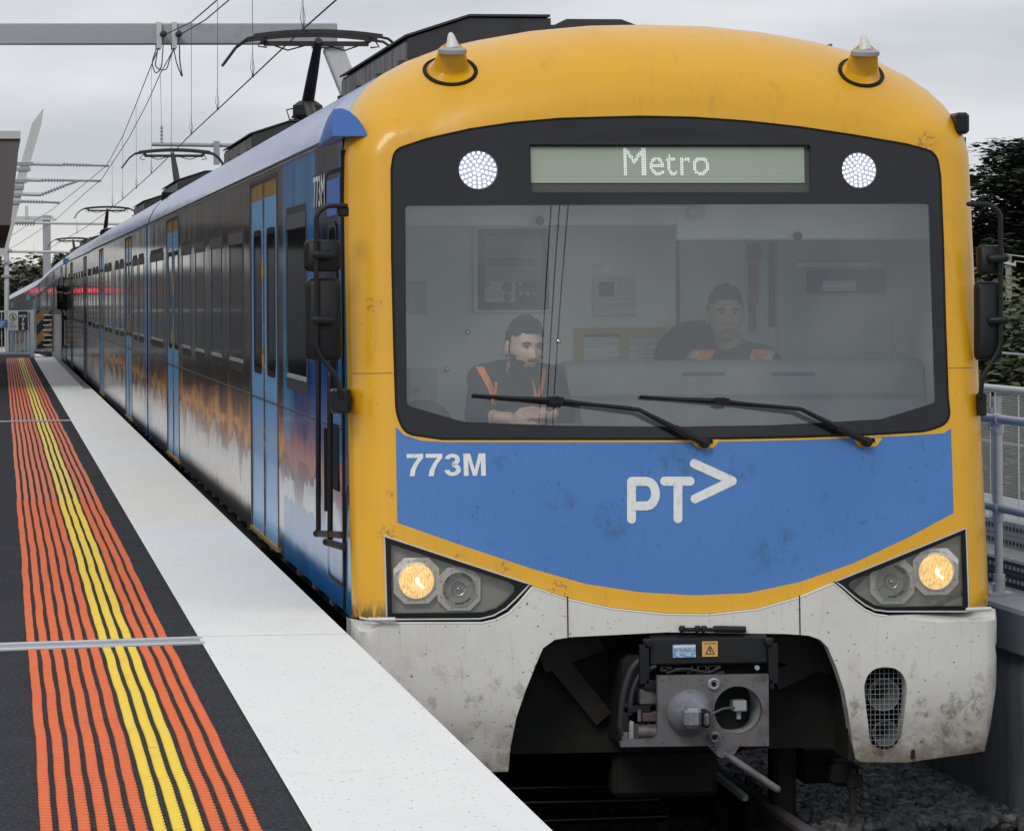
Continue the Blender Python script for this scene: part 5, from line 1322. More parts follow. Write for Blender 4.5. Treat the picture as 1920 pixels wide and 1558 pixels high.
# electrical cabinet
q = ibox('electrical_cabinet', 886, 1033, 425, 587, m_cabwall, cw_, d=.05)
ibox('cabinet_recess', 894, 1026, 430, 581, m_cabdark, cw_, d=.012, off=.052)
m_cabpan = Mat('cabinet_panel', (.24, .25, .21), .6)
ibox('cabinet_panel', 905, 1012, 443, 567, m_cabpan, cw_, d=.010, off=.066)
ibox('cabinet_panel', 908, 999, 446, 470, Mat('pinkish_panel', (.27, .24, .21), .6), cw_, d=.006, off=.078)
ibox('breaker_row', 915, 1000, 487, 497, m_paper, cw_, d=.012, off=.078)
for i in range(11): ibox('breaker', 915+i*7.8, 920+i*7.8, 485, 499, m_cabdark, cw_, d=.02, off=.084, bev=0)
ibox('instrument_panel', 905, 962, 527, 567, m_cabwall2, cw_, d=.008, off=.078)
ibox('instrument_panel', 964, 1010, 527, 567, m_cabdark, cw_, d=.004, off=.078)
for (px, py, r_, mt) in ((951, 538, 10, m_dash), (951, 557, 7, m_dash), (913, 534, 5, m_dash), (929, 553, 5, m_galv), (976, 551, 4.5, m_galv), (988, 551, 4.5, m_galv), (1001, 551, 4.5, m_galvd), (975, 532, 4, m_galv)):
    c_ = py_(px, py, YW-.085); mb = MB(); mb.lathe([(r_*.0028, 0), (r_*.0028, .01), (r_*.0022, .016)], c_, (0, -1, 0), 16); autosmooth(mb.out('dial', mt, cw_))
# notices
ibox('notice', 1110, 1190, 522, 562, m_cabwall2, cw_); ibox('notice', 1110, 1190, 519, 524, m_paper, cw_, d=.026); ibox('notice', 1110, 1190, 564, 594, m_paper, cw_); ibox('notice', 1122, 1150, 529, 556, m_cabdark, cw_, d=.026)
ibox('notice_board', 1076, 1246, 614, 680, m_cabyellow, cw_); ibox('notice', 1093, 1160, 628, 677, m_paper, cw_, d=.028); ibox('notice', 1093, 1160, 626, 633, m_cabdark, cw_, d=.030); ibox('notice', 1179, 1231, 634, 677, m_paper, cw_, d=.028); ibox('notice', 1192, 1216, 640, 666, m_cabwall2, cw_, d=.030)
ibox('shelf_trim', 1110, 1130, 497, 502, m_paper, cw_)
# doorway and right side of the wall
ibox('corridor_door', 1268, 1452, 452, 690, m_cabwall2, cw_, d=.015); ibox('corridor_door', 1456, 1700, 452, 690, m_cabwall2, cw_, d=.03)
ibox('door_edge', 1268, 1272, 424, 690, m_cabdark, cw_, d=.03); 
ibox('tool_holder', 1398, 1422, 458, 486, m_cabdark, cw_, d=.07); ibox('extinguisher', 1402, 1418, 486, 570, m_red, cw_, d=.06); ibox('extinguisher_base', 1402, 1414, 570, 622, m_cabdark, cw_, d=.05); ibox('tool_holder', 1440, 1450, 455, 612, m_cabdark, cw_, d=.05)
ibox('shelf', 1486, 1655, 492, 502, m_cablight, cw_, d=.08)
ibox('equipment_box', 1510, 1652, 508, 550, m_cabdark, cw_, d=.12); ibox('box_label', 1533, 1596, 526, 546, m_paper, cw_, d=.01, off=.121)
ibox('cabinet_side', 1700, 1712, 452, 690, m_cabdark, cw_, d=.04)
ibox('vent_trim', 1318, 1356, 489, 494, m_paper, cw_)
c_, d_ = Vector(py_(1680, 452, YW-.3)), Vector(py_(1680, 690, YW-.3)); mb = MB(); mb.tube([c_, d_], .019, 12); autosmooth(mb.out('grab_pole', Mat('yellow_pole', (.55, .42, .04), .4), cw_))
ibox('switch_box', 766, 816, 690, 775, m_cabwall2, cw_, d=.08)
c_ = py_(780, 732, YW-.085); mb = MB(); mb.lathe([(.018, 0), (.016, .012)], c_, (0, -1, 0), 14); mb.out('stop_button', m_redbtn, cw_)
ibox('side_panel', 764, 800, 528, 590, m_cabwall2, cw_, d=.01)
for (px, py) in ((877, 623), (838, 693), (765, 574), (1047, 640)):
    c_ = py_(px, py, YW-.02) if px != 1047 else py_(px, py, .42); mb = MB(); mb.ell(c_, (.016, .012, .016), nu=14, nv=8); o = mb.out('door_stud', m_chrome, cw_, True)
for (px, py) in ((1012, 414), (1496, 443)):
    c_ = py_(px, py, .9); mb = MB(); mb.ell(c_, (.024, .02, .024), nu=14, nv=10); mb.tube([c_, Vector(c_)+Vector((0, .06, .01))], .012, 8); o = mb.out('spot_lamp', m_cabdark, cw_, True)
p0 = py_(1305, 400, .85); mb = MB(); mb.box(p0[0]-.04, p0[0]+.045, .83, .93, p0[2]-.03, p0[2]+.03, .01); mb.out('cab_camera', m_cabwall2, cw_)
# dashboard
def prism_x(mb, x0, x1, prof): return mb.prism(prof, lambda p: (x0, p[0], p[1]), lambda p: (x1, p[0], p[1]))
xa = py_(1056, 690, .8)[0]
mb = MB(); prism_x(mb, xa, 1.42, [(.70, 1.0), (.74, 1.19), (.80, 1.225), (1.25, 1.20), (1.25, .75), (.70, .75)]); db = bevel(mb.out('dashboard', m_dash, car), .03, 3)
mb = MB(); prism_x(mb, xa+.02, 1.34, [(.30, .80), (.34, .955), (.42, 1.03), (.75, 1.05), (.75, .80)]); bevel(mb.out('dashboard_shelf', m_dash, db), .015, 2)
mb = MB(); prism_x(mb, -1.33, xa+.04, [(.33, .80), (.34, .905), (.36, .918), (.80, .918), (.80, .80)]); bevel(mb.out('dashboard_ledge', m_dash, db), .01, 2)
mb = MB()
for (x0, x1) in ((1278, 1358), (1447, 1528)):
    p0, p1 = py_(x0, 703, .735), py_(x1, 699, .735); mb.box(p0[0], p1[0], .725, .76, p0[2]-.004, p1[2]+.004)
mb.out('air_vent', m_cabdark, db)
# rounded console end at the far side
mb = MB(); mb.ell((1.20, 1.0, 1.06), (.22, .22, .20)); mb.out('console_hump', m_dash, db, True)
mb = MB(); mb.ell((-1.25, .50, .93), (.16, .12, .11)); mb.out('window_blind_roll', m_cabdark, db, True)
# driver's seat: top-level, it is a thing one could lift out
SO = Vector(py_(1300, 660, 1.75))+ORG
st = empty('driver_seat', (SO.x, SO.y+.05, 0), 'dark navy high-backed seat behind the seated driver', 'seat')
def seatpart(name, f, mat):
    mb = MB(); f(mb); return bevel(mb.out(name, mat, st, origin=(SO.x, SO.y+.05, 0)), .05, 3)
seatpart('backrest', lambda mb: mb.prism(smooth_poly([(-.24, .6), (.27, .6), (.27, 1.22), (.15, 1.42), (-.08, 1.42), (-.22, 1.28)], .1, 4), lambda p: (SO.x+.03+p[0], SO.y+.10, p[1]), lambda p: (SO.x+.03+p[0], SO.y+.22, p[1])), m_seat)
seatpart('seat_cushion', lambda mb: mb.box(SO.x-.22, SO.x+.28, SO.y-.40, SO.y+.10, .48, .60), m_seat)
seatpart('seat_post', lambda mb: mb.box(SO.x-.05, SO.x+.11, SO.y-.2, SO.y, 0, .48), m_cabdark)

# ================================================================== the other carriages
poses = [(3.38, 42.9, 0.0), (3.41, 67.1, 0), (3.41, 91.2, 0), (3.41, 115.3, -.10), (3.24, 139.4, -.45), (2.20, 163.4, -1.05)]
wT = [(1.0, 2.4, z0w, z1w), (2.95, 4.3, z0w, z1w), (7.7, 9.1, z0w, z1w), (9.7, 11.1, z0w, z1w), (12.9, 14.3, z0w, z1w), (14.8, 16.2, z0w, z1w), (19.75, 21.1, z0w, z1w), (21.7, 23.1, z0w, z1w)]
tcar = empty('train_carriage', (3.38, 42.9, 0), 'second carriage from the front, coupled behind the leading one, without a cab', 'train carriage', 'carriages of the train')
body(tcar, 24.2, wT, [(4.85, 7.1), (16.95, 19.2)], False)
for a_, b_ in ((12.1, 15.9), (2.2, 6.0)): roof_unit(tcar, a_, b_)
def place(o, i, rev=False):
    a_, b_ = Vector(poses[i]), Vector(poses[i+1]) if i+1 < len(poses) else Vector(poses[i])
    d = b_-a_; yaw = -math.atan2(d.x, d.y); pit = math.atan2(d.z, math.hypot(d.x, d.y))
    if rev: o.location = a_+d.normalized()*CL*.985; o.rotation_euler = (-pit, 0, yaw+math.pi)
    else: o.location = a_; o.rotation_euler = (pit, 0, yaw)
SKIP = {'wiper', 'number_773m', 'side_number_773m', 'coupler', 'electric_coupler_box', 'undergear', 'brake_rigging', 'earth_bar', 'lifeguard', 'brace', 'dashboard', 'cab_back_wall', 'air_hose', 'horn', 'valve_block', 'logo_letter_p', 'logo_letter_t', 'logo_arrow', 'draft_gear'}
def copy_car(src, label):
    c = src.copy(); link(c); c['label'] = label
    for ch in list(src.children):
        if ch.name.split('.')[0] in SKIP: continue
        copy_tree(ch, c)
    return c
c3 = copy_car(car, 'third carriage, its yellow cab end facing away at the rear of the first set'); place(c3, 1, True)
c4 = copy_car(car, 'fourth carriage, its yellow cab end coupled against the rear of the first three-carriage set'); place(c4, 2)
c5 = copy_car(tcar, 'fifth carriage, far off where the train starts to curve left above the hazard board'); place(c5, 3)
c6 = copy_car(car, 'last and farthest visible carriage, its rounded end above the platform-end gate'); place(c6, 4, True)
# ================================================================== PEOPLE
def g2(a, b, sa, sb): return math.exp(-(a*a)/(2*sa*sa)-(b*b)/(2*sb*sb))
def head_pt(th, ph, off=0.):
    n = Vector((math.sin(th)*math.cos(ph), math.sin(th)*math.sin(ph), math.cos(th)))
    x_, y_, z_ = n.x*.077, n.y*.098, n.z*.118
    t = max(0, -n.z-.05); x_ *= 1-.30*t**1.3
    if y_ > 0: y_ *= 1.05-.45*t
    else: y_ *= .96+.02*t; 
    if n.z > 0: x_ *= 1+.03*n.z
    if y_ < 0:
        f = -1
        y_ += f*.006*g2(x_, z_-.035, .045, .012)                        # brow
        for sx in (-1, 1): y_ += .012*g2(x_-sx*.031, z_-.014, .014, .010)   # sockets
        for sx in (-1, 1): y_ += f*.006*g2(x_-sx*.045, z_+.022, .02, .018)  # cheeks
        zz_ = min(1, max(0, (.020-z_)/.046)); y_ += f*.024*zz_*math.exp(-x_*x_/(2*(.0075+.004*zz_)**2)) if -.030 < z_ < .020 else f*.024*g2(0, z_+.030, 1, .006)*math.exp(-x_*x_/(2*.0115**2)) if z_ <= -.030 else 0
        y_ += f*.006*g2(x_, z_+.052, .022, .005)+f*.006*g2(x_, z_+.066, .019, .005)-f*.003*g2(x_, z_+.059, .026, .0025)
        y_ += f*.007*g2(x_, z_+.096, .02, .014)+.004*g2(x_, z_+.080, .03, .006)
    p = Vector((x_, y_, z_))
    return p + n*off
def head_mesh(mb, c, Rm, sc, off=lambda th, ph, p: 0., keep=None, nu=72, nv=54):
    base = len(mb.v); ok = []
    for i in range(nv+1):
        for j in range(nu):
            th, ph = math.pi*(i+.001)/(nv+.002), 2*math.pi*j/nu
            p0 = head_pt(th, ph); p = head_pt(th, ph, off(th, ph, p0)); ok.append(True if keep is None else keep(p0)); mb.v.append(tuple(c+Rm @ (p*sc)))
    for i in range(nv):
        for j in range(nu):
            q = (i*nu+j, (i+1)*nu+j, (i+1)*nu+(j+1) % nu, i*nu+(j+1) % nu)
            if keep is None or all(ok[k] for k in q): mb.f.append(tuple(base+k for k in q))
def capsule(mb, pts, rad, n=14): mb.tube(pts, rad, n, rcap=True)
def hand(mb, wr, d, side, up_, sc, curl=(.25, .35, .3), spread=.15, thumb=1):
    d, side, up_ = d.normalized(), side.normalized(), up_.normalized()
    rot = Matrix((side, d, up_)).transposed()
    mb.ell(wr+d*.048*sc, (.043*sc, .056*sc, .0165*sc), rot)
    capsule(mb, [wr-d*.03*sc, wr+d*.02*sc], [.027*sc, .030*sc])
    for i, (ox, L) in enumerate(((-.031, .90), (-.0105, 1.0), (.0105, .95), (.030, .76))):
        p = wr+d*(.085-.006*abs(i-1))*sc+side*ox*sc; dd_ = (d+side*(ox*spread/.03)).normalized(); pts = [p-dd_*.02*sc, p]; a_ = 0
        for ln, cu in zip((.044, .027, .022), curl):
            a_ += cu; v_ = dd_*math.cos(a_)-up_*math.sin(a_); p = p+v_*ln*L*sc; pts.append(p)
        capsule(mb, pts, [.0095*sc, .0098*sc, .0088*sc, .0080*sc, .0068*sc], 10)
    p = wr+d*.025*sc-side*thumb*.030*sc; t1 = (d*.7-side*thumb*.75-up_*.15).normalized(); t2 = (d*.95-side*thumb*.25-up_*.25).normalized()
    capsule(mb, [p, p+t1*.035*sc, p+t1*.035*sc+t2*.030*sc, p+t1*.035*sc+t2*.052*sc], [.015*sc, .0125*sc, .0105*sc, .0085*sc], 10)
def fuse(o, vox, smooth=4):
    r = o.modifiers.new('fuse', 'REMESH'); r.mode = 'VOXEL'; r.voxel_size = vox; r.use_smooth_shade = True
    if smooth: s_ = o.modifiers.new('soft', 'SMOOTH'); s_.factor = .5; s_.iterations = smooth
    return o
def ribbon(name, pts, width, mat, parent, target, org, off=.006, wdir=Vector((1, 0, 0))):
    P = [Vector((p[0], min(q[1] for q in pts)-.25, p[2])) for p in pts]; N = 26
    v, f = [], []
    for i in range(N+1):
        t = i/N*(len(P)-1); k = min(int(t), len(P)-2); p = P[k].lerp(P[k+1], t-k)
        for j in range(6): v.append(p+wdir*width*(j/5-.5))
    for i in range(N):
        for j in range(5): f.append((i*6+j, i*6+j+1, (i+1)*6+j+1, (i+1)*6+j))
    o = mesh_obj(name, v, f, mat, parent, True, origin=org)
    s_ = o.modifiers.new('drape', 'SHRINKWRAP'); s_.target = target; s_.wrap_method = 'PROJECT'; s_.wrap_mode = 'ABOVE_SURFACE'; s_.use_project_y = True; s_.use_positive_direction = True; s_.use_negative_direction = False; s_.offset = off
    s2 = o.modifiers.new('thick', 'SOLIDIFY'); s2.thickness = .003
    return o
def person(name, label, org, headc, yaw, pitch, roll, sc, skin, neck, shL, shR, elL, elR, wrL, wrR, handL, handR, hip, beard, group=None):
    root = empty(name, org, label, 'person')
    Rm = (Matrix.Rotation(yaw, 3, 'Z') @ Matrix.Rotation(pitch, 3, 'X') @ Matrix.Rotation(roll, 3, 'Y'))
    bs = sc; sc = sc*1.18
    mb = MB(); head_mesh(mb, headc, Rm, sc)
    for sx in (-1, 1):
        e_ = headc+Rm @ Vector((sx*.078*sc, .012*sc, -.004*sc)); mb.ell(e_, (.010*sc, .020*sc, .033*sc), Rm)
    nb = headc+Rm @ Vector((0, .02*sc, -.06*sc))
    capsule(mb, [nb, neck], [.054*sc, .062*sc], 18)
    hs = sc; sc = bs*1.05
    mid = (shL+shR)/2
    capsule(mb, [shL, mid+Vector((0, .01, .015)), shR], [.066*sc, .085*sc, .066*sc], 16)
    capsule(mb, [mid-Vector((0, 0, .05)), mid.lerp(hip, .5), hip], [.135*sc, .14*sc, .15*sc], 18)
    for (a_, b_, c_) in ((shL, elL, wrL), (shR, elR, wrR)):
        capsule(mb, [a_, a_.lerp(b_, .5), b_], [.058*sc, .050*sc, .043*sc], 14); capsule(mb, [b_, b_.lerp(c_, .35), c_], [.044*sc, .043*sc, .028*sc], 14)
    for (w_, a) in ((wrL, handL), (wrR, handR)): hand(mb, w_, a[0], a[1], a[2], sc*1.12, a[3], thumb=a[4])
    b = fuse(mb.out('body', skin, root, origin=org), .0036, 1)
    # shirt
    sb = MB(); capsule(sb, [shL, mid+Vector((0, .01, .018)), shR], [.080*sc, .098*sc, .080*sc], 18)
    capsule(sb, [mid-Vector((0, 0, .05)), mid.lerp(hip, .5), hip], [.158*sc, .165*sc, .17*sc], 20)
    sb.ell(mid+Vector((-.09, 0, -.06)), (.10, .11, .13)); sb.ell(mid+Vector((.09, 0, -.06)), (.10, .11, .13))
    for (a_, b_, c_) in ((shL, elL, wrL), (shR, elR, wrR)):
        capsule(sb, [a_, a_.lerp(b_, .5)+Vector((0, 0, -.005)), b_], [.075*sc, .068*sc, .060*sc], 14); capsule(sb, [b_, b_.lerp(c_, .45)], [.058*sc, .052*sc], 14)
    for k_ in range(9):     # collar
        a_ = math.pi*(.15+.7*k_/8)
        sb.ell(neck+Vector((math.cos(a_)*.072*sc, math.sin(a_)*.05*sc+.0, .02*sc+.02*math.sin(a_))), (.02, .02, .03))
    shirt = fuse(sb.out('shirt', m_cloth, root, origin=org), .009, 5)
    dsp = shirt.modifiers.new('folds', 'DISPLACE'); tx = bpy.data.textures.get('folds') or bpy.data.textures.new('folds', 'CLOUDS'); tx.noise_scale = .09; dsp.texture = tx; dsp.strength = .022; dsp.texture_coords = 'GLOBAL'
    # hair
    sc = hs
    hb_ = MB()
    def hairkeep(p):
        wob = .004*math.sin(p.x*210)+.003*math.sin(p.x*470+1)+.10*abs(p.x)*0
        if p.z > .074+wob-.25*max(0, abs(p.x)-.03): return True
        if p.y > .030: return p.z > -.050
        if p.y > -.012: return p.z > .020+.004*math.sin(p.z*300)
        return p.z > .050 and abs(p.x) > .050 and p.y > -.055 or p.z > .070
    head_mesh(hb_, headc, Rm, sc, lambda th, ph, p: .004+.020*max(0, p.z/.118)**2+.005*(math.sin(p.x*130+p.z*60)*math.sin(p.y*150+1)+.6*math.sin(p.x*310)*math.sin(p.z*270)), hairkeep)
    hair = hb_.out('hair', m_hair, root, True, origin=org); s_ = hair.modifiers.new('t', 'SOLIDIFY'); s_.thickness = .012; s_.offset = -1
    # face pieces
    def at(x_, y_, z_): return headc+Rm @ (Vector((x_, y_, z_))*sc)
    for sx in (-1, 1):
        mb = MB(); mb.ell(at(sx*.031, -.0765, .0135), (.0115*sc, .010*sc, .0042*sc), Rm); ey = mb.out('eye', m_eyew, root, True, origin=org)
        mb = MB(); mb.ell(at(sx*.031+.002, -.0845, .0135), (.0056*sc, .004*sc, .0044*sc), Rm); mb.out('iris', m_eyed, ey, True, origin=None if False else org)
        mb = MB(); mb.tube([at(sx*.014, -.092, .030), at(sx*.030, -.092, .0345), at(sx*.050, -.080, .027)], [.0042*sc, .0048*sc, .0028*sc], 7); mb.out('eyebrow', m_hair, root, True, origin=org)
        mb = MB(); mb.tube([at(sx*.017, -.083, .0165), at(sx*.031, -.0885, .0205), at(sx*.045, -.079, .0155)], .0022*sc, 6); mb.out('eyelid', m_hair, root, True, origin=org)
    mb = MB(); mb.tube([at(-.022, -.088, -.060), at(-.008, -.0985, -.056), at(.008, -.0985, -.056), at(.022, -.088, -.060)], [.002*sc, .0042*sc, .0042*sc, .002*sc], 7); mb.tube([at(-.019, -.088, -.063), at(0, -.0985, -.067), at(.019, -.088, -.063)], [.002*sc, .005*sc, .002*sc], 7); mb.out('lips', m_lip, root, True, origin=org)
    if beard:
        bb = MB()
        def bk(p):
            if p.y > -.004: return p.z < -.078 and p.y < .03
            if p.z > .03: return False
            if p.z > -.022: return p.y > -.024
            if abs(p.x) < .026 and -.068 < p.z: return p.z < -.038 and p.z > -.050 or abs(p.x) > .024
            return p.z < -.070+.0 or abs(p.x) > .026+(.030*(max(0, (-.012-p.z)) < .03))
        head_mesh(bb, headc, Rm, sc, lambda th, ph, p: .003+.028*min(1, max(0, (-p.z-.06)/.04))*(1 if p.y < .03 else .3)+.003*math.sin(p.x*300)*math.sin(p.z*260), bk)
        bd = bb.out('beard', m_hair, root, True, origin=org); s_ = bd.modifiers.new('t', 'SOLIDIFY'); s_.thickness = .010; s_.offset = -1
    return root, shirt
W_ = lambda px, py, y_: Vector(py_(px, py, y_))+ORG
# standing man leaning on the ledge
hc = W_(983, 652, .62); O1 = Vector((hc.x, ORG.y+1.15, 0))
p1, sh1 = person('person', 'bearded man in navy shirt and orange vest leaning on folded hands behind the windscreen', O1, hc, R(17), R(8), R(3), 1.0, m_skin,
    W_(972, 708, .74), W_(905, 712, .80), W_(1037, 716, .80), W_(893, 780, .56), W_(1050, 782, .52), W_(945, 784, .385), W_(1024, 776, .39),
    (Vector((1, -.12, -.10)), Vector((0, -.96, -.35)), Vector((.0, -.25, .96)), (.10, .20, .2), -1), (Vector((-1, -.16, .02)), Vector((.1, -.92, -.45)), Vector((-.1, -.45, .9)), (.30, .45, .35), 1),
    Vector((O1.x, ORG.y+1.20, .62)), True)
fr1 = ORG.y+.5
ribbon('vest_band', [W_(904, 690, .66), W_(914, 708, .60), W_(926, 740, .58), W_(932, 762, .55)], .038, m_hivis, p1, sh1, O1)
ribbon('vest_band', [W_(1022, 694, .66), W_(1021, 706, .62), W_(1018, 728, .60), W_(1014, 750, .58)], .026, m_hivis, p1, sh1, O1)
ribbon('vest_band', [W_(936, 718, .60), W_(931, 738, .60), W_(925, 758, .60)], .02, m_hivis, p1, sh1, O1, .008)
ribbon('vest_band', [W_(1000, 712, .60), W_(1003, 728, .60), W_(1006, 744, .60)], .016, m_hivis, p1, sh1, O1, .008)
mb = MB(); mb.tube([W_(1026, 767, .395), W_(1031, 773, .39)], .034, 14); mb.out('wrist_watch', m_cabdark, p1, origin=O1)
# seated driver
hc2 = W_(1360, 592, 1.50); O2 = Vector((hc2.x, ORG.y+1.62, 0))
p2, sh2 = person('person', 'seated driver with dark cap of hair, orange vest with grey tape, behind the dashboard', O2, hc2, R(-3), R(2), R(0), 1.03, m_skin2,
    W_(1368, 655, 1.60), W_(1312, 678, 1.62), W_(1434, 676, 1.62), W_(1295, 760, 1.50), W_(1452, 760, 1.50), W_(1320, 755, 1.27), W_(1420, 755, 1.27),
    (Vector((.2, -1, -.1)), Vector((1, .2, 0)), Vector((0, -.1, 1)), (.2, .4, .4), 1), (Vector((-.2, -1, -.1)), Vector((1, -.2, 0)), Vector((0, -.1, 1)), (.2, .4, .4), -1),
    Vector((O2.x, ORG.y+1.62, .66)), False)
ribbon('vest_band', [W_(1316, 657, 1.62), W_(1314, 672, 1.50), W_(1312, 700, 1.45)], .13, m_hivis, p2, sh2, O2)
ribbon('vest_band', [W_(1424, 656, 1.62), W_(1426, 672, 1.50), W_(1434, 700, 1.45)], .13, m_hivis, p2, sh2, O2)
ribbon('reflective_tape', [W_(1302, 661, 1.62), W_(1301, 674, 1.50), W_(1300, 700, 1.45)], .04, m_reflect, p2, sh2, O2, .011)
ribbon('reflective_tape', [W_(1442, 661, 1.62), W_(1442, 674, 1.50), W_(1448, 700, 1.45)], .04, m_reflect, p2, sh2, O2, .011)

# ================================================================== OVERHEAD LINE
def wire(name, pts, r_, label, cat, parent=None, mat=None, org=None):
    mb = MB(); mb.tube(pts, r_, 6); o = mb.out(name, mat or m_wire, parent, True, origin=org)
    if label: tag(o, label, cat)
    return o
def pz(px, py, Y): return onY(px, py, Y)
# contact wire; strung over the middle of the track, then following the curve
CWp = [Vector((3.1, -45, 4.36)), Vector((3.2, 20, 4.35))]+[pz(568.7, 54.7, 39), pz(474, 144, 47.3), pz(408, 206, 55.6), pz(359, 251.5, 63.8), pz(321, 290, 73), pz(284, 326, 84), pz(230, 373.7, 100), pz(193, 403, 112), pz(160, 427, 125), pz(100, 462, 150), pz(60, 482, 170), pz(25, 500, 190), pz(-30, 520, 220)]
contact = wire('contact_wire', CWp, .009, 'long contact wire running over the pantographs along the middle of the train', 'overhead wire')
def dropper(parent, top, bot, loop=True):
    mb = MB(); mb.tube([top, bot], .0045, 5); 
    if loop: mb.tube([bot+Vector((0, 0, .0)), bot+Vector((-.03, 0, .10)), bot+Vector((-.01, 0, .32)), bot+Vector((.02, 0, .10)), bot], .004, 5)
    mb.box(bot.x-.012, bot.x+.012, bot.y-.03, bot.y+.03, bot.z-.02, bot.z+.03)
    mb.out('dropper', m_wire, parent)
for (x0, y0_, x1, y1_, Y) in ((567, -60, 568.7, 54, 39), (473, -60, 474, 143, 47.3), (408, 3, 408, 205, 55.6), (359, 42, 359, 251, 63.8), (322, 95, 321, 289, 73), (284, 122, 284, 325, 84), (255, 196, 256, 352, 92), (230, 256, 230, 373, 100), (210, 300, 211, 386, 106), (143, 398, 145, 437, 131), (63, 455, 64, 480, 168)):
    dropper(contact, pz(x0, y0_, Y), pz(x1, y1_, Y))
mA = wire('messenger_wire', [Vector((3.36, -45, 4.9)), Vector((3.42, 20, 4.95)), pz(640, -180, 46), pz(520, -90, 52), pz(408, 0, 55.6), pz(359, 42, 63.8), pz(306, 67, 65.9)], .011, 'left one of the two thick wires slanting up from the clamps on the big beam', 'overhead wire')
mB = wire('messenger_wire', [Vector((3.52, -45, 4.9)), Vector((3.55, 20, 5.0)), pz(660, -180, 46), pz(545, -90, 52), pz(430, 0, 57.5), pz(385, 38, 61.5), pz(335, 67, 65.9)], .011, 'right one of the two thick wires slanting up from the clamps on the big beam', 'overhead wire')
mC = wire('messenger_wire', [pz(297, 92, 66.1), pz(284, 122, 74), pz(255, 196, 89), pz(230, 256, 100), pz(200, 311, 108), pz(150, 352, 122), pz(95, 395, 150), pz(20, 443, 180), pz(-40, 470, 210)], .010, 'upper slack wire running down from the beam towards the leaning mast', 'overhead wire')
mD = wire('messenger_wire', [pz(326, 92, 66.1), pz(300, 140, 74), pz(275, 196, 86), pz(240, 262, 98), pz(190, 337, 108), pz(160, 362, 122), pz(105, 412, 150), pz(28, 462, 180), pz(-40, 490, 210)], .010, 'lower slack wire running down from the beam towards the leaning mast', 'overhead wire')
# big portal beam
def frame_obj(name, loc_, label, cat): return empty(name, loc_, label, cat)
YB_ = 66.0; a_, b_ = pz(0, 45, YB_), pz(630, 84, YB_)
PO = Vector((6.4, YB_, -1)); pb = frame_obj('portal_frame', PO, 'big horizontal galvanised beam with a slanting leg behind the front pantograph', 'gantry')
c_, d_ = pz(0, 46, YB_), pz(0, 85, YB_); e_, f_ = pz(631, 46, YB_), pz(631, 83, YB_)
mb = MB(); sl_ = (e_-c_)/(e_.x-c_.x); L0 = c_-sl_*12
mb.bar((L0+(d_-c_)/2), (e_+f_)/2, .32, (c_-d_).length); bevel(mb.out('beam', m_galvd, pb, origin=PO), .02)
g_, h_ = pz(622, 84, YB_), pz(672, 210, YB_); mb = MB(); dd2 = (h_-g_).normalized(); mb.bar(g_-Vector((0, 0, .02)), g_+dd2*8.2, .36, .30, (0, 1, 0)); q = bevel(mb.out('leg', m_galv, pb, origin=PO), .05)
mb = MB(); mb.box(g_.x-.34, g_.x+.20, YB_-.24, YB_+.24, g_.z-.06, g_.z+.0); mb.out('leg_plate', m_galvd, pb, origin=PO)
for px in (298, 327):
    t_, u_ = pz(px, 42, YB_-.22), pz(px, 91, YB_-.22); mb = MB(); mb.box(t_.x-.045, t_.x+.045, YB_-.24, YB_-.17, u_.z, t_.z); mb.box(t_.x-.045, t_.x+.045, YB_+.17, YB_+.24, u_.z, t_.z); mb.bar((t_.x-.045, YB_-.2, t_.z-.02), (t_.x-.045, YB_+.2, t_.z-.02), .02, .03)
    cl = mb.out('beam_clamp', m_galv, pb, origin=PO)
    k_ = pz(px+6, 66, YB_-.3); mb = MB(); mb.lathe([(.03, 0), (.055, .02), (.055, .05), (.03, .06), (.06, .08), (.03, .12)], k_, (.3, -.9, .2), 12); autosmooth(mb.out('insulator', m_cabdark, cl, origin=PO))
for pts in (([(293, 92), (284, 120), (292, 140), (303, 128), (307, 70)]), ([(296, 92), (290, 128), (312, 134), (318, 112), (326, 92)]), ([(326, 94), (331, 120), (341, 144)]), ([(336, 70), (337, 118), (342, 144)])):
    mb = MB(); mb.tube(bend([pz(px, py, YB_-.25) for px, py in pts], .3), .012, 6); mb.out('jumper_cable', m_wire, pb, True, origin=PO)
# second, far portal
Y2 = 185; PO2 = pz(88, 560, Y2); pb2 = frame_obj('portal_frame', PO2, 'far smaller galvanised portal with square post at the left behind the train roof', 'gantry')
a_, b_ = pz(-60, 411, Y2), pz(100, 409, Y2); mb = MB(); mb.bar(a_, b_, .3, .20); mb.bar(a_+Vector((0, 0, -.2)), b_+Vector((-.3, 0, -.2)), .25, .12); mb.out('beam', m_galv, pb2, origin=PO2)
a_, b_ = pz(87.5, 404, Y2), pz(87.5, 600, Y2); mb = MB(); mb.box(a_.x-.19, a_.x+.19, Y2-.2, Y2+.2, b_.z-5, a_.z); bevel(mb.out('post', m_galvd, pb2, origin=PO2), .02)
mb = MB()
for px in (50,): q_ = pz(px, 398, Y2); mb.box(q_.x-.08, q_.x+.08, Y2-.2, Y2+.2, q_.z-.3, q_.z+.3)
q_ = pz(100, 412, Y2-.3); mb.bar(pz(60, 410, Y2-.3), pz(106, 412, Y2-.3), .08, .10); mb.out('bracket', m_galv, pb2, origin=PO2)
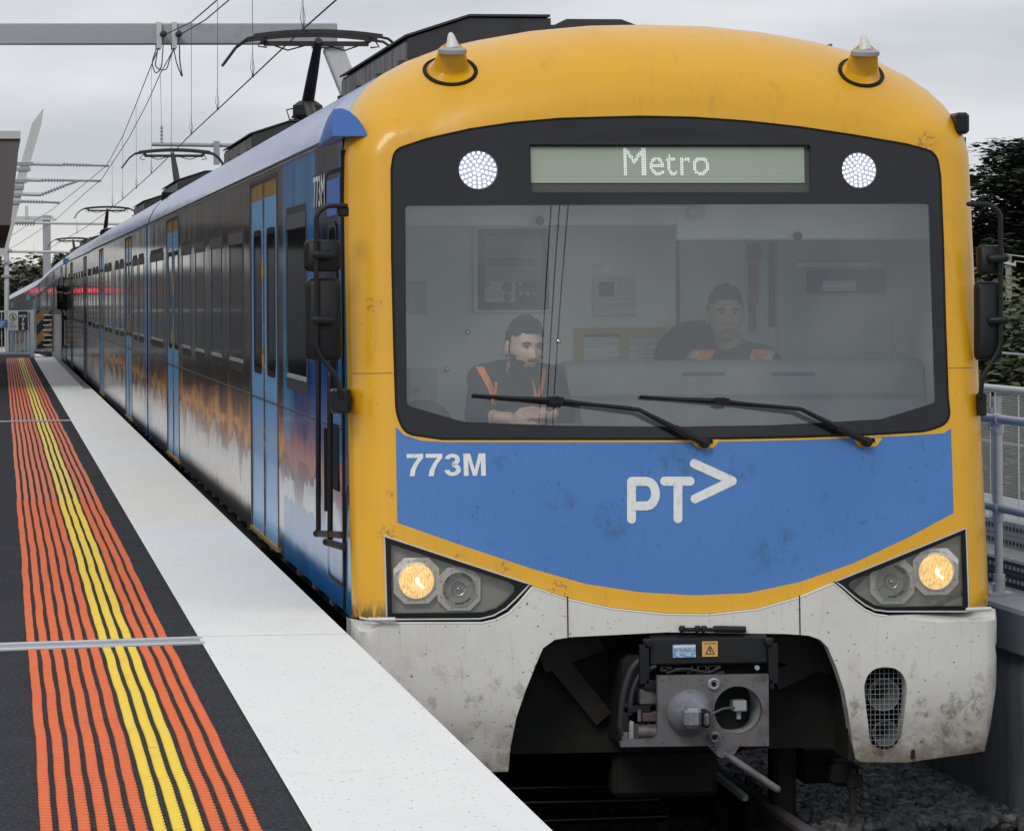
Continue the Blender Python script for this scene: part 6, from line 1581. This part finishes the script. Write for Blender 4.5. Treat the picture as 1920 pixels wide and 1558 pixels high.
# leaning mast with insulated arms
YM_ = 108; MO2 = pz(30, 560, YM_); mast = frame_obj('leaning_mast', MO2, 'pale galvanised mast leaning right, with four insulated arms, behind the canopy edge', 'mast')
a_, b_ = pz(70, 215, YM_), pz(8, 470, YM_)
mb = MB(); tp = [pz(*q, YM_) for q in ((60, 232), (82, 203), (78, 232), (50, 330), (26, 425), (12, 480), (-6, 480), (12, 400), (36, 318))]
mb.prism([(p.x, p.z) for p in tp], lambda p: (p[0], YM_-.16, p[1]), lambda p: (p[0], YM_+.16, p[1])); mb.out('mast_tube', m_galv, mast, origin=MO2)
lo = pz(-22, 480, YM_); mb = MB(); mb.box(lo.x-.17, lo.x+.17, YM_-.17, YM_+.17, -7, lo.z); mb.out('mast_foot', m_galv, mast, origin=MO2)
def insul(mb, a_, b_, n=8, r0=.03, r1=.065):
    a_, b_ = Vector(a_), Vector(b_); L = (b_-a_).length; prof = [(r0, 0)]
    for i in range(n): prof += [(r0, L*(i+.15)/n), (r1, L*(i+.3)/n), (r1, L*(i+.5)/n), (r0, L*(i+.65)/n)]
    prof.append((r0, L)); mb.lathe(prof, a_, b_-a_, 10)
for (p0, i0, i1, p1_, dia) in (((46, 307), (118, 308.5), (165, 310), (204, 311.5), None), ((40, 337), (78, 338), (122, 338.6), (190, 339.5), None), ((36, 364), (78, 365), (122, 348), (152, 338), None), ((28, 377), (40, 378), (82, 379), (112, 380.5), None)):
    a_, b_, c_, d_ = [pz(*q, YM_-.1) for q in (p0, i0, i1, p1_)]
    mb = MB(); mb.tube([a_, b_], .058, 10); ar = autosmooth(mb.out('arm', m_galv, mast, origin=MO2))
    mb = MB(); insul(mb, b_, c_); mb.out('insulator', m_insul, ar, True, origin=MO2)
    mb = MB(); mb.tube([c_, d_], .032, 8); mb.out('arm_tip', m_galvd, ar, True, origin=MO2)
for (px, py) in ((54, 308), (50, 318), (44, 340), (38, 352), (32, 366), (30, 380)): q_ = pz(px-6, py, YM_); mb = MB(); mb.box(q_.x-.26, q_.x+.2, YM_-.2, YM_+.2, q_.z-.05, q_.z+.05); mb.out('mast_clamp', m_galvd, mast, origin=MO2)
# cantilever tube over the train (far mast to the right, hidden behind the roof)
YC_ = 75; CO = pz(520, 300, YC_); ct = frame_obj('cantilever', CO, 'thin horizontal support tube over the train between the first two pantographs', 'bracket')
mb = MB(); mb.tube([pz(285, 271, YC_), pz(780, 278, YC_)], .042, 10); autosmooth(mb.out('tube', m_galvd, ct, origin=CO))
mb = MB(); t_ = pz(406, 270, YC_-.1); mb.box(t_.x-.06, t_.x+.06, YC_-.15, YC_-.08, pz(406, 310, YC_).z, t_.z+.05); mb.out('hanger_plate', m_galvd, ct, origin=CO)
mb = MB(); a_, b_ = pz(303, 270, YC_), pz(303, 236, YC_); insul(mb, a_, b_, 5, .018, .034); mb.tube([b_, pz(300, 120, YC_)], .006, 5); mb.out('insulator', m_insul, ct, origin=CO)
mb = MB(); mb.box(CO.x+2.9, CO.x+3.15, YC_-.12, YC_+.12, -3, 6.0); mb.out('mast_post', m_galv, ct, origin=CO)
# low registration tubes further out, and their mast
YR = 150; RO = pz(12, 560, YR); rm = frame_obj('catenary_mast', RO, 'slim round mast at the far left edge with two long tubes reaching over the train', 'mast')
mb = MB(); a_ = pz(12, 425, YR); mb.tube([(a_.x, YR, -7), a_], .10, 10); autosmooth(mb.out('mast_tube', m_galv, rm, origin=RO))
for (y_, i0, i1, x1) in ((418, 25, 66, 372), (471, -20, 4, 240)):
    mb = MB(); mb.tube([pz(i1, y_+.5, YR), pz(x1, y_+3.5, YR)], .055, 8); t_ = autosmooth(mb.out('registration_tube', m_galv, rm, origin=RO))
    mb = MB(); insul(mb, pz(i0, y_, YR), pz(i1, y_+.5, YR), 8, .06, .13); mb.out('insulator', m_insul, t_, True, origin=RO)
for py in (436, 470, 492, 518): q_ = pz(12, py, YR); mb = MB(); mb.box(q_.x-.2, q_.x+.2, YR-.15, YR+.15, q_.z-.05, q_.z+.05); mb.out('mast_clamp', m_galvd, rm, origin=RO)

# ================================================================== LEFT: canopy, gate, hazard board
m_canopy = Mat('weathered_canopy_cladding', (.13, .115, .105), .6)
mm = m_canopy; x, y, z = mm.xyz(); mm.col(mm.mix((z*22).frac().gt(.9)*.6, mm.mix(mm.noise(2, 3), (.15, .135, .12), (.10, .09, .085)), (.05, .045, .04)))
YK = 62; KO = pz(0, 430, YK); KO = Vector((-4, YK, 3)); can = empty('station_canopy', KO, 'brown clad end of the station canopy with a white roof edge, at the left edge', 'canopy')
pr = [pz(37, 260, YK), pz(20, 422, YK)]; pr2 = [(pr[0].x, pr[0].z), (pr[1].x, pr[1].z), (-9, pr[1].z-.1), (-9, pr[0].z)]
mb = MB(); mb.prism(pr2, lambda p: (p[0], YK, p[1]), lambda p: (p[0]-.0, 92, p[1])); mb.out('cladding', m_canopy, can, origin=KO)
w0_, w1_ = pz(37.5, 246, YK-.03), pz(37.5, 260.5, YK-.03); mb = MB(); mb.box(-9, w0_.x+.01, YK-.06, 92.1, w1_.z, w0_.z); mb.out('roof_edge', Mat('pale_roof_edge', (.50, .49, .47), .6), can, origin=KO)
for Yc in (66, 78, 90):
    mb = MB(); mb.box(-5.2, -4.9, Yc, Yc+.3, 0, pr[1].z); mb.out('column', m_galvd, can, origin=KO)
# added panel wall out of view, height set to darken reflections in carriage sides
sc_ = empty('reflection_screen', (-6, 60, 0), 'unseen dark panel wall added to darken the reflections in the carriage sides', 'wall')
for k in range(40):
    mb = MB(); mb.box(-6.06, -5.94, 26+k*7, 26+k*7+6.9, -1 if k < 10 else -7, 6.0 if k < 21 else 3.0); mb.out('screen_panel', m_screen if 'm_screen' in globals() else m_dash, sc_, origin=Vector((-6, 60, 0)))
m_redled = Mat('red_led_text', (.3, .01, .01), .5, emis=(1, .03, .06), es=5)
# gate
YG = 97.3; GO = Vector((pz(30, 668, YG).x, YG, 0)); m_gate = Mat('grey_painted_gate', (.42, .43, .44), .5)
gate = empty('platform_end_gate', GO, 'pale grey barred gate closing the end of the platform, with signs on it', 'gate')
zt0, zb0 = pz(30, 582, YG).z, pz(30, 664, YG).z; xr = pz(61, 600, YG).x
mb = MB(); mb.box(xr-.06, xr+.04, YG-.05, YG+.05, 0, zt0+.02); mb.out('post', m_gate, gate, origin=GO)
mb = MB(); mb.box(-3, xr-.06, YG-.03, YG+.03, zt0-.05, zt0); mb.box(-3, xr-.06, YG-.03, YG+.03, zb0, zb0+.05); mb.box(xr-.14, xr-.10, YG-.025, YG+.025, zb0+.05, zt0-.05); mb.out('gate_frame', m_gate, gate, origin=GO)
for px in (-24, -15, -6, 3, 12, 20.5, 29, 37, 46): x_ = pz(px, 600, YG).x; mb = MB(); mb.box(x_-.012, x_+.012, YG-.012, YG+.012, zb0+.05, zt0-.05); mb.out('bar', m_gate, gate, origin=GO)
def sign(name, x0, y0_, x1, y1_, mat, label, Y=YG-.06, items=()):
    a_, b_ = pz(x0, y0_, Y), pz(x1, y1_, Y); mb = MB(); mb.box(a_.x, b_.x, Y, Y+.012, b_.z, a_.z); o = mb.out(name, mat, None, origin=((a_.x+b_.x)/2, Y, b_.z)); o.location = ((a_.x+b_.x)/2, Y, b_.z)
    tag(o, label, 'sign')
    for n_, (V, F, mt) in enumerate(items):
        v = [(a_.x+p[0]*(b_.x-a_.x)-o.location.x, -.004-n_*.002, b_.z+(1-p[1])*(a_.z-b_.z)-o.location.z) for p in V]; mesh_obj('lettering', v, F, mt, o)
    return o
def T(txt, x0, y1_, h, wmax=None, bold=.01, asp=1.):
    V, F = text_mesh(txt, 1., bold); V = V.copy(); wd_ = V[:, 0].max()
    sx = (wmax/wd_) if wmax else h*asp; return [(x0+p[0]*sx, y1_-p[1]*h) for p in V], F
def join2(*L):
    V, F = [], []
    for v, f in L: k = len(V); V += list(v); F += [tuple(i+k for i in t) for t in f]
    return V, F
m_pr = Mat('print_dark', (.02, .02, .025), .5)
v1, f1 = join2(T('MOR', .10, .32, .13, .8), T('7', .36, .55, .17, .3), T('0', .34, .77, .17, .32), T('5', .35, .97, .16, .30))
sign('sign_board', 34.5, 584, 51.5, 619, m_pr, 'black sign with white MOR 705 written downwards, right one of the signs on the gate', items=[(v1, f1, m_whiteprint)])
ring_o = [(.5+.36*math.cos(t), .30+.22*math.sin(t)) for t in np.linspace(0, 2*math.pi, 25)[:-1]]; ring_i = [(.5+.30*math.cos(t), .30+.185*math.sin(t)) for t in np.linspace(0, 2*math.pi, 25)[:-1]]
rv, rf_ = ring_o+ring_i, [(i, (i+1) % 24, 24+(i+1) % 24, 24+i) for i in range(24)]
st1 = stroke([(.52, .18), (.50, .30), (.40, .42)], .07); st2 = stroke([(.50, .30), (.60, .42)], .06); st3 = stroke([(.36, .24), (.60, .30)], .04); st4 = stroke([(.26, .16), (.74, .44)], .035)
v2, f2 = join2((rv, rf_), st1, st2, st3, st4, ([(.12, .60), (.62, .60), (.62, .63), (.12, .63)], [(0, 1, 2, 3)]), *[([(.12, .70+.06*i), (.85, .70+.06*i), (.85, .715+.06*i), (.12, .715+.06*i)], [(0, 1, 2, 3)]) for i in range(4)])
sign('sign_board', 15, 584, 34, 619.5, Mat('pale_sign', (.52, .52, .52), .5), 'pale sign with a crossed-out walking figure, between the blue sign and the black one', items=[(v2, f2, m_pr)])
v3, f3 = join2(*[([(.05, .2+.25*i), (.8-.1*i, .2+.25*i), (.8-.1*i, .3+.25*i), (.05, .3+.25*i)], [(0, 1, 2, 3)]) for i in range(3)])
sign('sign_board', -12, 600, 14.5, 615.5, Mat('blue_sign', (.05, .15, .36), .5), 'blue sign with pale lines of text at the left edge of the gate', Y=YG-.09, items=[(v3, f3, m_whiteprint)])
# hazard board beyond the gate
m_haz = Mat('hazard_stripes', (.35, .19, .04), .6); mm = m_haz; x, y, z = mm.xyz()
mm.col(mm.mix(((z*1.05-x*1.05)*1.75+.15).frac().gt(.5), (.22, .115, .028), (.008, .008, .010)))
YH = 99.2; a_, b_ = pz(68.5, 583, YH), pz(98, 654, YH); HOz = Vector(((a_.x+b_.x)/2, YH, 0)); hz_ = empty('hazard_board', HOz, 'black and orange diagonally striped board beyond the gate, beside the train', 'board')
mb = MB(); mb.box(a_.x, b_.x, YH, YH+.04, b_.z, a_.z); mb.out('striped_panel', m_haz, hz_, origin=HOz)
for i in range(7):
    q0, q1 = pz(81, 591+i*9.4, YH-.03), pz(97, 591+i*9.4, YH-.03); mb = MB(); mb.box(q0.x, q1.x, YH-.05, YH-.01, q0.z-.014, q0.z+.014); mb.out('rung', m_galv, hz_, origin=HOz)
mb = MB(); mb.box(b_.x, b_.x+.26, YH+.1, YH+.16, -.1, a_.z-.1); mb.out('side_panel', m_galvd, hz_, origin=HOz)
pe = MB(); pe.box(-14, 1.45, 98.2, 104, -7, -.02); pe = pe.out('ramp', m_asph); pe['kind'] = 'structure'
mb = MB(); mb.add([(1.15, 98.25, -.014), (1.40, 98.25, -.014), (1.25, 103.5, -.014), (1.10, 103.5, -.014)], [(0, 1, 2, 3)]); mb.out('ramp_edge_line', m_edge, pe)

YL = 178; LO = Vector((-1.2, YL, -7.2)); lb_ = empty('led_board', LO, 'red lit display board on two posts left of the track, mirrored in the train side', 'display board')
mb = MB(); mb.box(-2.0, -.4, YL, YL+.15, 1.62, 2.04); mb.out('board_case', m_cabdark, lb_, origin=LO)
for k in range(6): mb = MB(); mb.box(-1.55+k*.165, -1.46+k*.165, YL-.02, YL-.002, 1.72, 1.94); mb.out('lit_character', m_redled, lb_, origin=LO)
mb = MB(); mb.box(-1.95, -1.87, YL+.02, YL+.1, -7.2, 1.62); mb.out('post', m_galvd, lb_, origin=LO); mb = MB(); mb.box(-.53, -.45, YL+.02, YL+.1, -7.2, 1.62); mb.out('post', m_galvd, lb_, origin=LO)

# ================================================================== TREES
m_leafd = Mat('dark_cypress_foliage', (.020, .030, .018), .8); mm = m_leafd; mm.col(mm.mix(mm.noise(1.3, 3).step(.35, .7), (.016, .025, .015), (.055, .075, .040)))
m_leafg = Mat('shrub_foliage', (.05, .065, .025), .8); mm = m_leafg; mm.col(mm.mix(mm.noise(1.0, 3).step(.35, .7), (.045, .060, .022), (.13, .14, .055)))
m_leafo = Mat('gum_foliage', (.08, .085, .05), .85); mm = m_leafo; mm.col(mm.mix(mm.noise(.5, 3).step(.35, .7), (.055, .062, .036), (.13, .125, .075)))
m_bark = Mat('bark', (.06, .05, .04), .9)
def leaves(mb, c_, r_, n, s_, rng_, flat=1.):
    for _ in range(n):
        while True:
            d = Vector((rng_.uniform(-1, 1), rng_.uniform(-1, 1), rng_.uniform(-1, 1)))
            if .15 < d.length < 1: break
        p = Vector(c_)+Vector((d.x*r_[0], d.y*r_[1], d.z*r_[2])); a_ = rng_.uniform(0, 6.28)
        u = Vector((math.cos(a_), math.sin(a_), rng_.uniform(-.5, .5)*flat)).normalized(); w2 = u.cross(Vector((rng_.uniform(-.4, .4), rng_.uniform(-.4, .4), 1))).normalized(); s2 = s_*rng_.uniform(.5, 1.2)
        k = len(mb.v); mb.v += [tuple(p-u*s2), tuple(p+w2*s2*.5+Vector((0, 0, s2*.15))), tuple(p+u*s2), tuple(p-w2*s2*.5)]; mb.f.append((k, k+1, k+2, k+3))
def tree(name, label, base, H_, R_, mat, seed, kind='bush', group=None, clumps=60, nl=60, ls=.28, flat=.35):
    rg = random.Random(seed); base = Vector(base); t = empty(name, base, label, 'tree', group)
    mb = MB(); mb.tube([base, base+Vector((.1, 0, H_*.4)), base+Vector((.0, .1, H_*.85))], [R_*.09, R_*.065, R_*.02], 8)
    cl = []
    for i in range(clumps):
        if kind == 'cypress':
            h = rg.uniform(.16, 1); rad = R_*(1.0-.62*max(0, h-.45)/.55)*rg.uniform(.35, 1.05); a_ = rg.uniform(0, 6.28)
            p = base+Vector((math.cos(a_)*rad, math.sin(a_)*rad, H_*h+rad*.10)); r3 = (R_*rg.uniform(.20, .34), R_*rg.uniform(.20, .34), H_*rg.uniform(.022, .04))
            mb.tube([base+Vector((0, 0, H_*h*.86)), p], [R_*.022, R_*.006], 5)
        else:
            a_, h = rg.uniform(0, 6.28), rg.uniform(.25, 1); rad = R_*math.sqrt(max(0, 1-((h-.5)/.56)**2))*rg.uniform(.3, 1)
            p = base+Vector((math.cos(a_)*rad, math.sin(a_)*rad, H_*h)); r3 = (R_*rg.uniform(.14, .26),)*2+(H_*rg.uniform(.08, .14),)
            if i % 3 == 0: mb.tube([base+Vector((0, 0, H_*.35*h)), p], [R_*.03, R_*.008], 5)
        cl.append((p, r3))
    mb.out('trunk', m_bark, t, origin=base)
    mb = MB()
    for p, r3 in cl: leaves(mb, p, r3, nl, ls, rg, flat)
    mb.out('crown', mat, t, origin=base)
    return t
def gx(px, Y): return onY(px, 560, Y).x
tree('cypress_tree', 'huge dark layered cypress behind the far side of the train', (gx(2010, 125), 125, -7.2), 13.6, 5.6, m_leafd, 4, 'cypress', clumps=300, nl=300, ls=.20)
tree('cypress_tree', 'darker lower cypress just left of the huge one, nearer the train', (gx(1850, 135), 135, -7.2), 11.0, 4.4, m_leafd, 9, 'cypress', clumps=200, nl=260, ls=.20)
tree('cypress_tree', 'cypress standing farther right than the huge one', (gx(2300, 140), 140, -7.2), 14, 6, m_leafd, 14, 'cypress', clumps=120, nl=90, ls=.28)
for i, (px, Y, H_, R_, lb) in enumerate(((1905, 62, 6.6, 1.9, 'green shrubby tree behind the mesh fence beside the power pole'), (1845, 70, 6.3, 2.0, 'green shrubby tree behind the mesh fence next to the train nose'), (2040, 60, 6.8, 2.2, 'green shrubby tree right of the power pole'), (1960, 80, 6.9, 2.6, 'darker green tree behind the shrubs at the right edge'), (1800, 84, 6.2, 2.6, 'green tree mostly behind the train nose'))):
    tree('shrub_tree', lb, (gx(px, Y), Y, -7.2), H_+1.75, R_*1.25, m_leafg, 30+i, 'bush', 'shrubby trees behind the fence', 150, 130, .12, .8)
for i, (px, Y, H_, R_, lb) in enumerate(((20, 330, 11.4, 5.2, 'olive gum tree behind the far carriage, leftmost'), (70, 345, 10.6, 3.6, 'low olive tree where the roof line meets the far post'), (-40, 300, 11, 5, 'olive gum tree beyond the left picture edge'), (48, 310, 10.2, 3.4, 'olive gum tree between two others above the last carriage'), (100, 360, 11.8, 3.0, 'dark rounded tree behind the far square post'))):
    tree('gum_tree', lb, (gx(px, Y), Y, -7.2), H_, R_, m_leafo, 50+i, 'bush', 'trees beyond the end of the train', 70, 90, .42, .9)
# power pole and pale building at right
YPP = 70; PPO = Vector((gx(1891.5, YPP), YPP, -7.2)); pp = empty('power_pole', PPO, 'weathered power pole with small crossarm at the right edge, behind the mirror', 'pole')
m_wood = Mat('weathered_pole', (.27, .27, .24), .85).dirt(.6, (.14, .13, .11), 4, (6, 6, 1))
zt = pz(1891, 478, YPP).z; mb = MB(); mb.tube([PPO, (PPO.x, YPP, zt)], [.085, .062], 10); autosmooth(mb.out('pole_shaft', m_wood, pp, origin=PPO))
mb = MB(); q0, q1 = pz(1882, 492, YPP-.08), pz(1904, 497, YPP-.08); mb.bar(q0, q1, .05, .05); q2 = pz(1903, 490, YPP-.08); mb.tube([q2-Vector((0, 0, .1)), q2], .02, 6); mb.out('crossarm', m_galv, pp, origin=PPO)
mb = MB(); q0 = pz(1889, 580, YPP-.1); mb.box(q0.x-.09, q0.x+.07, YPP-.16, YPP-.06, q0.z-.05, q0.z+.05); mb.out('pole_box', m_galv, pp, origin=PPO)
for i, (a_, b_, lb) in enumerate((((1884, 477), (1960, 487), 'upper service wire leaving the power pole to the right'), ((1903, 490), (1960, 497), 'second service wire leaving the power pole crossarm'), ((1898, 556), (1960, 551), 'lower service wire leaving the power pole'), ((1820, 563), (1886, 552), 'service wire between the train nose and the power pole'), ((1820, 504), (1886, 500), 'slack wire left of the power pole top'))):
    wire('service_wire', [pz(*a_, YPP), pz(*b_, YPP-1)], .012, lb, 'wire', mat=m_galv)
wire('cable', [pz(1800, 655, 40), pz(1960, 669, 40)], .016, 'thick pale cable crossing in front of the shrubs at the right edge', 'cable', mat=m_galvd)
BO = Vector((gx(1920, 95), 95, -7.2)); bd_ = empty('shed', BO, 'low white walled building beyond the shrubs at the right edge', 'building')
a_, b_ = pz(1876, 584, 95), pz(1990, 640, 95); mb = MB(); mb.box(a_.x, b_.x, 95, 101, -7.2, a_.z-.08); mb.out('wall', Mat('white_shed_wall', (.62, .62, .61), .7), bd_, origin=BO)
mb = MB(); mb.box(a_.x-.1, b_.x+.1, 94.8, 101.2, a_.z-.08, a_.z+.02); mb.out('roof', m_galvd, bd_, origin=BO)
